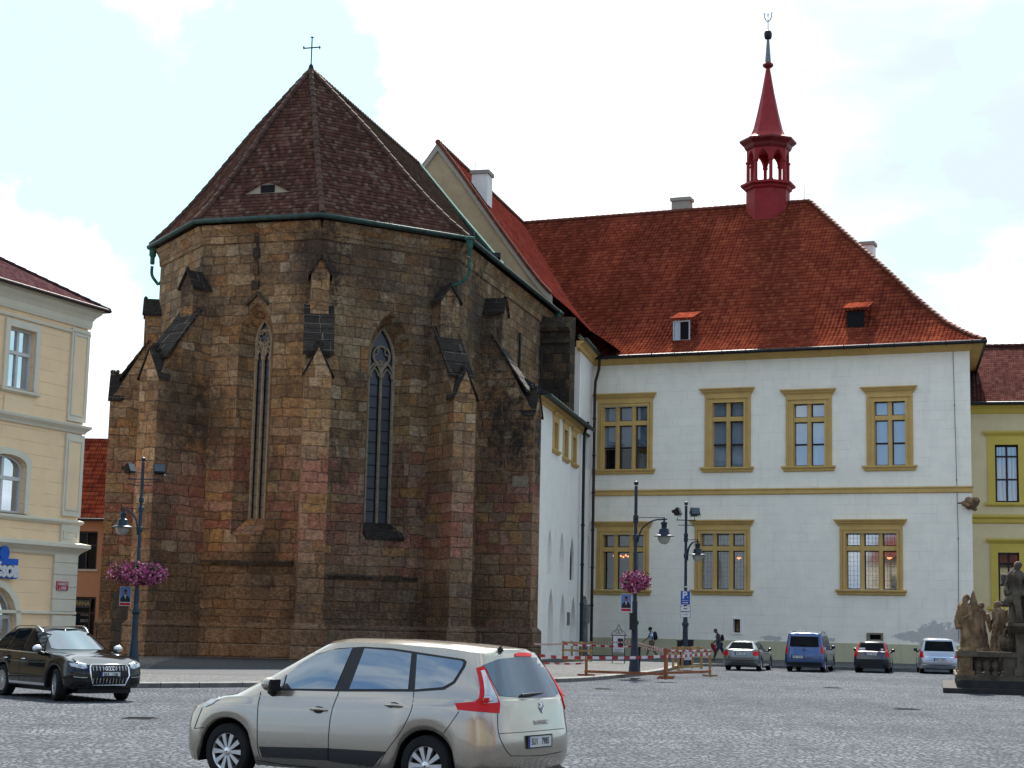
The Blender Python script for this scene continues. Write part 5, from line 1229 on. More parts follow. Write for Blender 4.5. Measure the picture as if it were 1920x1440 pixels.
# hipped roof; the ridge height follows from the hip line seen in the photograph
e1 = BK_.p(bo, ze, bo); e0 = BK_.p(-WB-bo, ze, bo); e2 = BK_.p(bo, ze, -12-bo); e3 = BK_.p(-WB-bo, ze, -12-bo); RH = 3.6
r1 = BK_.p(bo-6.8, ze+RH, -6); r0_ = BK_.p(-WB-bo+6.8, ze+RH, -6)
g = MB(); 
for a, b, c, d in ((e0, e1, r1, r0_), (e1, e2, r1, r1), (e2, e3, r0_, r1), (e3, e0, r0_, r0_)): g.poly([a, b, c, d] if (c-d).length > .01 else [a, b, c])
rfb = g.build('roof', M['shingle'], bank)
g = MB(); tile_line(g, [e1, r1], .09, .4); tile_line(g, [r0_, r1], .09, .4); g.build('hip_tiles', M['shingle'], rfb)
g = MB(); g.poly([e0-Vector((0, 0, .03)), e1-Vector((0, 0, .03)), e2-Vector((0, 0, .03)), e3-Vector((0, 0, .03))]); g.build('soffit', M['cream_trim'], bank)
g = MB(); off = Vector((0, 0, -.01)); g.tube([e0+off, e1+off, e2+off], .07, 8); g.build('gutter', M['pipe_brown'], bank, smooth=50)
def on_bank(px, py, d=0.): u, z = BK_.uz(px, py, d); return u, z
# bank sign: disc over bar over the letters
uc, zc = on_bank(8.5, 1037, .2); ub1, zb1_ = on_bank(34, 1055, .2); g = MB()
g.prism([BK_.p(uc+.24*math.cos(a), zc+.24*math.sin(a), .12) for a in [2*math.pi*k/24 for k in range(24)]], [BK_.p(uc+.24*math.cos(a), zc+.24*math.sin(a), .22) for a in [2*math.pi*k/24 for k in range(24)]])
zbar = on_bank(17, 1053.5, .2)[1]; g.fbox(BK_, uc-1.0, ub1, zbar-.10, zbar+.11, .12, .21)
lg = g.build('bank_sign', M['sign_blue']); tag(lg, 'blue disc and bar bank sign with white letters on the cream building', 'bank sign')
zt_ = on_bank(17, 1072.5, .2)[1]
g = text_mb('ČSOB', .46, BK_.p(ub1+.03, zt_, .20), BK_.t, (0, 0, 1), .06, 0, .035, 'RIGHT', sx=1.0); g.build('letters', M['white_sign'], lg)
g = text_mb('ČSOB', .46, BK_.p(ub1+.05, zt_-.02, .15), BK_.t, (0, 0, 1), .06, 0, .06, 'RIGHT', sx=1.0); g.build('letter_backs', M['sign_blue'], lg)
# street name plate
uc, zc = on_bank(117.5, 1098.5, .12); g = MB().fbox(BK_, uc-.32, uc+.32, zc-.155, zc+.155, .08, .125); pn = g.build('street_sign', M['red_sign']); tag(pn, 'red enamel street name plate on the corner pilaster of the cream building', 'street sign')
g = MB(); 
for a in ((uc-.31, uc+.31, zc+.135, zc+.145), (uc-.31, uc+.31, zc-.145, zc-.135), (uc-.31, uc-.30, zc-.135, zc+.135), (uc+.30, uc+.31, zc-.135, zc+.135)): g.fbox(BK_, *a, .12, .129)
g.build('border', M['white_sign'], pn)
g = text_mb('NÁMĚSTÍ', .125, BK_.p(uc, zc+.055, .128), BK_.t, (0, 0, 1), .006, 0, .004, mb=None); text_mb('1. MÁJE', .125, BK_.p(uc, zc-.075, .128), BK_.t, (0, 0, 1), .006, 0, .004, mb=g); g.build('lettering', M['white_sign'], pn)

# ------------------------------------------------------------------ small orange house between bank and church
OP = Plane((-27., 82.5), -4)
oh = thing('orange_house', 'small orange plastered house with red tiled roof between the cream bank building and the church', 'house', OP.p(3, PZ, -4))
uo0 = OP.uz(60, 1100)[0]; uo1 = OP.uz(222, 1000)[0]; zo = OP.uz(180, 972)[1]
ow = rect_px(OP, 140, 996, 182, 1067); od = rect_px(OP, 132, 1119, 178, 1202)
ho = [[(q[0], q[1]), (q[2], q[1]), (q[2], q[3]), (q[0], q[3])] for q in (ow, (od[0], PZ, od[2], od[3]))]
g = MB(); g.wall(OP, [(uo0, PZ-.05), (uo1, PZ-.05), (uo1, zo), (uo0, zo)], ho)
for h in ho: g.reveal(OP, h, 0, h, -.25)
g.poly([OP.p(uo1, PZ), OP.p(uo1, zo), OP.p(uo1, zo, -7), OP.p(uo1, PZ, -7)]); g.poly([OP.p(uo0, PZ), OP.p(uo0, zo), OP.p(uo0, zo, -7), OP.p(uo0, PZ, -7)]); g.build('wall', M['orange'], oh)
RO_ = Plane(OP.p(0, 0, -3.6).xy, -4); zro = RO_.uz(185, 822)[1]
g = MB(); g.grid([[OP.p(uo0-.3, zo-.05, .35), OP.p(uo1+.3, zo-.05, .35)], [OP.p(uo0-.3, zro, -3.6), OP.p(uo1+.3, zro, -3.6)], [OP.p(uo0-.3, zo-.05, -7.5), OP.p(uo1+.3, zo-.05, -7.5)]])
g.poly([OP.p(uo1, zo, 0), OP.p(uo1, zro-.1, -3.6), OP.p(uo1, zo, -7.2)]); g.build('roof', tiles('small_house_tiles', .30, .24, [(0, (.13, .028, .018)), (.5, (.20, .040, .022)), (1, (.28, .07, .035))], moss=.25, wave=True, bump=.08), oh)
g = MB(); g.tube([OP.p(uo0-.3, zo-.08, .42), OP.p(uo1+.3, zo-.08, .42)], .07, 8); g.build('gutter', M['metal_dark'], oh)
for k, q in enumerate((ow, (od[0], PZ, od[2], od[3]))):
    MB().poly([OP.p(q[0], q[1], -.2), OP.p(q[2], q[1], -.2), OP.p(q[2], q[3], -.2), OP.p(q[0], q[3], -.2)]).build('window' if k == 0 else 'shop_front', M['carglass'], oh)
    f = MB(); m_ = (q[0]+q[2])/2
    for x in (q[0]+.04, m_ if k == 0 else q[2]-.3, q[2]-.04): f.fbox(OP, x-.04, x+.04, q[1], q[3], -.2, -.1)
    f.fbox(OP, q[0], q[2], q[3]-.08, q[3], -.2, -.102); zz = q[1]+(q[3]-q[1])*(.63 if k == 0 else .70); f.fbox(OP, q[0], q[2], zz-.04, zz+.04, -.2, -.095)
    f.build('window_frame', M['dark_wood'], oh)
    if k == 0: f = MB(); f.fbox(OP, q[0]-.1, q[2]+.1, q[1]-.1, q[1], -.1, .08); f.build('sill', M['gable_edge'], oh)
sb = rect_px(OP, 120, 1124, 171, 1139); f = MB(); f.fbox(OP, sb[0], sb[2], sb[1], sb[3], -.1, .02); sg = f.build('shop_sign', M['trim'], oh)
sgold = simple('dull_gold_letters', (.30, .24, .06), .6)
text_mb('ÁRNA', .26, OP.p(sb[2]-.06, (sb[1]+sb[3])/2, .025), OP.t, (0, 0, 1), .01, 0, .004, 'RIGHT').build('lettering', sgold, sg)
g = MB()
for i, tx in enumerate(('NGE', 'BRO', 'ISEL')): u_, z_ = OP.uz(148, 1152+i*12); text_mb(tx, .20, OP.p(u_, z_, -.185), OP.t, (0, 0, 1), .006, 0, 0, 'LEFT', mb=g)
g.build('lettering', M['zinc'], sg)
# ------------------------------------------------------------------ vehicles
def lin(tab, x):
    if x <= tab[0][0]: return tab[0][1]
    for (a, b), (c, d) in zip(tab, tab[1:]):
        if x <= c:
            t = (x-a)/(c-a) if c > a else 0; t = t*t*(3-2*t)*.35+t*.65; return b+(d-b)*t
    return tab[-1][1]
class Car:
    def __init__(s, name, label, cat, sp, M4, paint, scale=1.0, group=None):
        s.sp = sp; s.M = M4; s.inv = M4.inverted()
        s.root = thing(name, label, cat, (0, 0, 0), group); s.paint = paint
        s.body()
    def body(s):
        sp = s.sp; W = sp['w']; ax = sp['wb']/2; R = sp['R']; Ra = R+.065; zb = sp['zb']
        def arch_z(x, z):
            for c in (ax, -ax):
                d = abs(x-c)
                if d < Ra: z = max(z, sp['R']*.98+math.sqrt(Ra*Ra-d*d))
            return z
        xa = ax+Ra+.03; xb = -(ax+Ra+.03); NE = 12; NM = 58
        if sp.get('tail') and xb < sp['tail'][0][1]+.12: xb = sp['tail'][0][1]+.12
        rings = []
        def ring(zf, w, Fx, Bx, a, b, pf=2.6, pr=3.2, kink=None, arch=0.):
            pts = []
            for k in range(NE+1):        # nose, from the centre outwards
                ang = (k/NE)*math.pi/2; y = math.sin(ang)**(2/pf); x = math.cos(ang)**(2/pf); pts.append((a+(Fx-a)*x, y*w))
            for k in range(1, NM): pts.append((a+(b-a)*k/NM, w))
            for k in range(NE+1):
                ang = (1-k/NE)*math.pi/2; y = math.sin(ang)**(2/pr); x = math.cos(ang)**(2/pr); pts.append((b+(Bx-b)*x, y*w))
            out = []
            for i, (x, y) in enumerate(pts):
                z = zf(x, i)
                out.append(Vector((x, y, z)))
            return out
        beltz = lambda x: lin(sp['belt'], x)
        def lowz(fr):
            def f(x, i):
                z0 = zb+.04*max(0, (abs(x)-xa)/.5); z0 = arch_z(x, z0); return z0+(beltz(x)-z0)*fr
            return f
        nose = lambda z: lin(sp['nose'], z); tail = lambda z: lin(sp['tail'], z)
        lv = [(0., W-.035), (.06, W-.012), (.20, W+.004), (.38, W+.004), (.55, W), (.72, W-.008), (.88, W-.022), (1., W-.05)]
        # inner lip under the sill
        def zl(x, i): return lowz(0)(x, i)
        Fz0 = nose(zb); Bz0 = tail(zb)
        rings.append(ring(lambda x, i: zl(x, i)+.01, W-.34, Fz0-.25, Bz0+.25, xa, xb))
        for fr, w in lv:
            zf_ = zb+(beltz(sp['nose'][-1][1]-.05)-zb)*fr; zr_ = zb+(beltz(-9)-zb)*fr
            rings.append(ring(lowz(fr), w, nose(zf_), tail(zr_), xa, xb, sp.get('pf', 2.6), sp.get('pr', 3.4)))
        base = rings[-1]
        cx, cz = sp['cowl']; hx, hz = sp['header']; rbx, rbz = sp['rbase']; rhx, rhz = sp['rheader']; wr = sp['wr']
        roofz = lambda x: lin(sp['roof'], x)
        def gring(h, w, dzroof=.05, a_off=.42, b_off=.16, top=False):
            Fx = cx+(hx-cx)*h; Bx = rbx+(rhx-rbx)*h; a = Fx-a_off; b = Bx+b_off; zc = cz+(hz-cz)*h; zr = rbz+(rhz-rbz)*h
            def f(x, i):
                if i <= NE:
                    t = (x-a)/(Fx-a) if Fx > a else 1; zs = beltz(a)+(roofz(a)-dzroof-beltz(a))*h; return zs+(zc-zs)*max(0, min(1, t))
                if i >= NE+NM-1:
                    t = (b-x)/(b-Bx); zs = beltz(b)+(roofz(b)-dzroof-beltz(b))*h; return zs+(zr-zs)*max(0, min(1, t))
                return beltz(x)+(roofz(x)-dzroof-beltz(x))*h
            return ring(f, w, Fx, Bx, a, b, 2.4, sp.get('prg', 3.4))
        g0 = gring(0, W-.065)
        for t in (.33, .66):
            rr_ = []
            for i, (p, q) in enumerate(zip(base, g0)):
                v = p.lerp(q, t); d = (p-q).length
                v.z += min(.05, d*.06)*math.sin(math.pi*t)*1.0; rr_.append(v)
            rings.append(rr_)
        rings.append(g0)
        for h in (.2, .4, .6, .8, .93, 1.): rings.append(gring(h, (W-.065)+(wr-(W-.065))*(h**1.25), .05))
        last = rings[-1]
        for k, (wf, dz) in enumerate(((.90, .028), (.70, .010), (.4, .002), (.02, 0))):
            rr_ = []
            for p in last:
                t = p.y/max(1e-6, wr); v = Vector((p.x+(0 if abs(p.y) > 1e-3 else 0), p.y*wf, 0))
                sx = 1-(1-wf)*.10*(0); x = p.x
                v.x = x+((-.05*(1-wf)) if p.x > 0 else .05*(1-wf)); z1 = roofz(v.x)-dz; e = min(1, (1-wf)/.3)
                v.z = p.z+(z1-p.z)*e if abs(p.y) > .02 or True else p.z; rr_.append(v)
            rings.append(rr_)
        mb = MB(); full = []
        for rg in rings:
            left = rg; right = [Vector((p.x, -p.y, p.z)) for p in rg[::-1]][1:-1]
            full.append(left+right)
        mb.grid(full[1:], 0, True); mb.grid(full[:2], 1, True)
        n = len(full[-1])
        mb.add(full[-1], [tuple(range(n))], 0)
        s.bodyo = mb.build('body', [s.paint, M['black']], s.root, smooth=sp.get('smooth', 38), recalc=True)
        # welding seams are avoided by merging
        bm = bmesh.new(); bm.from_mesh(s.bodyo.data); bmesh.ops.remove_doubles(bm, verts=bm.verts, dist=.0006); bmesh.ops.recalc_face_normals(bm, faces=bm.faces)
        s.bvh = BVHTree.FromBMesh(bm); bm.to_mesh(s.bodyo.data); bm.free()
        for p in s.bodyo.data.polygons: p.use_smooth = True
        s.bodyo.data.set_sharp_from_angle(angle=R_(sp.get('smooth', 38)))
        ub = MB(); ub.box((sp['nose'][0][1]*-0+xb-.3, -W+.30, .2), (xa+.25, W-.30, .62)); ub.build('underbody', M['black'], s.root)
        for c in (ax, -ax):
            for sg in (1, -1): s.wheel(c, sg)
    def wheel(s, cx, sg):
        sp = s.sp; R = sp['R']; rw = sp.get('rw', .215); yo = sp['w']-.025; r2 = R*sp.get('rim', .64)
        c = Vector((cx, sg*(yo), R)); st = sp.get('steer', 0) if cx > 0 else 0
        Mx = Matrix.Translation(c) @ Matrix.Rotation(st, 4, 'Z') @ Matrix.Rotation(R_(-90*sg), 4, 'X')
        def L(mb, prof, n=28, caps=False): return mb.lathe(prof, (0, 0, 0), n, 0, 0, Mx, caps)
        t = MB(); L(t, [(r2*.96, -rw), (R*.90, -rw), (R*.985, -rw*.88), (R, -rw*.7), (R, -rw*.3), (R*.985, -rw*.1), (R*.92, 0), (r2*1.06, .004), (r2*.99, -.012)], 36)
        w = t.build('wheel', M['tyre'], s.root, smooth=40)
        d = MB(); L(d, [(r2*.98, -.09), (r2*.3, -.07), (.01, -.07)]); d.build('wheel_recess', M['rimdark'], w)
        rm = MB(); L(rm, [(r2*.93, -.03), (r2*1.0, -.012), (r2*1.0, -.03), (r2*.95, -.08)], 32)
        ns = sp.get('spokes', 10)
        for k in range(ns):
            a = 2*math.pi*k/ns; ww = sp.get('sw', .22)*r2*.5
            def q(r, o, z): return Mx @ Vector((r*math.cos(a)-o*math.sin(a), r*math.sin(a)+o*math.cos(a), z))
            rm.hexa([q(r2*.18, -ww*.55, -.06), q(r2*.95, -ww*1.15, -.06), q(r2*.95, ww*1.15, -.06), q(r2*.18, ww*.55, -.06), q(r2*.18, -ww*.5, -.022), q(r2*.95, -ww, -.020), q(r2*.95, ww, -.020), q(r2*.18, ww*.5, -.022)])
        L(rm, [(.01, -.07), (r2*.22, -.06), (r2*.22, -.018), (r2*.12, -.010), (.01, -.008)], 16)
        rm.build('rim', M['alloy'], w, smooth=40)
    def finish(s):
        s.root.location = s.M.translation; s.root.rotation_euler = s.M.to_euler(); s.root.scale = s.M.to_scale()
    def cast(s, px, py):
        o = s.inv @ Vector((0, 0, CAMZ)); d = (s.inv.to_3x3() @ ray(px, py)).normalized()
        return s.bvh.ray_cast(o, d)[:2]
    def castdir(s, p, d): return s.bvh.ray_cast(Vector(p), Vector(d))[:2]
    def panel(s, name, poly, mat, off=.006, g=9, mirror=False, mode='px', parent=None, thick=.012, smooth=60):
        "panel lying on the body: poly in photograph pixels, or (x, z) for the side, (y, z) for front and rear"
        bm = bmesh.new(); vs = [bm.verts.new((a, b, 0)) for a, b in poly]; bm.faces.new(vs)
        xs = [a for a, _ in poly]; ys = [b for _, b in poly]
        for ax_, lo, hi in ((0, min(xs), max(xs)), (1, min(ys), max(ys))):
            n = int((hi-lo)/g)
            for k in range(1, n+1):
                c = lo+(hi-lo)*k/(n+1); no = (1, 0, 0) if ax_ == 0 else (0, 1, 0); co = (c, 0, 0) if ax_ == 0 else (0, c, 0)
                bmesh.ops.bisect_plane(bm, geom=bm.verts[:]+bm.edges[:]+bm.faces[:], plane_co=co, plane_no=no)
        bm.verts.index_update(); P = {}
        for v in bm.verts:
            if mode == 'px': h, n = s.cast(v.co.x, v.co.y)
            elif mode == 'left': h, n = s.castdir((v.co.x, 3, v.co.y), (0, -1, 0))
            elif mode == 'rear': h, n = s.castdir((-6, v.co.x, v.co.y), (1, 0, 0))
            elif mode == 'front': h, n = s.castdir((6, v.co.x, v.co.y), (-1, 0, 0))
            elif mode == 'top': h, n = s.castdir((v.co.x, v.co.y, 4), (0, 0, -1))
            if h is not None: P[v.index] = (h, n)
        fs = [[v.index for v in f.verts] for f in bm.faces if all(v.index in P for v in f.verts)]
        be = {}
        for f in fs:
            for a, b in zip(f, f[1:]+f[:1]): be[(a, b)] = 1
        out = []
        for sgn in ((1, -1) if mirror else (1,)):
            mb = MB(); idx = {}; 
            for i, (h, n) in P.items():
                if mode == 'px':
                    o = s.inv @ Vector((0, 0, CAMZ)); 
                    if n.dot(o-h) < 0: n = -n
                q = h+n*off; idx[i] = len(mb.v); mb.v.append(Vector((q.x, q.y*sgn, q.z)))
            for f in fs: mb.f.append(tuple(idx[i] for i in f)); mb.m.append(0)
            base = len(mb.v); lo = {}
            for (a, b) in be:
                if (b, a) not in be:
                    for i in (a, b):
                        if i not in lo:
                            h, n = P[i]; o = s.inv @ Vector((0, 0, CAMZ))
                            if mode == 'px' and n.dot(o-h) < 0: n = -n
                            q = h+n*(off-thick); lo[i] = len(mb.v); mb.v.append(Vector((q.x, q.y*sgn, q.z)))
                    mb.f.append((idx[a], idx[b], lo[b], lo[a])); mb.m.append(0)
            if mb.f: out.append(mb.build(name, mat, parent or s.root, smooth=smooth))
        bm.free(); return out
    def line(s, name, pts, mat, w=1.0, off=.002, mode='px', mirror=False, n=5):
        "a thin seam or strip following points on the body"
        pp = curve_pts([Vector((a, b, 0)) for a, b in pts], n) if len(pts) > 2 else [Vector((*pts[0], 0)).lerp(Vector((*pts[1], 0)), k/8) for k in range(9)]
        L = off2(pp, w/2); Rr = off2(pp, -w/2); rows = []
        for a, b in zip(L, Rr):
            ha = [s.cast(q.x, q.y) if mode == 'px' else s.castdir((q.x, 3, q.y), (0, -1, 0)) if mode == 'left' else s.castdir((-6, q.x, q.y), (1, 0, 0)) if mode == 'rear' else s.castdir((6, q.x, q.y), (-1, 0, 0)) for q in (a, b)]
            if any(h[0] is None for h in ha): 
                if len(rows) > 1: break
                continue
            o = s.inv @ Vector((0, 0, CAMZ)); r = []
            for h, nn in ha:
                if mode == 'px' and nn.dot(o-h) < 0: nn = -nn
                r.append(h+nn*off)
            rows.append(r)
        if len(rows) < 2: return
        mb = MB(); mb.grid(rows)
        if mirror: mb.grid([[Vector((p.x, -p.y, p.z)) for p in r] for r in rows])
        return mb.build(name, mat, s.root)
    def plate(s, y, z, w, h, txt, mode='rear', dy=0, tilt=None):
        sg = -1 if mode == 'rear' else 1
        hits = [s.castdir((6*sg, yy, zz), (-sg, 0, 0))[0] for yy, zz in ((y-w/2, z-h/2), (y+w/2, z-h/2), (y, z+h/2), (y, z))]
        hx = [q.x for q in hits if q]; x = (min(hx) if sg < 0 else max(hx))
        top = hits[2].x if hits[2] else x; bot = hits[0].x if hits[0] else x
        xd = Vector((0, -1, 0)) if sg < 0 else Vector((0, 1, 0)); yd = Vector((0, 0, 1)); nn = xd.cross(yd)
        o = Vector((x, y, z))+nn*.012
        b = MB(); b.hexa([o-xd*w/2-yd*h/2-nn*.01, o+xd*w/2-yd*h/2-nn*.01, o+xd*w/2+yd*h/2-nn*.01, o-xd*w/2+yd*h/2-nn*.01, o-xd*w/2-yd*h/2, o+xd*w/2-yd*h/2, o+xd*w/2+yd*h/2, o-xd*w/2+yd*h/2])
        pl_ = b.build('number_plate', M['plate'], s.root)
        f = MB(); e = .012; fr = nn*.004
        q = lambda a, c: o+xd*a+yd*c
        for a0, a1, c0, c1 in ((-w/2-e, w/2+e, h/2, h/2+e), (-w/2-e, w/2+e, -h/2-e, -h/2), (-w/2-e, -w/2, -h/2, h/2), (w/2, w/2+e, -h/2, h/2)):
            f.hexa([q(a0, c0)-nn*.02, q(a1, c0)-nn*.02, q(a1, c1)-nn*.02, q(a0, c1)-nn*.02, q(a0, c0)+fr, q(a1, c0)+fr, q(a1, c1)+fr, q(a0, c1)+fr])
        f.build('plate_frame', M['black'], pl_)
        f = MB(); f.poly([q(-w/2, -h/2)+nn*.002, q(-w/2+.045, -h/2)+nn*.002, q(-w/2+.045, h/2)+nn*.002, q(-w/2, h/2)+nn*.002]); f.build('plate_band', M['plate_blue'], pl_)
        ka = txt.split(' ')
        text_mb(ka[0], h*.86, q(-w*.22, -.002)+nn*.002, xd, yd, .002, 0, .0015, sx=.86*w/.52).build('plate_letters', M['ink'], pl_); text_mb(ka[1], h*.86, q(w*.23, -.002)+nn*.002, xd, yd, .002, 0, .0015, sx=.86*w/.52).build('plate_letters', M['ink'], pl_)
        return pl_
    def add(s, name, mb, mat, smooth=None, parent=None): return mb.build(name, mat, parent or s.root, smooth=smooth)

def pose_from_wheels(pf, pr, w, R, wb, side):
    "car matrix from the hubs seen in the photograph: pf, pr pixels of the front and rear hubs on the visible side (side +1 left, -1 right)"
    a = onZ(*pf, R*.98); b = onZ(*pr, R*.98); h = (a-b); d = h.length; h.normalize(); left = Vector((-h.y, h.x, 0)); c = (a+b)/2-left*side*w*.96
    sc_ = d/wb
    return Matrix(((h.x*sc_, left.x*sc_, 0, c.x), (h.y*sc_, left.y*sc_, 0, c.y), (0, 0, sc_, 0), (0, 0, 0, 1)))
def pose(x, y, ang, sc_=1.):
    return Matrix.Translation((x, y, 0)) @ Matrix.Rotation(R_(ang), 4, 'Z') @ Matrix.Scale(sc_, 4)

# --- beige people carrier in the foreground
SPM = dict(w=.905, wb=2.77, R=.325, zb=.20, rim=.66, spokes=10, sw=.27, pf=2.3, pr=3.6, prg=3.0,
    belt=[(-2.3, 1.04), (-1.4, 1.03), (-.4, .985), (.6, .955), (1.1, .945), (1.6, .90), (1.95, .81), (2.15, .73), (2.25, .66)],
    nose=[(.20, 2.14), (.35, 2.22), (.55, 2.24), (.72, 2.20), (.85, 2.1)],
    tail=[(.20, -2.20), (.40, -2.31), (.60, -2.32), (.75, -2.285), (.95, -2.26), (1.06, -2.235)],
    cowl=(1.55, 1.00), header=(.45, 1.53), rbase=(-2.21, 1.05), rheader=(-1.95, 1.53), wr=.60,
    roof=[(-2.0, 1.575), (-1.4, 1.625), (-.6, 1.655), (0, 1.655), (.3, 1.62), (.6, 1.56), (1.0, 1.40), (1.55, 1.02)])
def z8(*pts): return [(340+a/2.526, 1160+b/2.526) for a, b in pts]
c1 = Car('people_carrier', 'champagne beige people carrier in the foreground seen from its rear left corner', 'car', SPM,
         pose_from_wheels((423, 1409.4), (795, 1437), .905, .325, 2.77, 1), M['paint_beige'])
c1.panel('window_surround', z8((440, 338), (484, 282), (568, 211), (646, 167), (742, 141), (860, 133), (1000, 140), (1110, 157), (1340, 192), (1352, 204), (1345, 228), (1297, 305), (1245, 337), (1105, 346), (750, 345)), M['trim'], .003, 9, True)
for pts in (((505, 264), (560, 218), (640, 174), (720, 149), (812, 140), (728, 334), (488, 332)), ((870, 142), (1000, 152), (1092, 166), (1075, 334), (797, 334)), ((1118, 170), (1330, 201), (1338, 210), (1332, 228), (1288, 298), (1240, 325), (1108, 336)), ((452, 330), (478, 284), (498, 266), (480, 331))):
    c1.panel('side_window', z8(*pts), M['carglass_light'], .008, 7, True)
c1.panel('rear_window', z8((1425, 222), (1500, 192), (1600, 181), (1695, 186), (1722, 232), (1765, 300), (1787, 352), (1768, 370), (1640, 376), (1505, 366), (1492, 338), (1465, 288), (1445, 240)), M['carglass_rear'], .006, 7)
tl = c1.panel('tail_lamp', z8((1397, 236), (1428, 226), (1442, 244), (1465, 300), (1492, 362), (1508, 402), (1504, 448), (1310, 432), (1296, 402), (1390, 394), (1412, 376), (1417, 330), (1407, 275)), M['redlens'], .012, 6, True)
c1.panel('lamp_lens', z8((1418, 250), (1434, 246), (1462, 312), (1492, 378), (1496, 398), (1430, 404), (1436, 360), (1430, 300)), M['clearlens'], .017, 6, False, parent=tl[0])
c1.panel('headlamp', z8((104, 416), (135, 384), (188, 362), (180, 382), (150, 402), (118, 416)), M['clearlens'], .010, 5, True)
c1.panel('brake_lamp', z8((1578, 167), (1600, 162), (1652, 166), (1656, 180), (1580, 180)), M['redlens'], .012, 6)
for pts in (((370, 606), (695, 613), (697, 671), (385, 654)), ((701, 614), (967, 630), (905, 700), (702, 674))): c1.panel('sill_trim', z8(*pts), M['trim'], .014, 9, True)
for pts in (((377, 346), (362, 430), (360, 590), (372, 652)), ((747, 345), (712, 440), (697, 560), (698, 672)), ((1101, 346), (1090, 430), (1042, 530), (975, 622), (930, 700)), ((1315, 440), (1280, 490), (1225, 567)), ((1498, 450), (1502, 540), (1530, 610), (1560, 650)), ((1560, 650), (1700, 648), (1800, 630)), ((100, 420), (80, 470), (62, 520)), ((60, 520), (110, 516)), ((1506, 545), (1650, 535), (1812, 520)), ((340, 668), (480, 690), (640, 705)), ((630, 165), (637, 150), (720, 118))):
    c1.line('panel_gap', z8(*pts), M['black'], 1.3, .0025)
for hx_, hy_ in ((650, 432), (1008, 413)):
    h, n = c1.cast(*z8((hx_, hy_))[0])
    for sg in (1, -1):
        mb = MB(); p = Vector((h.x, h.y*sg, h.z)); yv = Vector((0, sg, 0))
        mb.lathe([(.001, .0), (.075, .003), (.07, .004), (.001, .002)], p+yv*.001, 16, 0, 0, Matrix.Rotation(R_(-90*sg), 4, 'X') @ Matrix.Diagonal((1, .55, 1, 1)))
        cup = mb.build('handle_recess', M['trim'], c1.root)
        mb = MB(); mb.tube([p+Vector((-.115, 0, .0))+yv*.012, p+Vector((-.08, 0, .008))+yv*.035, p+Vector((.0, 0, .012))+yv*.042, p+Vector((.08, 0, .008))+yv*.035, p+Vector((.115, 0, 0))+yv*.012], [.010, .016, .018, .016, .010], 8); mb.build('door_handle', c1.paint, c1.root, smooth=60)
def mirror(car, x, y, z, paint, s=1.):
    for sg in (1, -1):
        mb = MB(); mb.sphere((x, sg*(y+.13*s), z+.03), .115*s, 14, 10, 0, (.72, 1.0, .72)); a = mb.build('mirror', paint, car.root, smooth=60)
        mb = MB(); mb.tube([(x+.02, sg*(y-.03), z-.10*s), (x, sg*(y+.10*s), z-.05*s)], [.05*s, .045*s], 8); mb.box((x-.10*s, sg*(y+.13*s)-.09*s, z-.05), (x-.074*s, sg*(y+.13*s)+.09*s, z+.085), 0); mb.build('mirror_foot', M['black'], a)
h, n = c1.cast(*z8((455, 330))[0]); mirror(c1, h.x+.02, h.y-.0, h.z+.02, c1.paint, .95)
w_ = MB(); p0 = c1.cast(*z8((1600, 358))[0]); p1 = c1.cast(*z8((1706, 350))[0])
if p0[0] and p1[0]: w_.tube([p0[0]+Vector((-.03, 0, -.01)), p0[0].lerp(p1[0], .5)+Vector((-.045, 0, 0)), p1[0]+Vector((-.02, 0, 0))], [.016, .012, .007], 6); w_.build('wiper', M['black'], c1.root)
h, n = c1.cast(*z8((1510, 150))[0]); w_ = MB(); w_.lathe([(.045, -.01), (.03, .02), (.008, .045)], h, 8); w_.tube([h+Vector((0, 0, .03)), h+Vector((-.12, 0, .17))], .006, 5); w_.build('aerial', M['black'], c1.root)
h, n = c1.cast(*z8((1693, 580))[0]); c1.plate(h.y, h.z, .50, .115, '5U1 7985')
h, n = c1.cast(*z8((1703, 420))[0]); w_ = MB(); w_.tube([h+Vector((-.012, dy_, dz_)) for dy_, dz_ in ((0, .055), (.034, 0), (0, -.055), (-.034, 0))], .009, 6, 0, True, True); w_.build('badge', M['chrome'], c1.root)
h, n = c1.cast(*z8((1703, 490))[0]); text_mb('SCENIC', .062, h+Vector((-.012, 0, 0)), (0, -1, 0), (0, 0, 1), .006, 0, .002, sx=1.35).build('lettering', M['chrome'], c1.root)
rb_ = MB(); rb_.box((-2.24, -.80, .19), (-2.0, .80, .27)); rb_.build('bumper_valance', M['trim'], c1.root)
c1.finish()
# --- black off-road estate on the left, coming towards the camera
SPQ = dict(w=.985, wb=3.0, R=.385, zb=.30, rim=.66, spokes=14, sw=.20, rw=.26, steer=R_(-14), pf=2.7, pr=3.2, prg=3.0,
    belt=[(-2.6, 1.16), (-1.4, 1.13), (-.2, 1.10), (.7, 1.08), (1.2, 1.07), (1.8, 1.02), (2.2, .95), (2.4, .86), (2.46, .82)],
    nose=[(.30, 2.38), (.45, 2.46), (.65, 2.50), (.85, 2.44), (1.0, 2.34)],
    tail=[(.3, -2.45), (.5, -2.58), (.9, -2.58), (1.16, -2.5)],
    cowl=(1.02, 1.16), header=(.02, 1.66), rbase=(-2.42, 1.16), rheader=(-1.75, 1.66), wr=.68,
    roof=[(-2.0, 1.66), (-1.2, 1.73), (-.5, 1.745), (-.1, 1.72), (.2, 1.66), (.6, 1.44), (1.02, 1.18)])
QA = -50.
hq = onZ(101, 1284, .377*.89); Rq = Matrix.Rotation(R_(QA), 4, 'Z'); oq = hq-(Rq @ Vector((1.5, -.96, 0)))*.89; oq.z = 0
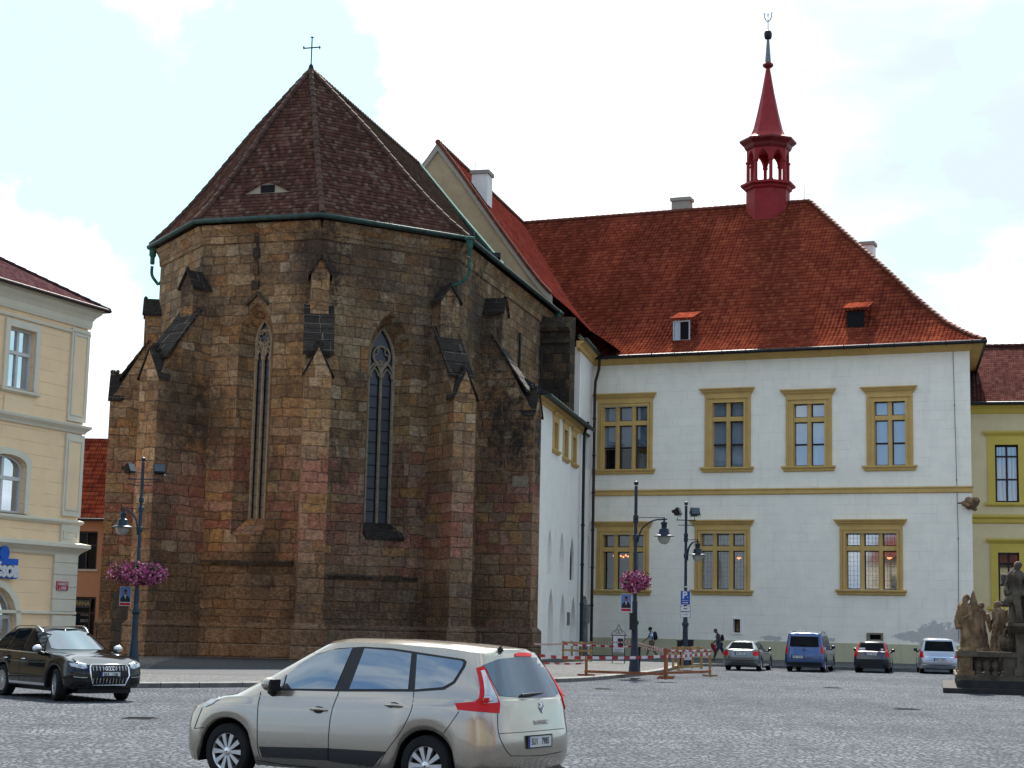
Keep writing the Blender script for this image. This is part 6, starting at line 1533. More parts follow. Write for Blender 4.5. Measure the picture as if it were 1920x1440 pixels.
c2 = Car('off_road_car', 'black off-road estate car with chrome grille driving past the cream bank building', 'car', SPQ, Matrix.Translation(oq) @ Rq @ Matrix.Scale(.89, 4), M['paint_black'])
def z2(*pts): return [(a/3.2725, 900+b/3.2725) for a, b in pts]
def sidew(car, pts, mat=None, off=.008, mirror=True, name='side_window'): return car.panel(name, pts, mat or M['carglass'], off, .12, mirror, 'left')
c2.panel('windscreen', [(-.62, 1.20), (.62, 1.20), (.70, 1.23), (.55, 1.60), (.30, 1.645), (-.30, 1.645), (-.55, 1.60), (-.70, 1.23)], M['carglass_light'], .006, .1, False, 'front')
sidew(c2, [(.72, 1.14), (.18, 1.55), (.0, 1.60), (-.35, 1.63), (-.42, 1.14)]); sidew(c2, [(-.50, 1.14), (-.44, 1.63), (-1.15, 1.62), (-1.35, 1.16)]); sidew(c2, [(-1.45, 1.17), (-1.28, 1.60), (-1.75, 1.54), (-2.15, 1.20)])
c2.panel('window_trim', [(.80, 1.085), (.80, 1.11), (-2.2, 1.155), (-2.2, 1.13)], M['chrome'], .010, .2, True, 'left')
for sg in (1, -1):
    rl_ = MB(); pts = []
    for x in (-1.9, -1.5, -.9, -.3, 0): h = c2.castdir((x, sg*.60, 4), (0, 0, -1))[0]; pts.append(h+Vector((0, sg*.02, .055)) if 0 > x > -1.9 else h)
    rl_.tube(curve_pts(pts, 4), .018, 6); rl_.build('roof_rail', M['chrome'], c2.root, smooth=60)
gr = c2.panel('grille', [(-.42, .40), (.42, .40), (.50, .62), (.50, .82), (.44, .88), (-.44, .88), (-.50, .82), (-.50, .62)], M['black'], .012, .08, False, 'front')[0]
fr = MB(); pts = [(-.42, .40), (.42, .40), (.50, .62), (.50, .82), (.44, .88), (-.44, .88), (-.50, .82), (-.50, .62)]
fr.tube([Vector((c2.castdir((6, y, z), (-1, 0, 0))[0].x+.02, y, z)) for y, z in pts], .020, 6, 0, True, True); fr.build('grille_frame', M['chrome'], gr, smooth=60)
for k in range(-5, 6):
    y = k*.085
    for z0, z1 in ((.44, .57), (.74, .85)): b = MB(); b.tube([Vector((c2.castdir((6, y, z), (-1, 0, 0))[0].x+.018, y, z)) for z in (z0, z1)], .007, 5); b.build('grille_bar', M['chrome'], gr)
b = MB()
for k in range(4):
    y = (k-1.5)*.062; h = c2.castdir((6, y, .79), (-1, 0, 0))[0]; b.tube([h+Vector((.035, .042*math.cos(a), .042*math.sin(a))) for a in [2*math.pi*j/14 for j in range(14)]], .007, 5, 0, True, True)
b.build('ring_badge', M['chrome'], gr)
c2.plate(0, .655, .50, .11, '8A9 1186', 'front')
c2.panel('headlamp', [(.56, .80), (.66, .78), (.90, .84), (.92, .91), (.74, .93), (.58, .90)], M['clearlens'], .010, .06, False, 'front')
c2.panel('headlamp', [(-.56, .80), (-.66, .78), (-.90, .84), (-.92, .91), (-.74, .93), (-.58, .90)], M['clearlens'], .010, .06, False, 'front')
for sg in (1, -1):
    c2.line('running_lights', [(sg*.56, .585), (sg*.70, .585), (sg*.86, .60)], M['clearlens'], .022, .010, 'front')
    h = c2.castdir((6, sg*.72, .86), (-1, 0, 0))[0]; b = MB(); b.sphere(h+Vector((.0, 0, 0)), .045, 10, 8); b.build('projector_lens', M['glass'], c2.root)
    c2.panel('air_intake', [(sg*.56, .40), (sg*.86, .42), (sg*.86, .50), (sg*.60, .50)], M['black'], .008, .08, False, 'front')
c2.panel('skid_plate', [(-.80, .315), (.80, .315), (.62, .37), (-.62, .37)], M['steel'], .012, .1, False, 'front')
mirror(c2, .72, .94, 1.19, M['steel'], 1.05)
for pts in (((.98, 1.05), (1.02, .8), (1.0, .42)), ((-.44, 1.10), (-.43, .8), (-.43, .42)), ((-1.38, 1.10), (-1.30, .9), (-1.05, .6))): c2.line('door_gap', pts, M['black'], .012, .003, 'left', True)
c2.line('side_crease', [(1.0, .90), (0, .88), (-2.3, .93)], M['chrome'], .006, .003, 'left', True)
c2.panel('sill_moulding', [(1.0, .40), (-1.0, .40), (-1.0, .345), (1.0, .345)], M['steel'], .010, .2, True, 'left')
for sg in (1, -1):
    for x in (.0, -1.0): h = c2.castdir((x-.25, sg*3, .95), (0, -sg, 0))[0]; b = MB(); b.tube([h+Vector((-.1, 0, 0)), h+Vector((-.06, sg*.04, 0)), h+Vector((.06, sg*.04, 0)), h+Vector((.1, 0, 0))], .014, 6); b.build('door_handle', M['chrome'], c2.root, smooth=60)
c2.finish()

# --- four parked cars seen from behind
GP_ = 'cars parked in front of the white town hall'
def parked(name, label, px, py, ang, sp, paint, rw, lamps, plate_, txt, side, s=1., bump=None, extra=None, cat='car', glassm=None):
    g_ = onZ(px, py, 0); tl = abs(sp['tail'][1][1]); a = R_(ang); x = g_.x+math.cos(a)*(tl-.75)*s; y = g_.y+math.sin(a)*(tl-.75)*s
    c = Car(name, label, cat, sp, pose(x, y, ang, s), paint, group=GP_)
    c.panel('rear_window', rw, glassm or M['carglass'], .008, .1, False, 'rear')
    for l in lamps: c.panel('tail_lamp', l, M['redlens'], .014, .05, False, 'rear'); c.panel('tail_lamp', [(-y_, z_) for y_, z_ in l], M['redlens'], .014, .05, False, 'rear')
    c.plate(plate_[0], plate_[1], .50, .115, txt)
    for q in side: sidew(c, q)
    mirror(c, sp.get('mx', .70), sp['w']-.05, sp.get('mz', 1.0), paint, .85)
    if bump: c.panel('bumper_trim', bump[0], bump[1], .012, .1, False, 'rear')
    h = c.castdir((-6, .05, min(z for _, z in rw)+.05), (1, 0, 0))[0]
    if h: b = MB(); b.tube([h+Vector((-.02, -.05, -.05)), h+Vector((-.035, -.25, 0)), h+Vector((-.03, -.50, .03))], .010, 5); b.build('wiper', M['black'], c.root) if extra != 'nowiper' else None
    c.line('tailgate_gap', [(-.62, .62), (0, .60), (.62, .62)], M['black'], .012, .003, 'rear')
    return c
SA_ = dict(w=.88, wb=2.65, R=.31, zb=.22, rim=.66, spokes=10, sw=.2, mx=.62, mz=.98,
    belt=[(-2.3, .96), (-1.9, .985), (-1.4, .97), (-.4, .94), (.6, .92), (1.1, .90), (1.6, .85), (2.05, .74), (2.2, .66)], nose=[(.2, 2.1), (.5, 2.24), (.7, 2.2), (.8, 2.1)],
    tail=[(.22, -2.16), (.40, -2.28), (.62, -2.30), (.9, -2.24), (1., -2.2)], cowl=(.95, .95), header=(.15, 1.36), rbase=(-2.14, 1.0), rheader=(-1.72, 1.36), wr=.55,
    roof=[(-1.8, 1.38), (-1.2, 1.41), (-.6, 1.43), (-.1, 1.42), (.2, 1.37), (.95, .96)])
ca = parked('parked_car', 'grey green estate car parked beside the walking man with the red jacket', 1393, 1257, 72, SA_, M['paint_grey'],
    [(-.60, 1.03), (.60, 1.03), (.48, 1.325), (-.48, 1.325)], [[(.60, .70), (.84, .72), (.84, .90), (.66, .93), (.60, .90)]], (0, .80), '3U6 6762',
    [[(.60, .97), (.05, 1.31), (-.35, 1.34), (-.38, .97)], [(-.46, .97), (-.42, 1.34), (-1.0, 1.33), (-1.1, .99)], [(-1.2, .99), (-1.1, 1.32), (-1.55, 1.29), (-1.8, 1.03)]], .925, extra='nowiper')
ca.line('bumper_strip', [(-.80, .50), (0, .49), (.80, .50)], M['black'], .03, .006, 'rear'); ca.line('boot_gap', [(-.58, .96), (-.60, .70), (-.52, .58)], M['black'], .012, .004, 'rear'); ca.line('boot_gap', [(.58, .96), (.60, .70), (.52, .58)], M['black'], .012, .004, 'rear')
ca.finish()
SB_ = dict(w=.89, wb=2.73, R=.32, zb=.22, rim=.62, spokes=7, sw=.3, mx=.75, mz=1.08, pr=5.0, prg=5.0,
    belt=[(-2.2, 1.10), (-1.4, 1.09), (.6, 1.04), (1.1, 1.02), (1.6, .97), (2.05, .86), (2.2, .78)], nose=[(.2, 2.1), (.5, 2.2), (.7, 2.18), (.9, 2.1)],
    tail=[(.22, -2.04), (.40, -2.12), (.62, -2.13), (1.1, -2.08)], cowl=(1.35, 1.08), header=(.45, 1.68), rbase=(-2.04, 1.12), rheader=(-1.93, 1.70), wr=.74,
    roof=[(-2.0, 1.74), (-1.2, 1.79), (-.3, 1.79), (.3, 1.74), (.5, 1.68), (1.35, 1.1)])
cb_ = parked('parked_van', 'tall blue family van with roof rails parked second from the left against the town hall', 1512, 1259, 72, SB_, M['paint_blue'],
    [(-.66, 1.12), (.66, 1.12), (.62, 1.58), (-.62, 1.58)], [[(.74, .82), (.88, .82), (.87, 1.24), (.76, 1.24)]], (.30, .66), '5U0 3132',
    [[(1.15, 1.10), (.45, 1.55), (.10, 1.60), (.10, 1.10)], [(0, 1.11), (0, 1.62), (-.85, 1.62), (-.85, 1.12)], [(-.95, 1.13), (-.95, 1.62), (-1.65, 1.60), (-1.70, 1.14)]], .98,
    bump=([(-.80, .42), (.80, .42), (.80, .30), (-.80, .30)], M['trim']), cat='van')
for sg in (1, -1):
    b = MB(); pts = [cb_.castdir((x, sg*.66, 4), (0, 0, -1))[0]+Vector((0, 0, .05 if -1.7 < x < 0 else 0)) for x in (-1.75, -1.4, -.7, -.1, .15)]; b.tube(curve_pts(pts, 3), .022, 6); b.build('roof_rail', M['black'], cb_.root, smooth=60)
cb_.line('door_split', [(0, 1.10), (0, .5)], M['black'], .012, .004, 'rear'); h = cb_.castdir((-6, 0, .98), (1, 0, 0))[0]; b = MB(); b.tube([h+Vector((-.015, .08*math.cos(a), .045*math.sin(a))) for a in [2*math.pi*j/16 for j in range(16)]], .010, 5, 0, True, True); b.build('badge', M['black'], cb_.root)
cb_.line('door_gap', [(.12, 1.05), (.10, .4)], M['black'], .012, .003, 'left', True); cb_.line('door_gap', [(-.92, 1.08), (-.95, .7), (-1.0, .4)], M['black'], .012, .003, 'left', True)
cb_.finish()
SC_ = dict(w=.81, wb=2.44, R=.29, zb=.22, rim=.60, spokes=8, sw=.3, mx=.55, mz=.99, pr=3.6, prg=3.4,
    belt=[(-1.9, .97), (-1.2, .94), (.5, .90), (1.0, .88), (1.5, .82), (1.9, .70)], nose=[(.2, 1.85), (.5, 1.94), (.7, 1.9)],
    tail=[(.22, -1.76), (.38, -1.86), (.56, -1.86), (.70, -1.80), (.97, -1.74)], cowl=(.95, .93), header=(.2, 1.38), rbase=(-1.66, .99), rheader=(-1.35, 1.39), wr=.58,
    roof=[(-1.4, 1.40), (-.9, 1.44), (-.3, 1.455), (.1, 1.42), (.95, .95)])
cc_ = parked('parked_car', 'small dark plum hatchback with tall red lamps and a white sticker in its rear window', 1636, 1261, 75, SC_, M['paint_plum'],
    [(-.58, 1.00), (.58, 1.00), (.52, 1.34), (-.52, 1.34)], [[(.62, .72), (.78, .74), (.76, 1.05), (.60, 1.36), (.55, 1.36), (.62, 1.02)]], (.02, .86), '3U7 9947',
    [[(.60, .95), (.15, 1.32), (-.40, 1.36), (-.42, .95)], [(-.5, .95), (-.47, 1.36), (-1.05, 1.32), (-1.25, 1.0)]], .97, bump=([(-.76, .62), (.76, .62), (.76, .26), (-.76, .26)], M['trim']))
pn_ = cc_.panel('window_sticker', [(.30, 1.035), (.58, 1.035), (.56, 1.13), (.30, 1.13)], M['paper'], .012, .1, False, 'rear'); cc_.panel('window_sticker', [(-.52, 1.03), (-.40, 1.03), (-.40, 1.10), (-.52, 1.10)], M['white_sign'], .012, .1, False, 'rear'); cc_.finish()
SD_ = dict(w=.90, wb=2.70, R=.32, zb=.22, rim=.62, spokes=10, sw=.2, mx=.85, mz=1.05, pr=3.8, prg=3.6,
    belt=[(-2.2, 1.03), (-1.2, 1.02), (.6, .98), (1.1, .96), (1.6, .90), (2.1, .76)], nose=[(.2, 2.05), (.5, 2.16), (.8, 2.1)],
    tail=[(.22, -2.08), (.40, -2.18), (.60, -2.18), (.80, -2.12), (1.03, -2.08)], cowl=(1.4, 1.02), header=(.4, 1.56), rbase=(-2.05, 1.05), rheader=(-1.80, 1.57), wr=.66,
    roof=[(-1.9, 1.59), (-1.2, 1.64), (-.3, 1.655), (.3, 1.60), (1.4, 1.04)])
cd_ = parked('parked_car', 'silver people carrier parked rightmost, partly behind the stone statues', 1760, 1263, 79, SD_, M['paint_silver'],
    [(-.68, 1.04), (.68, 1.04), (.60, 1.50), (-.60, 1.50)], [[(.70, .74), (.88, .74), (.86, 1.02), (.74, 1.04)]], (-.02, .66), '4U8 3784',
    [[(1.15, 1.03), (.45, 1.50), (.05, 1.54), (.0, 1.03)], [(-.1, 1.03), (-.05, 1.54), (-.85, 1.54), (-.9, 1.04)], [(-1., 1.05), (-.95, 1.54), (-1.55, 1.50), (-1.72, 1.08)]], .97)
cd_.line('chrome_strip', [(-.62, .765), (.62, .765)], M['chrome'], .03, .008, 'rear'); cd_.line('chrome_strip', [(-.80, .42), (0, .40), (.80, .42)], M['chrome'], .03, .008, 'rear'); cd_.finish()
# ------------------------------------------------------------------ street lamps
def lamp_head(p, mats, parent, s=1.0):
    "bell-shaped lantern hanging from p"
    a = MB(); a.lathe([(.03, 0), (.05, -.04), (.11, -.06), (.13, -.10), (.10, -.14), (.10, -.26), (.17, -.30), (.19, -.44), (.22, -.50), (.37, -.55), (.38, -.575), (.30, -.58)], p, 18)
    for v in range(len(a.v)): pass
    o = a.build('lantern', mats, parent, smooth=40)
    b = MB(); b.lathe([(.235, -.575), (.225, -.68), (.18, -.78), (.10, -.84), (.02, -.86)], p, 18); b.build('lamp_bowl', M['lampglass'], o, smooth=60); return o
LG = 'tall street lamps of the square'
def street_lamp(label, px, py, top_py, armdir, armlen, mat, z_arm=5.35, flood=None, D=None):
    b = onZ(px, py, PZ) if D is None else None
    if D: r = ray(px, py); k = D/r.y; b = Vector((r.x*k, r.y*k, PZ))
    rt = ray(px, top_py); H = CAMZ+rt.z/rt.y*b.y-PZ
    t = thing('street_lamp', label, 'street lamp', (b.x, b.y, PZ), LG)
    a = MB(); a.lathe([(.25, 0), (.25, .06), (.20, .10), (.20, .14), (.165, .45), (.12, .95), (.11, 1.75), (.15, 1.80), (.15, 1.88), (.105, 1.94), (.095, 2.1), (.095, 2.6)], b, 14); a.build('pole_base', M[mat], t, smooth=35)
    a = MB(); a.lathe([(.072, 2.55), (.066, H*.5), (.058, H-.12)], b, 12); a.build('pole', M[mat], t, smooth=50)
    for z_ in (z_arm-.55, z_arm+.15, H*.80): a = MB(); a.lathe([(.065, -.10), (.095, -.07), (.095, .07), (.065, .10)], b+Vector((0, 0, z_)), 12); a.build('collar', M[mat], t, smooth=35)
    for z_ in (2.35, 2.9, 3.45): a = MB(); a.lathe([(.08, -.02), (.082, 0), (.08, .02)], b+Vector((0, 0, z_)), 12); a.build('steel_band', M['steel'], t)
    a = MB(); a.sphere(b+Vector((0, 0, H-.02)), .085, 10, 8); a.build('pole_cap', M[mat], t, smooth=60)
    d = Vector((math.cos(R_(armdir)), math.sin(R_(armdir)), 0)); z = z_arm
    pa = b+d*armlen+Vector((0, 0, z+.12))
    arm = MB(); s0 = Vector((-d.y, d.x, 0))*.035
    for sg in (1, -1): arm.tube(curve_pts([b+d*.07+Vector((0, 0, z-.75))+s0*sg, b+d*armlen*.22+Vector((0, 0, z-.25))+s0*sg, b+d*armlen*.62+Vector((0, 0, z+.06))+s0*sg, pa+d*.10+Vector((0, 0, .0))+s0*sg*.3], 5), .028, 6)
    arm.tube([b+Vector((0, 0, z+.15)), pa+Vector((0, 0, .06))], .014, 6); arm.tube([pa+Vector((0, 0, .07)), pa-Vector((0, 0, .06))], .03, 6)
    arm.build('arm', M[mat], t, smooth=50); lamp_head(pa-Vector((0, 0, .05)), M[mat], t)
    if flood:
        zf, ps, sx = flood; c = b+Vector((0, 0, zf)); X = Vector((1, 0, 0))
        a = MB(); a.tube([c-X*ps[0]*sx, c+X*ps[1]*sx], .022, 6); a.tube([c-X*.35+Vector((0, 0, -.22)), c+X*.35+Vector((0, 0, -.22))], .018, 6); a.build('floodlight_bar', M[mat], t)
        for sg, o_ in ((-1, ps[0]), (1, ps[1])):
            q = c+X*sg*(o_-.05); fl = MB(); Mx = Matrix.Translation(q+Vector((0, 0, .36))) @ Matrix.Rotation(R_(70 if sg < 0 else 20), 4, 'Z') @ Matrix.Rotation(R_(-22), 4, 'X')
            fl.prism([Mx @ Vector(v) for v in ((-.22, -.10, -.17), (.22, -.10, -.17), (.22, -.10, .17), (-.22, -.10, .17))], [Mx @ Vector(v) for v in ((-.14, .16, -.12), (.14, .16, -.12), (.14, .16, .10), (-.14, .16, .10))])
            for k in (-.12, 0, .12): fl.box((k-.01, .10, .02), (k+.01, .22, .14), 0, Mx)
            f = fl.build('floodlight', M['black'], t); gl = MB(); gl.box((-.19, -.125, -.14), (.19, -.102, .14), 0, Mx); gl.build('floodlight_glass', M['flood_glass'], f)
            br = MB(); br.tube([q, q+Vector((0, 0, .14))], .015, 5); br.tube([Mx @ Vector((-.25, 0, 0)), Mx @ Vector((-.25, 0, -.22)), Mx @ Vector((.25, 0, -.22)), Mx @ Vector((.25, 0, 0))], .013, 5); br.build('floodlight_bracket', M['iron'], f)
    return t, b
L1, b1 = street_lamp('blue street lamp on the left in front of the church with its lantern pointing left', 249, 1250, 860, 176, .62, 'lampblue_light', 5.25, (6.45, (.52, .62), 1.), D=60)
L2, b2 = street_lamp('dark street lamp behind the red and white tape with its lantern pointing right', 1189, 1264, 905, 8, 1.05, 'lampblue', 5.45, None, D=62)
L3, b3 = street_lamp('dark street lamp carrying the blue parking sign in front of the town hall', 1284.5, 1247, 943, 25, .60, 'lampblue', 5.35, (6.35, (.42, .42), 1.), D=75)
# flower baskets
def basket(label, c, rx, ry, rz, n, seed, mats, ring=False):
    rr = random.Random(seed); t = thing('flower_basket', label, 'flower basket', (c.x, c.y, c.z-rz), 'hanging flower baskets on the street lamps')
    def pt(k=1.):
        while True:
            a = rr.uniform(0, 2*math.pi); u = rr.uniform(-1, 1); r = math.sqrt(1-u*u)*rr.uniform(.75, 1.04)
            lump = 1+.16*math.sin(a*5+seed)+.10*math.sin(a*9+u*4)
            z = u*rz*(1.0 if u > 0 else 1.15)
            if u > .2 and r < .5 and rr.random() < .4: z -= .15*rz
            return Vector((rx*r*math.cos(a)*lump, ry*r*math.sin(a)*lump, z*lump)), u
    bl = MB(); bl.lathe([(.02, -rz*.7), (rx*.45, -rz*.6), (rx*.72, -rz*.05), (rx*.72, rz*.1)], c, 14, 0, 0, Matrix.Diagonal((1, ry/rx, 1, 1))); bl.build('bowl', M['leaf'], t)
    lf = MB()
    for _ in range(n):
        p, u = pt(); p *= rr.uniform(.75, 1.0); a = Vector((rr.gauss(0, 1), rr.gauss(0, 1), rr.gauss(0, 1))).normalized(); b_ = a.orthogonal().normalized(); s = rr.uniform(.025, .055)
        lf.add([c+p-a*s, c+p+b_*s*.5, c+p+a*s, c+p-b_*s*.5], [(0, 1, 2, 3)])
    tag(lf.build('leaves', M['leaf'], t, recalc=False), kind='stuff')
    fs = [MB() for _ in mats]
    for _ in range(int(n*1.15)):
        p, u = pt()
        if u > .2 and rr.random() < .62: continue
        q = c+p*1.02; nrm = (p.normalized()+Vector((rr.gauss(0, .4), rr.gauss(0, .4), rr.gauss(0, .4)))).normalized(); a = nrm.orthogonal().normalized(); b_ = nrm.cross(a); s = rr.uniform(.030, .058)
        m = rr.choices(range(len(mats)), [3, 1.5, 1.2][:len(mats)])[0]; ring_ = [q+(a*math.cos(2*math.pi*k/5)+b_*math.sin(2*math.pi*k/5))*s+nrm*.012 for k in range(5)]
        fs[m].add([q-nrm*.012]+ring_, [(0, k+1, (k+1) % 5+1) for k in range(5)])
    for m, f in zip(mats, fs): tag(f.build('blossoms', M[m], t, recalc=False), kind='stuff')
    hr = MB(); hr.tube([c+Vector((rx*.72*math.cos(a), ry*.72*math.sin(a), rz*.1)) for a in [2*math.pi*k/20 for k in range(20)]], .015, 5, 0, True, True)
    for sg in (-1, 1): hr.tube([c+Vector((sg*rx*.7, 0, 0)), c+Vector((0, 0, -rz*.5))], .012, 5)
    hr.build('basket_ring', M['iron'], t)
q = (onZ(255, 1073, 0)); r = ray(255, 1073); c = r*(60/r.y)+Vector((0, 0, CAMZ)); basket('wide basket of pink flowers on the left street lamp in front of the church', Vector((b1.x+.05, b1.y, c.z)), .93, .75, .34, 1700, 4, ('pink', 'magenta', 'palepink'))
r = ray(1190, 1088); c = r*(62/r.y)+Vector((0, 0, CAMZ)); basket('round basket of crimson flowers on the street lamp behind the tape', Vector((b2.x, b2.y, c.z)), .50, .5, .33, 1000, 9, ('magenta', 'pink', 'palepink'))
# election posters
def poster(label, b, px, py, w, h, D, seed):
    r = ray(px, py); k = D/r.y; c = Vector((r.x*k, D-.12, CAMZ+r.z*k)); P = Plane((c.x, c.y), 0)
    t = MB().fbox(P, -w/2, w/2, c.z-h/2, c.z+h/2, -.012, 0).build('poster', M['paper']); tag(t, label, 'poster', 'election posters on the street lamps')
    bgm = simple('poster_blue_sky', (.16, .26, .52), .6) if 'poster_bg' not in M else M['poster_bg']; M['poster_bg'] = bgm
    x = MB().fbox(P, -w/2+.015, w/2-.015, c.z-h*.30, c.z+h/2-.015, 0, .002); x.build('sky_picture', bgm, t)
    s = MB(); o = [(-.42, -.30), (-.40, -.12), (-.22, .02), (-.10, .06), (.10, .06), (.24, .01), (.42, -.14), (.42, -.30)]; s.prism([P.p(a*w, c.z+b_*h, .002) for a, b_ in o], [P.p(a*w, c.z+b_*h, .004) for a, b_ in o]); s.build('suit_picture', M['ink'], t)
    s = MB(); o = [(-.08, .06), (.08, .06), (.0, -.16)]; s.prism([P.p(a*w, c.z+b_*h, .004) for a, b_ in o], [P.p(a*w, c.z+b_*h, .006) for a, b_ in o]); s.build('shirt_picture', M['paper'], t)
    s = MB(); o = [(.13*math.cos(a), .20+.13*math.sin(a)) for a in [2*math.pi*k/16 for k in range(16)]]; s.prism([P.p(a*w, c.z+b_*h, .004) for a, b_ in o], [P.p(a*w, c.z+b_*h, .007) for a, b_ in o]); s.build('face_picture', M['skin'], t)
    s = MB(); o = [(.145*math.cos(a), .25+.10*math.sin(a)) for a in [math.pi*k/8 for k in range(9)]]; s.prism([P.p(a*w, c.z+b_*h, .007) for a, b_ in o], [P.p(a*w, c.z+b_*h, .009) for a, b_ in o]); s.build('hair_picture', M['hair_dark'], t)
    s = MB().fbox(P, -w/2+.02, w/2-.02, c.z-h*.47, c.z-h*.34, 0, .003); s.build('red_strip', M['red_sign'], t)
poster('election poster of a suited man on the left lamp before the church', b1, 236.5, 1118, .40, .66, 60, 1)
poster('election poster of a suited man on the lamp behind the tape', b2, 1173.5, 1130, .38, .64, 62, 2)
# parking sign
r = ray(1284.5, 1121); k = 75/r.y; c = Vector((r.x*k, 74.86, CAMZ+r.z*k)); P = Plane((c.x, c.y), 0); px_m = 75/FPX; w = 18*px_m; h = 26*px_m
t = MB().fbox(P, -w/2, w/2, c.z-h/2, c.z+h/2, -.02, 0).build('parking_sign', M['blue_sign']); tag(t, 'blue parking sign with white P and arrow on a street lamp', 'parking sign')
s = MB(); e = .012
for a in ((-w/2, w/2, h/2-e, h/2), (-w/2, w/2, -h/2, -h/2+e), (-w/2, -w/2+e, -h/2+e, h/2-e), (w/2-e, w/2, -h/2+e, h/2-e)): s.fbox(P, a[0], a[1], c.z+a[2], c.z+a[3], 0, .003)
s.build('border', M['white_sign'], t)
text_mb('P', .42, P.p(-.03, c.z+.10, .003), P.t, (0, 0, 1), .006, 0, .012).build('letter', M['white_sign'], t)
s = MB(); text_mb('PARKING', .07, P.p(0, c.z-.12, .003), P.t, (0, 0, 1), .004, mb=s); s.fbox(P, -.12, .05, c.z-.225, c.z-.195, 0, .004); s.prism([P.p(.05, c.z-.25, 0), P.p(.12, c.z-.21, 0), P.p(.05, c.z-.17, 0)], [P.p(.05, c.z-.25, .004), P.p(.12, c.z-.21, .004), P.p(.05, c.z-.17, .004)])
s.fbox(P, .07, .12, c.z+.0, c.z+.04, 0, .004); s.build('arrow', M['white_sign'], t)
r = ray(1284.5, 1147); k = 75/r.y; c2_ = Vector((r.x*k, 74.86, CAMZ+r.z*k)); h2 = 21*px_m; w2 = 19*px_m
t = MB().fbox(P, -w2/2, w2/2, c2_.z-h2/2, c2_.z+h2/2, -.02, 0).build('notice_sign', M['white_sign']); tag(t, 'white notice plate with three black lines of text under the parking sign', 'sign')
s = MB(); 
for i, tx in enumerate(('PÁTEK', 'MIMO SOBOTU', '7 - 17 H')): text_mb(tx, .055, P.p(0, c2_.z+.13-i*.13, .002), P.t, (0, 0, 1), .004, 0, .004, mb=s)
for a in ((-w2/2, w2/2, h2/2-e, h2/2), (-w2/2, w2/2, -h2/2, -h2/2+e), (-w2/2, -w2/2+e, -h2/2+e, h2/2-e), (w2/2-e, w2/2, -h2/2+e, h2/2-e)): s.fbox(P, a[0], a[1], c2_.z+a[2], c2_.z+a[3], 0, .003)
s.build('lettering', M['ink'], t)
# junction boxes and bins at the lamps
def boxpx(px0, py0, px1, py1, D, dep, z0=None):
    r0, r1 = ray(px0, (py0+py1)/2), ray(px1, (py0+py1)/2); x0, x1 = r0.x/r0.y*D, r1.x/r1.y*D
    ra, rb_ = ray((px0+px1)/2, py0), ray((px0+px1)/2, py1); za_, zb_ = CAMZ+ra.z/ra.y*D, CAMZ+rb_.z/rb_.y*D
    return x0, x1, (zb_ if z0 is None else z0), za_
x0, x1, za_, zb_ = boxpx(1181, 1151, 1194, 1181, 61.6, .2); m = MB(); m.box((x0, 61.62, za_), (x1, 61.85, zb_)); m.box((x0-.02, 61.60, zb_), (x1+.02, 61.87, zb_+.03)); m.box((x0+.02, 61.605, za_+.06), (x1-.1, 61.62, zb_-.06)); tag(m.build('junction_box', M['metal_dark']), 'grey brown electrical box strapped to the lamp behind the tape', 'electrical box')
def bin_(label, px0, px1, py0, D, mat='black'):
    x0, x1, _, zt_ = boxpx(px0, py0, px1, py0+10, D, .3); w = x1-x0; zc = PZ
    t = thing('litter_bin', label, 'litter bin', ((x0+x1)/2, D, PZ), 'black litter bins at the street lamps'); m = MB()
    m.prism([(x0+w*.08, D-w*.35, zc+.06), (x1-w*.08, D-w*.35, zc+.06), (x1-w*.08, D+w*.35, zc+.06), (x0+w*.08, D+w*.35, zc+.06)], [(x0, D-w*.42, zt_), (x1, D-w*.42, zt_), (x1, D+w*.42, zt_), (x0, D+w*.42, zt_)]); m.build('body', M[mat], t)
    m = MB(); m.box((x0-.02, D-w*.46, zt_), (x1+.02, D+w*.46, zt_+.05)); m.build('rim', M['trim'], t)
    m = MB(); m.tube([((x0+x1)/2, D, PZ), ((x0+x1)/2, D, PZ+.1)], .08, 8); m.build('foot', M['trim'], t)
bin_('left black litter bin beside the lamp with the parking sign', 1269.5, 1282, 1202, 75.3); bin_('right black litter bin beside the lamp with the parking sign', 1288, 1300, 1201, 75.3); bin_('narrow black litter bin beside the lamp behind the tape', 1194.5, 1201, 1215, 62.4)
# display board with wrought-iron top
D = 80.; x0, x1, za_, zb_ = boxpx(1149.5, 1193, 1170, 1223, D, .1); t = thing('display_board', 'white notice case with wrought iron scroll top near the corner of the town hall', 'display board', ((x0+x1)/2, D, PZ))
m = MB(); m.box((x0, D-.04, za_), (x1, D+.04, zb_)); m.build('board', M['paper'], t); m = MB(); m.box((x0+(x1-x0)*.42, D-.055, zb_-.36-.12), (x1-.03, D-.041, zb_-.10)); m.build('picture', M['ink'], t)
m = MB()
for i in range(7): m.box((x0+.05, D-.05, zb_-.62-i*.07), (x1-.06-(i % 3)*.05, D-.042, zb_-.605-i*.07))
m.build('text_lines', M['trim'], t)
m = MB(); xm = (x0+x1)/2
for x in (x0-.03, x1+.03): m.tube([(x, D, PZ), (x, D, zb_+.04)], .022, 6)
m.tube([(x0-.12, D, zb_+.04), (x1+.12, D, zb_+.04)], .02, 6)
for sg in (1, -1):
    m.tube(curve_pts([Vector((xm+sg*.33, D, zb_+.05)), Vector((xm+sg*.28, D, zb_+.18)), Vector((xm+sg*.12, D, zb_+.30)), Vector((xm+sg*.02, D, zb_+.50))], 5), .014, 5)
    m.tube([Vector((xm+sg*(.07+.07*math.cos(a)), D, zb_+.22+.10*math.sin(a))) for a in [2*math.pi*k/12 for k in range(12)]], .011, 5, 0, True, True)
m.sphere((xm, D, zb_+.52), .035, 6, 5); m.build('iron_frame', M['iron'], t)

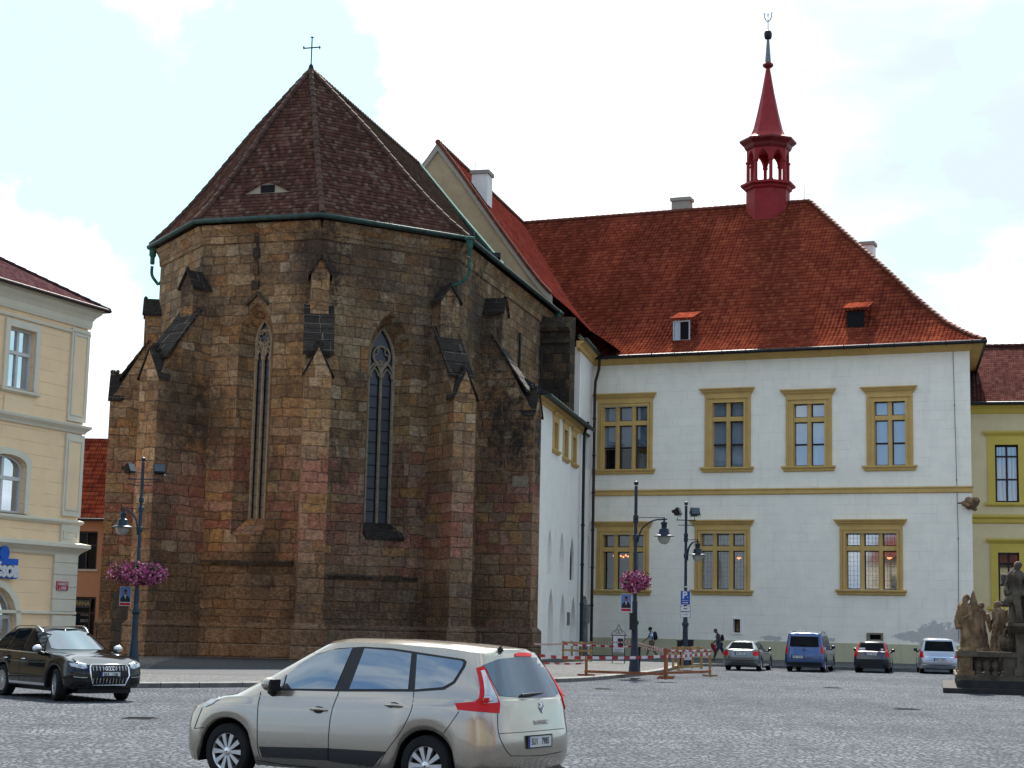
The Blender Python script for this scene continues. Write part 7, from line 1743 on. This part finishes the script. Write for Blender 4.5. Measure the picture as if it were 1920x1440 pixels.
# ------------------------------------------------------------------ barriers and tape
def post(mb, p, h, r=.045, lean=(0, 0)): mb.hexa([p+Vector((sx*r, sy*r, 0)) for sx, sy in ((-1, -1), (1, -1), (1, 1), (-1, 1))]+[p+Vector((sx*r+lean[0], sy*r+lean[1], h)) for sx, sy in ((-1, -1), (1, -1), (1, 1), (-1, 1))])
def rail(mb, a, b, h=.09, t=.03):
    d = (b-a).normalized(); s = Vector((-d.y, d.x, 0))*t/2; z = Vector((0, 0, h/2)); mb.hexa([a-s-z, a+s-z, b+s-z, b-s-z, a-s+z, a+s+z, b+s+z, b-s+z])
def gpt(px, py, z=0.): return onZ(px, py, z)
def barrier(label, posts, mats, rails, feet=True):
    "posts: list of (point, height); rails: (i, j, fraction a, fraction b)"
    c = sum((p for p, _ in posts), Vector())/len(posts); t = thing('wooden_barrier', label, 'barrier', (c.x, c.y, min(p.z for p, _ in posts)), 'wooden barriers round the works')
    for p, h in posts:
        m = MB(); post(m, p, h); o = m.build('post', M[mats[0]], t)
        if feet: m = MB(); m.box((p.x-.30, p.y-.06, p.z), (p.x+.30, p.y-.047+.0, p.z+.06)); m.build('foot', M[mats[0]], o)
    for i, j, fa, fb in rails:
        m = MB(); a = posts[i][0]+Vector((0, -.062, posts[i][1]*fa)); b = posts[j][0]+Vector((0, -.062, posts[j][1]*fb)); d = (b-a).normalized(); rail(m, a-d*.08, b+d*.08); m.build('rail', M[mats[1]], t)
    return posts
fl_, fm_, fr_ = gpt(1099, 1267, PZ), gpt(1247, 1273, 0), gpt(1331, 1268, 0)
barrier('long low barrier with orange posts and one low rail in front of the lamp', [(fl_, .66), (fm_-Vector((0, 0, 0)), 1.08)], ('wood_orange', 'wood_orange'), [(0, 1, .22, .16)], True)
p_ = [(gpt(1250, 1270, 0), 1.05), (gpt(1272, 1262, 0), 1.05), (fr_, 1.02)]
barrier('pine timber barrier standing on the road left of the grey green car', p_, ('wood', 'wood_orange'), [(0, 2, .16, .18), (0, 2, .92, .95)], True)
p_ = [(gpt(1262, 1256, PZ), .92), (gpt(1279, 1254, PZ), .92), (gpt(1298, 1253.5, PZ), .92), (gpt(1315, 1254, PZ), .92)]
barrier('pine frame barrier behind the timber barrier next to the parking sign lamp', p_, ('wood', 'wood'), [(0, 3, .95, .95), (0, 3, .12, .12)], False)
p_ = [(gpt(x, 1240, PZ), .95) for x in (1055.5, 1072, 1090, 1108)]
barrier('yellow pine frame barrier standing before the white annex doorway', p_, ('wood', 'wood'), [(0, 3, .93, .90), (0, 3, .55, .52), (0, 3, .10, .10)], False)
def tape(label, pts, w=.075, sag=.03):
    m = MB(); pts = [Vector(p) for p in pts]; rows = []; acc = 0
    for a, b in zip(pts, pts[1:]):
        L = (b-a).length; n = max(2, int(L/.30)); d = (b-a).normalized(); s = Vector((-d.y, d.x, 0))*.002
        for k in range(n):
            def q(t): return a.lerp(b, t)-Vector((0, 0, 4*sag*t*(1-t)))+Vector((-d.y, d.x, 0))*.02*math.sin(t*9+acc)
            p0, p1 = q(k/n), q((k+1)/n); zz = Vector((0, 0, w/2)); tw = .02*math.sin(k*.8)
            m.hexa([p0-s-zz, p1-s-zz, p1+s-zz, p0+s-zz, p0-s+zz+s*tw, p1-s+zz, p1+s+zz, p0+s+zz], (k+int(acc)) % 2)
        acc += n
    tag(m.build('barrier_tape', [M['tape_red'], M['tape_white']]), label, 'barrier tape', 'red and white barrier tapes')
up_ = lambda p, h: p+Vector((0, -.07, h))
a0 = gpt(1010, 1262, PZ)
tape('broad red and white tape along the front of the low barrier', [up_(a0, .62), up_(fl_, .61), up_(fm_, .80), up_(fr_, .86)], .10)
tape('thin red and white tape running from the beige car roof past the lamp', [up_(gpt(1000, 1254, PZ), .95), up_(gpt(1055.5, 1243, PZ), .86), up_(gpt(1108, 1243, PZ), .80), up_(gpt(1194, 1247, PZ), .82), up_(gpt(1262, 1257, PZ), .72)], .075)
tape('slack low tape near the beige car', [up_(gpt(1020, 1262, PZ), .36), up_(fl_+Vector((0, .1, 0)), .42)], .06)
tape('upper tape strung past the lamp to the timber barrier corner', [up_(gpt(1108, 1240, PZ), .92), up_(gpt(1190, 1249, PZ), 1.05), up_(gpt(1250, 1271, 0), 1.0), up_(fr_, 1.0)], .06)
tape('tape hanging along the pine frame beside the parking lamp', [up_(gpt(1246, 1262, PZ), .62), up_(gpt(1279, 1255, PZ), .50), up_(gpt(1315, 1255, PZ), .62), up_(fr_, .70)], .06)
m = MB(); q = up_(gpt(1289, 1255, PZ), .70); m.box((q.x-.16, q.y-.02, q.z-.32), (q.x+.16, q.y-.012, q.z+.02)); o = m.build('paper_notice', M['paper']); tag(o, 'white sheet of paper pinned to the pine frame barrier', 'notice')
# ------------------------------------------------------------------ people (one continuous skinned body each)
def skin_mesh(nodes, edges, root, sub=2):
    names = list(nodes); me = bpy.data.meshes.new('skin'); me.from_pydata([nodes[k][0] for k in names], [(names.index(a), names.index(b)) for a, b in edges], [])
    ob = bpy.data.objects.new('skin', me); COL.objects.link(ob)
    md = ob.modifiers.new('s', 'SKIN'); md.use_smooth_shade = True
    for i, k in enumerate(names):
        sv = me.skin_vertices[0].data[i]; r = nodes[k][1]; sv.radius = r if isinstance(r, tuple) else (r, r); sv.use_root = (k == root)
    s = ob.modifiers.new('u', 'SUBSURF'); s.levels = sub; s.render_levels = sub
    dg = bpy.context.evaluated_depsgraph_get(); dg.update(); m2 = bpy.data.meshes.new_from_object(ob.evaluated_get(dg))
    mb = MB(); mb.add([v.co.copy() for v in m2.vertices], [tuple(p.vertices) for p in m2.polygons]); bpy.data.objects.remove(ob); bpy.data.meshes.remove(me); bpy.data.meshes.remove(m2); return mb
def person(label, x, y, face, H, lean, hipL, hipR, armL, armR, mats, bag):
    "walking figure; local +X is the way they walk; angles in degrees: (thigh, knee) and (shoulder, elbow) forwards positive"
    t = thing('person', label, 'person', (0, 0, 0)); k = H/1.75
    def rot(a, l): return Vector((math.sin(R_(a))*l, 0, -math.cos(R_(a))*l))
    up = Vector((math.sin(R_(lean)), 0, math.cos(R_(lean))))
    pel = Vector((0, 0, .0)); J = {}
    def leg(sd, th, kn):
        h = pel+Vector((0, sd*.09, -.02)); kne = h+rot(th, .43); an = kne+rot(th-kn, .42); return h, kne, an
    LL, LR = leg(1, *hipL), leg(-1, *hipR); low = min(LL[2].z, LR[2].z); zoff = -low+.085
    off = Vector((0, 0, zoff)); pel = pel+off; LL = [p+off for p in LL]; LR = [p+off for p in LR]
    chest = pel+up*.36; neck = pel+up*.52; head = neck+Vector((up.x*.5+.03, 0, .15)); crown = head+Vector((0, 0, .10))
    N = {'pel': (pel, (.13, .105)), 'waist': (pel+up*.16, (.125, .095)), 'chest': (chest, (.155, .11)), 'neck': (neck, .052), 'nb': (neck+Vector((.015, 0, .06)), .050), 'head': (head, (.078, .092)), 'crown': (crown, (.068, .082))}
    E = [('pel', 'waist'), ('waist', 'chest'), ('chest', 'neck'), ('neck', 'nb'), ('nb', 'head'), ('head', 'crown')]
    arms = {}
    for nm, sd, (h, kn, an) in (('L', 1, LL), ('R', -1, LR)):
        ft = an+Vector((.17, sd*.02, -.05)); N.update({'h'+nm: (h, .095), 't'+nm: ((h+kn)/2, .083), 'k'+nm: (kn, .058), 'c'+nm: (kn.lerp(an, .35), .058), 'a'+nm: (an, .040), 'f'+nm: (ft, (.042, .028))})
        E += [('pel', 'h'+nm), ('h'+nm, 't'+nm), ('t'+nm, 'k'+nm), ('k'+nm, 'c'+nm), ('c'+nm, 'a'+nm), ('a'+nm, 'f'+nm)]
    for nm, sd, (sa, ea) in (('L', 1, armL), ('R', -1, armR)):
        s = chest+up*.11+Vector((0, sd*.19, 0)); e = s+rot(sa, .28); w = e+rot(sa+ea, .25); d = rot(sa+ea, 1.); N.update({'s'+nm: (s, .052), 'e'+nm: (e, .040), 'w'+nm: (w, .026), 'p'+nm: (w+d*.06, (.038, .018))})
        E += [('chest', 's'+nm), ('s'+nm, 'e'+nm), ('e'+nm, 'w'+nm), ('w'+nm, 'p'+nm)]; arms[nm] = (s, e, w, d)
        side = Vector((1, 0, 0)).cross(d).cross(d).normalized() if abs(d.x) < .99 else Vector((0, 0, 1)); side = d.cross(Vector((0, 1, 0))).normalized()
        for i in range(4):
            b = w+d*.085+side*(i-1.5)*.019; L_ = (.062, .070, .066, .050)[i]; c1_ = b+d*L_*.55; c2 = c1_+(d*.8+Vector((0, -sd*.5, 0))).normalized()*L_*.5
            N['g%s%d' % (nm, i)] = (b, .0095); N['j%s%d' % (nm, i)] = (c1_, .0088); N['q%s%d' % (nm, i)] = (c2, .0072); E += [('p'+nm, 'g%s%d' % (nm, i)), ('g%s%d' % (nm, i), 'j%s%d' % (nm, i)), ('j%s%d' % (nm, i), 'q%s%d' % (nm, i))]
        b = w+d*.035+side*.036; N['m'+nm] = (b, .011); N['n'+nm] = (b+(d+side*.5).normalized()*.05, .009); E += [('p'+nm, 'm'+nm), ('m'+nm, 'n'+nm)]
    body = skin_mesh(N, E, 'pel', 2)
    Mx = Matrix.Translation((x, y, PZ)) @ Matrix.Rotation(R_(face), 4, 'Z') @ Matrix.Scale(k, 4)
    def put(mb, nm, mat, parent=t, sm=60): mb.xf(Mx); return mb.build(nm, M[mat], parent, smooth=sm)
    fc = MB(); fx = head+Vector((.070, 0, 0))
    fc.tube([fx+Vector((.006, 0, .035)), fx+Vector((.028, 0, -.012)), fx+Vector((.012, 0, -.018))], [.008, .014, .010], 6)
    for sd in (1, -1): fc.sphere(head+Vector((-.005, sd*.082, -.005)), .026, 8, 6, 0, (.8, .45, 1.2))
    body.add(fc.v, fc.f); o = put(body, 'body', 'skin')
    ey = MB()
    for sd in (1, -1): ey.sphere(fx+Vector((.008, sd*.030, .028)), .010, 6, 5)
    ey.tube([fx+Vector((.010, -.022, -.045)), fx+Vector((.015, 0, -.047)), fx+Vector((.010, .022, -.045))], .005, 5); put(ey, 'eyes_and_mouth', 'hair_dark', o)
    hr = MB(); pr = []
    hr.sphere(head+Vector((-.018, 0, .065)), .108, 14, 10, 0, (1.0, .90, .86)); put(hr, 'hair', mats[0], t)
    sh = {k_: (N[k_][0], (N[k_][1][0]+.02, N[k_][1][1]+.02) if isinstance(N[k_][1], tuple) else N[k_][1]+.016) for k_ in ('waist', 'chest')}
    sh['neck'] = (neck-up*.02, .068); sh['hem'] = (pel+up*.02, (.150, .125))
    Es = [('hem', 'waist'), ('waist', 'chest'), ('chest', 'neck')]
    for nm in 'LR':
        s, e, w, d = arms[nm]; sh['s'+nm] = (s, .070); sh['e'+nm] = (s.lerp(e, .75) if bag[1] == 'short' else e, .058); Es += [('chest', 's'+nm), ('s'+nm, 'e'+nm)]
        if bag[1] != 'short': sh['w'+nm] = (e.lerp(w, .9), .040); Es.append(('e'+nm, 'w'+nm))
    put(skin_mesh(sh, Es, 'hem', 2), 'shirt', mats[1])
    tr = {'p': (pel, (.142, .118))}; Et = []
    for nm, (h, kn, an) in (('L', LL), ('R', LR)):
        end = kn.lerp(an, bag[2]); tr.update({'h'+nm: (h, .108), 't'+nm: ((h+kn)/2, .096), 'k'+nm: (kn, .076), 'a'+nm: (end, .066)}); Et += [('p', 'h'+nm), ('h'+nm, 't'+nm), ('t'+nm, 'k'+nm), ('k'+nm, 'a'+nm)]
    put(skin_mesh(tr, Et, 'p', 2), 'trousers', mats[2])
    for (h, kn, an) in (LL, LR):
        s = MB(); d = (an-kn).normalized(); f = Vector((1, 0, 0)); s.tube([an+Vector((-.07, 0, -.045)), an+Vector((-.02, 0, -.04)), an+Vector((.10, 0, -.052)), an+Vector((.19, 0, -.062))], [.040, .052, .044, .030], 8); put(s, 'shoe', mats[3])
    bg_ = MB(); c = chest-Vector((.20, 0, -.0))+up*-.02; sz = bag[0]
    bg_.sphere(c, 1., 12, 9, 0, (.12*sz, .16*sz, .24*sz)); bg_.sphere(c+Vector((-.07*sz, 0, -.08*sz)), 1., 10, 7, 0, (.08*sz, .12*sz, .12*sz)); bp = put(bg_, 'backpack', 'bag')
    st = MB()
    for sd in (1, -1): st.tube(curve_pts([c+Vector((.08, sd*.10, .17*sz)), chest+up*.17+Vector((.02, sd*.11, .01)), chest+Vector((.135, sd*.12, .0)), chest-up*.12+Vector((.08, sd*.15, 0)), c+Vector((.06, sd*.13, -.16*sz))], 4), .014, 5)
    put(st, 'strap', 'bag', bp)
    t.location = (0, 0, 0)
    return t, pel, Mx, arms
def at_depth(px, D): r = ray(px, 1200); return r.x/r.y*D
person('man in blue and white striped shirt and khaki trousers walking with a black backpack', at_depth(1222, 93), 93, 180, 1.72, 4, (24, 8), (-16, 20), (-12, 22), (32, 18), ('hair_dark', 'striped', 'khaki', 'shoe'), (1.05, 'short', .75))
t_, pel_, Mx_, arms_ = person('grey haired man in jeans walking with a small backpack and a crimson jacket', at_depth(1350, 92), 92, 182, 1.74, 13, (30, 12), (-24, 14), (18, 40), (-6, 30), ('hair_grey', 'greyshirt', 'jeans', 'shoe'), (.75, 'long', .95))
jk = MB(); s, e, w, d = arms_['L']; p = w+d*.05; rows = []
for k in range(9):
    z = -.02-.07*k; rows.append([p+Vector((.07*math.cos(a)*(1+.6*math.sin(k*.5))+.02*math.sin(3*a+k)-.04*k*.6, .06*math.sin(a)*(1+.3*k/8), z)) for a in [2*math.pi*j/12 for j in range(12)]])
jk.grid(rows, 0, True); jk.xf(Mx_); tag(jk.build('jacket', M['redcloth'], None, smooth=60), 'crimson jacket hanging from the hand of the grey haired walking man', 'jacket')

# ------------------------------------------------------------------ stone statues and their balustrade
def remesh(mb, vox, disp=0., seed=0, amp=.02, freq=7.):
    me = bpy.data.meshes.new('r'); me.from_pydata(mb.v, [], mb.f); bm = bmesh.new(); bm.from_mesh(me); bmesh.ops.recalc_face_normals(bm, faces=bm.faces); bm.to_mesh(me); bm.free()
    ob = bpy.data.objects.new('r', me); COL.objects.link(ob); md = ob.modifiers.new('r', 'REMESH'); md.mode = 'VOXEL'; md.voxel_size = vox
    sm = ob.modifiers.new('s', 'SMOOTH'); sm.factor = .4; sm.iterations = 1
    dg = bpy.context.evaluated_depsgraph_get(); dg.update(); m2 = bpy.data.meshes.new_from_object(ob.evaluated_get(dg)); out = MB()
    vs = []
    for v in m2.vertices:
        n = noise.noise(v.co*freq+Vector((seed, 0, 0)))+.5*noise.noise(v.co*freq*2.3+Vector((0, seed, 0))); vs.append(v.co+v.normal*n*amp)
    out.add(vs, [tuple(p.vertices) for p in m2.polygons]); bpy.data.objects.remove(ob); bpy.data.meshes.remove(me); bpy.data.meshes.remove(m2); return out
def robe(mb, base, H, r0, seed, sx=1., sy=.8, twist=.6, folds=9):
    rows = []; rr = random.Random(seed); ph = rr.uniform(0, 6); n = 40
    prof = [(0, 1.05), (.1, 1.0), (.25, .92), (.42, .86), (.52, .80), (.62, .74), (.72, .86), (.80, .92), (.86, .70), (.90, .36), (.92, .26)]
    for t, r in prof:
        row = []
        for j in range(n):
            a = 2*math.pi*j/n; f = 1+.20*math.sin(folds*a+ph+twist*t*6+.8*math.sin(t*7+a))*(1-t*.45)+.08*math.sin(folds*1.7*a+t*9)*(1-t*.6)
            bend = .05*math.sin(t*3.1+ph); row.append(base+Vector((math.cos(a)*r*r0*sx*f+bend, math.sin(a)*r*r0*sy*f, t*H)))
        rows.append(row)
    mb.grid(rows, 0, True); n_ = len(rows[0]); b = len(mb.v)-n_*len(rows); mb.f += [tuple(range(b, b+n_))[::-1], tuple(range(len(mb.v)-n_, len(mb.v)))]; mb.m += [0, 0]
def statue(label, x, y, z, H, face, seed, arms, mat='statue', extra=None, r0=.25, cat='statue', hood=False, head_off=(0, 0)):
    b = Vector((x, y, z)); mb = MB(); k = H/1.9; R0 = Matrix.Rotation(R_(face), 3, 'Z')
    robe(mb, b, H, r0*k, seed, folds=random.Random(seed).choice((7, 8, 10)))
    hd = b+Vector((head_off[0], head_off[1], H*.955)); mb.tube([b+Vector((0, 0, H*.86)), hd], [.075*k, .062*k], 10)
    mb.sphere(hd, .125*k, 14, 10, 0, (.92, .84, 1.12)); fd = R0 @ Vector((0, -1, 0))
    mb.sphere(hd+fd*.105*k+Vector((0, 0, -.01)), .032*k, 8, 6, 0, (1, 1, 1.4)); mb.sphere(hd+fd*.07*k+Vector((0, 0, -.09*k)), .075*k, 8, 6)
    mb.sphere(hd-fd*.05*k+Vector((0, 0, .03*k)), .128*k, 12, 8, 0, (1, 1, 1.))
    if hood: mb.sphere(hd-fd*.04*k+Vector((0, 0, -.04)), .16*k, 12, 8, 0, (1, 1, 1.3))
    for pts in arms:
        q = [b+(R0 @ Vector(p))*k for p in pts]; rs = [.085*k, .075*k, .055*k, .045*k][:len(q)]; mb.tube(q, rs+[.04*k]*(len(q)-len(rs)), 9); mb.sphere(q[-1], .058*k, 8, 6)
        mb.tube([q[0]-Vector((0, 0, .05)), q[1]-Vector((0, 0, .14*k)), q[1]-Vector((0, 0, .42*k))], [.08*k, .10*k, .03*k], 8)
    if extra: extra(mb, b, k, R0)
    mb.lathe([(.27*k, -.02), (.29*k, .03), (.25*k, .10)], b, 10)
    o = remesh(mb, .017*k, seed=seed, amp=.013).build('statue', M[mat], None, smooth=70); tag(o, label, cat, 'stone statues of the monument'); return o
DS = 54.; PZs = 0.
def sx(px, D=DS, py=1220): r = ray(px, py); return r.x/r.y*D
def sz(py, D=DS, px=1810): r = ray(px, py); return CAMZ+r.z/r.y*D
mon = thing('monument_base', 'dark stepped stone base with balustrade carrying the statues at the right edge', 'monument base', (sx(1850), DS+2, 0))
xs = sx(1760, 54.6, 1290); x1 = sx(1784, 54.8); x2 = sx(1797); x3 = sx(1903)
def slab(a, b, z0, z1, nm, mat, yb=8.): m = MB(); m.box((a, b, z0), (a+9.5, b+yb, z1)); bmv = m.build(nm, M[mat], mon); return bmv
slab(xs, 53.2, -.02, .16, 'step', 'step', 9.); slab(x1-.05, 53.55, .16, .40, 'step', 'step', 8.3); slab(x2-.10, 53.85, .40, .56, 'plinth_course', 'statue_base', 7.6)
zc = sz(1221); yb_ = 54.0
def pedestal(xa, xb, ya, yb__, z0, z1, mat='statue_base'):
    m = MB(); m.box((xa, ya, z0), (xb, yb__, z1-.14)); m.box((xa-.05, ya-.05, z0), (xb+.05, yb__+.05, z0+.12)); m.box((xa+.08, ya-.015, z0+.25), (xb-.08, ya+.0, z1-.26)); m.build('pedestal', M[mat], mon)
ztop_ = zc
pedestal(x2, x2+.42, yb_, yb_+.45, .56, zc-.02, 'statue_warm'); pedestal(x3-.42, x3, yb_, yb_+.45, .56, zc-.02); pedestal(x2, x2+.42, yb_+3.4, yb_+3.85, .56, zc-.02)
m = MB(); m.prism([Vector((x2-.07, yb_-.07, zc-.16)), Vector((x3+.05, yb_-.07, zc-.16)), Vector((x3+.05, yb_+.52, zc-.16)), Vector((x2+.49, yb_+.52, zc-.16)), Vector((x2+.49, yb_+3.9, zc-.16)), Vector((x2-.07, yb_+3.9, zc-.16))],
                  [Vector((x2-.07, yb_-.07, zc)), Vector((x3+.05, yb_-.07, zc)), Vector((x3+.05, yb_+.52, zc)), Vector((x2+.49, yb_+.52, zc)), Vector((x2+.49, yb_+3.9, zc)), Vector((x2-.07, yb_+3.9, zc))]); m.build('coping', M['statue_base'], mon)
def baluster(x, y):
    m = MB(); m.lathe([(.13, .56), (.13, .63), (.07, .68), (.10, .76), (.135, .86), (.10, .97), (.06, 1.04), (.10, 1.08), (.13, 1.10), (.13, zc-.15)], (x, y, 0), 12); m.build('baluster', M['statue_base'], mon, smooth=40)
for px in (1832, 1848, 1864): baluster(sx(px), yb_+.22)
for k in range(6): baluster(x2+.21, yb_+.85+k*.46)
# tall pillar carrying the large statue
xp = sx(1902); zp = sz(1166); m = MB(); m.box((xp, yb_-.1, .56), (xp+2.4, yb_+2.2, zp-.30)); m.box((xp-.08, yb_-.18, .56), (xp+2.5, yb_+2.3, .80)); m.build('column_pedestal', M['statue_base'], mon)
m = MB(); xq = sx(1888); m.prism([Vector((xp-.05, yb_-.15, zp-.32)), Vector((xp+2.45, yb_-.15, zp-.32)), Vector((xp+2.45, yb_+2.3, zp-.32)), Vector((xp-.05, yb_+2.3, zp-.32))], [Vector((xq, yb_-.4, zp-.10)), Vector((xp+2.7, yb_-.4, zp-.10)), Vector((xp+2.7, yb_+2.5, zp-.10)), Vector((xq, yb_+2.5, zp-.10))])
m.box((xq-.03, yb_-.43, zp-.10), (xp+2.75, yb_+2.53, zp)); m.build('column_cornice', M['statue_base'], mon)
def ex1(mb, b, k, R0):     # tall pointed shield or flame held behind the shoulder
    c = b+Vector((.27*k, .08, 0)); pr = [(.12, .15, .10), (.5, .14, .12), (.9, .18, .14), (1.2, .20, .14), (1.5, .17, .12), (1.75, .11, .09), (2.0, .05, .05), (2.10, .015, .02)]
    mb.grid([[c+Vector((math.cos(2*math.pi*j/14)*rx, math.sin(2*math.pi*j/14)*ry, z*k)) for j in range(14)] for z, rx, ry in pr], 0, True)
    n_ = 14; q = len(mb.v)-n_*len(pr); mb.f += [tuple(range(q, q+n_))[::-1], tuple(range(len(mb.v)-n_, len(mb.v)))]; mb.m += [0, 0]
    mb.sphere(b+Vector((-.24*k, -.1, .85*k)), .09, 8, 6)
xb1 = sx(1811, DS+.25); H1 = sz(1114)-zc
statue('tall ochre stone statue with pointed shape behind its shoulder at the monument corner', xb1-.06, yb_+.22, zc, H1*.97, -30, 3, [[(-.20, -.02, 1.50), (-.30, -.10, 1.15), (-.16, -.24, .95)], [(.20, 0, 1.50), (.26, -.16, 1.22), (.10, -.26, 1.15)]], 'statue_warm', ex1, .24)
xb2 = sx(1842, 55.6); H2 = sz(1129, 55.6)-sz(1219, 55.6)
statue('slim stone statue of a robed figure looking away, second from the left', xb2, 55.6, zc-.02, H2, 160, 11, [[(-.20, 0, 1.50), (-.30, -.05, 1.2), (-.34, -.22, 1.05)], [(.20, 0, 1.50), (.22, -.20, 1.25), (.05, -.28, 1.22)]], 'statue', None, .24)
def ex3(mb, b, k, R0):
    mb.sphere(b+Vector((.36*k, .05, 1.12*k)), .24*k, 10, 8, 0, (.9, .8, 1.5)); mb.sphere(b+Vector((.42*k, 0, .55*k)), .26*k, 10, 8, 0, (.9, .9, 1.8)); mb.sphere(b+Vector((.40*k, .02, 1.55*k)), .12*k, 8, 6)
    mb.sphere(b+Vector((.15*k, -.12, .35*k)), .25*k, 10, 8, 0, (1, .8, 1.4))
xb3 = sx(1871, 55.4); H3 = sz(1126, 55.4)-sz(1219, 55.4)
statue('bearded stone statue beside a crouching companion, third from the left', xb3, 55.4, zc-.02, H3, -100, 23, [[(-.20, 0, 1.50), (-.24, -.18, 1.25), (-.02, -.28, 1.18)], [(.20, 0, 1.50), (.30, -.05, 1.2), (.25, -.2, .95)]], 'statue', ex3, .27)
def ex5(mb, b, k, R0): mb.sphere(b+Vector((0, 0, .25)), .3, 10, 8, 0, (1.1, .8, 1.)); mb.sphere(b+Vector((.2, 0, .8)), .16, 8, 6)
statue('low carved figure at the foot of the pillar under the large statue', sx(1893, 54.6), 54.55, zc-.02, .95, 0, 31, [[(-.2, 0, 1.5), (-.35, -.1, 1.2), (-.3, -.2, 1.0)]], 'statue_base', ex5, .30)
def ex4(mb, b, k, R0):
    mb.tube([b+Vector((.05, -.1, .95*k)), b+Vector((-.18, -.38, .85*k)), b+Vector((-.10, -.42, .35*k)), b+Vector((-.05, -.40, .02))], [.16*k, .14*k, .10*k, .08*k], 10)
    mb.tube([b+Vector((.15, -.1, .95*k)), b+Vector((.25, -.42, .80*k)), b+Vector((.28, -.42, .05))], [.16*k, .14*k, .09*k], 10)
    mb.sphere(b+Vector((-.22, -.1, .72*k)), .20*k, 10, 8, 0, (1.3, 1, .8)); mb.sphere(b+Vector((.38, 0, 1.45*k)), .28*k, 10, 8, 0, (.8, .7, 1.4)); mb.sphere(b+Vector((.1, .1, .25)), .42*k, 12, 8, 0, (1, .9, .8))
H4 = sz(1053)-zp
statue('large bare chested stone figure seated high on the pillar at the right edge', sx(1903, 54.8), yb_+.35, zp, H4, -35, 41, [[(-.24, 0, 1.50), (-.34, -.10, 1.15), (-.22, -.30, .92)], [(.24, 0, 1.50), (.42, -.1, 1.25), (.5, -.2, 1.0)]], 'statue_base', ex4, .29)
m = MB(); m.lathe([(.9, 0), (.9, .2), (.6, .5), (.5, .9), (.42, 3.2), (.50, 3.4)], (xp+1.55, yb_+1.3, zp), 20); m.build('column', M['statue_base'], mon, smooth=40)

MR = Matrix.Translation((x2, yb_, 0)) @ Matrix.Rotation(R_(-14), 4, 'Z') @ Matrix.Translation((-x2, -yb_, 0))
for o in list(mon.children_recursive)+[o for o in COL.objects if o.get('label', '').startswith('tall ochre')]:
    off = mon.location.copy() if o.parent else Vector((0, 0, 0))
    if o.parent and o.parent is not mon: continue
    o.data.transform(Matrix.Translation(-off) @ MR @ Matrix.Translation(off))
for cx_, cy_ in ((xb2, 55.6), (xb3, 55.4), (xb3+.45, 55.45), (sx(1893, 54.6), 54.55)):
    m = MB(); m.box((cx_-.30, cy_-.28, .5), (cx_+.30, cy_+.28, zc-.01)); m.build('figure_block', M['statue_base'], mon)
# ------------------------------------------------------------------ houses on the near side of the square, behind the camera; they show in panes and car windows
rr = random.Random(12); x = -64.; hk = 0
cols = [(.30, .25, .18), (.22, .16, .12), (.34, .33, .30), (.28, .25, .16), (.20, .21, .20), (.30, .25, .2), (.24, .15, .12)]
descr = ['ochre', 'brown', 'white', 'yellow', 'grey', 'beige', 'brick red']
while x < 62 and hk < 7:
    w = rr.uniform(15, 20); h = rr.uniform(8.5, 13); P = Plane((x+w, -26.-rr.uniform(0, 2)), 180)
    t = thing('town_house', '%s town house across the square, seen only in reflections' % descr[hk], 'house', (x+w/2, P.o.y-5, 0), 'houses on the near side of the square')
    wmt = plaster('house_plaster', cols[hk], stain=.15); m = MB(); m.box((x, P.o.y-10, -.02), (x+w-.02, P.o.y, h)); m.build('wall', wmt, t)
    m = MB(); m.prism([Vector((x-.01, P.o.y+.5, h)), Vector((x-.01, P.o.y-10.5, h)), Vector((x-.01, P.o.y-5, h+4.2))], [Vector((x+w-.03, P.o.y+.5, h)), Vector((x+w-.03, P.o.y-10.5, h)), Vector((x+w-.03, P.o.y-5, h+4.2))]); m.build('roof', M['tile_purple'] if hk % 2 else M['tile_red'], t)
    nf = int(h/3.4); nw = int(w/3)
    for f in range(nf):
        for k in range(nw):
            u = (k+.5)*w/nw; z = 1.2+f*3.4; m = MB(); m.fbox(P, u-.6, u+.6, z, z+1.7, -.02, .05); fw = m.build('window', M['cream_trim'], t); m = MB(); m.fbox(P, u-.48, u+.48, z+.1, z+1.6, .04, .06); m.build('pane', M['church_glass'], fw)
    x += w; hk += 1
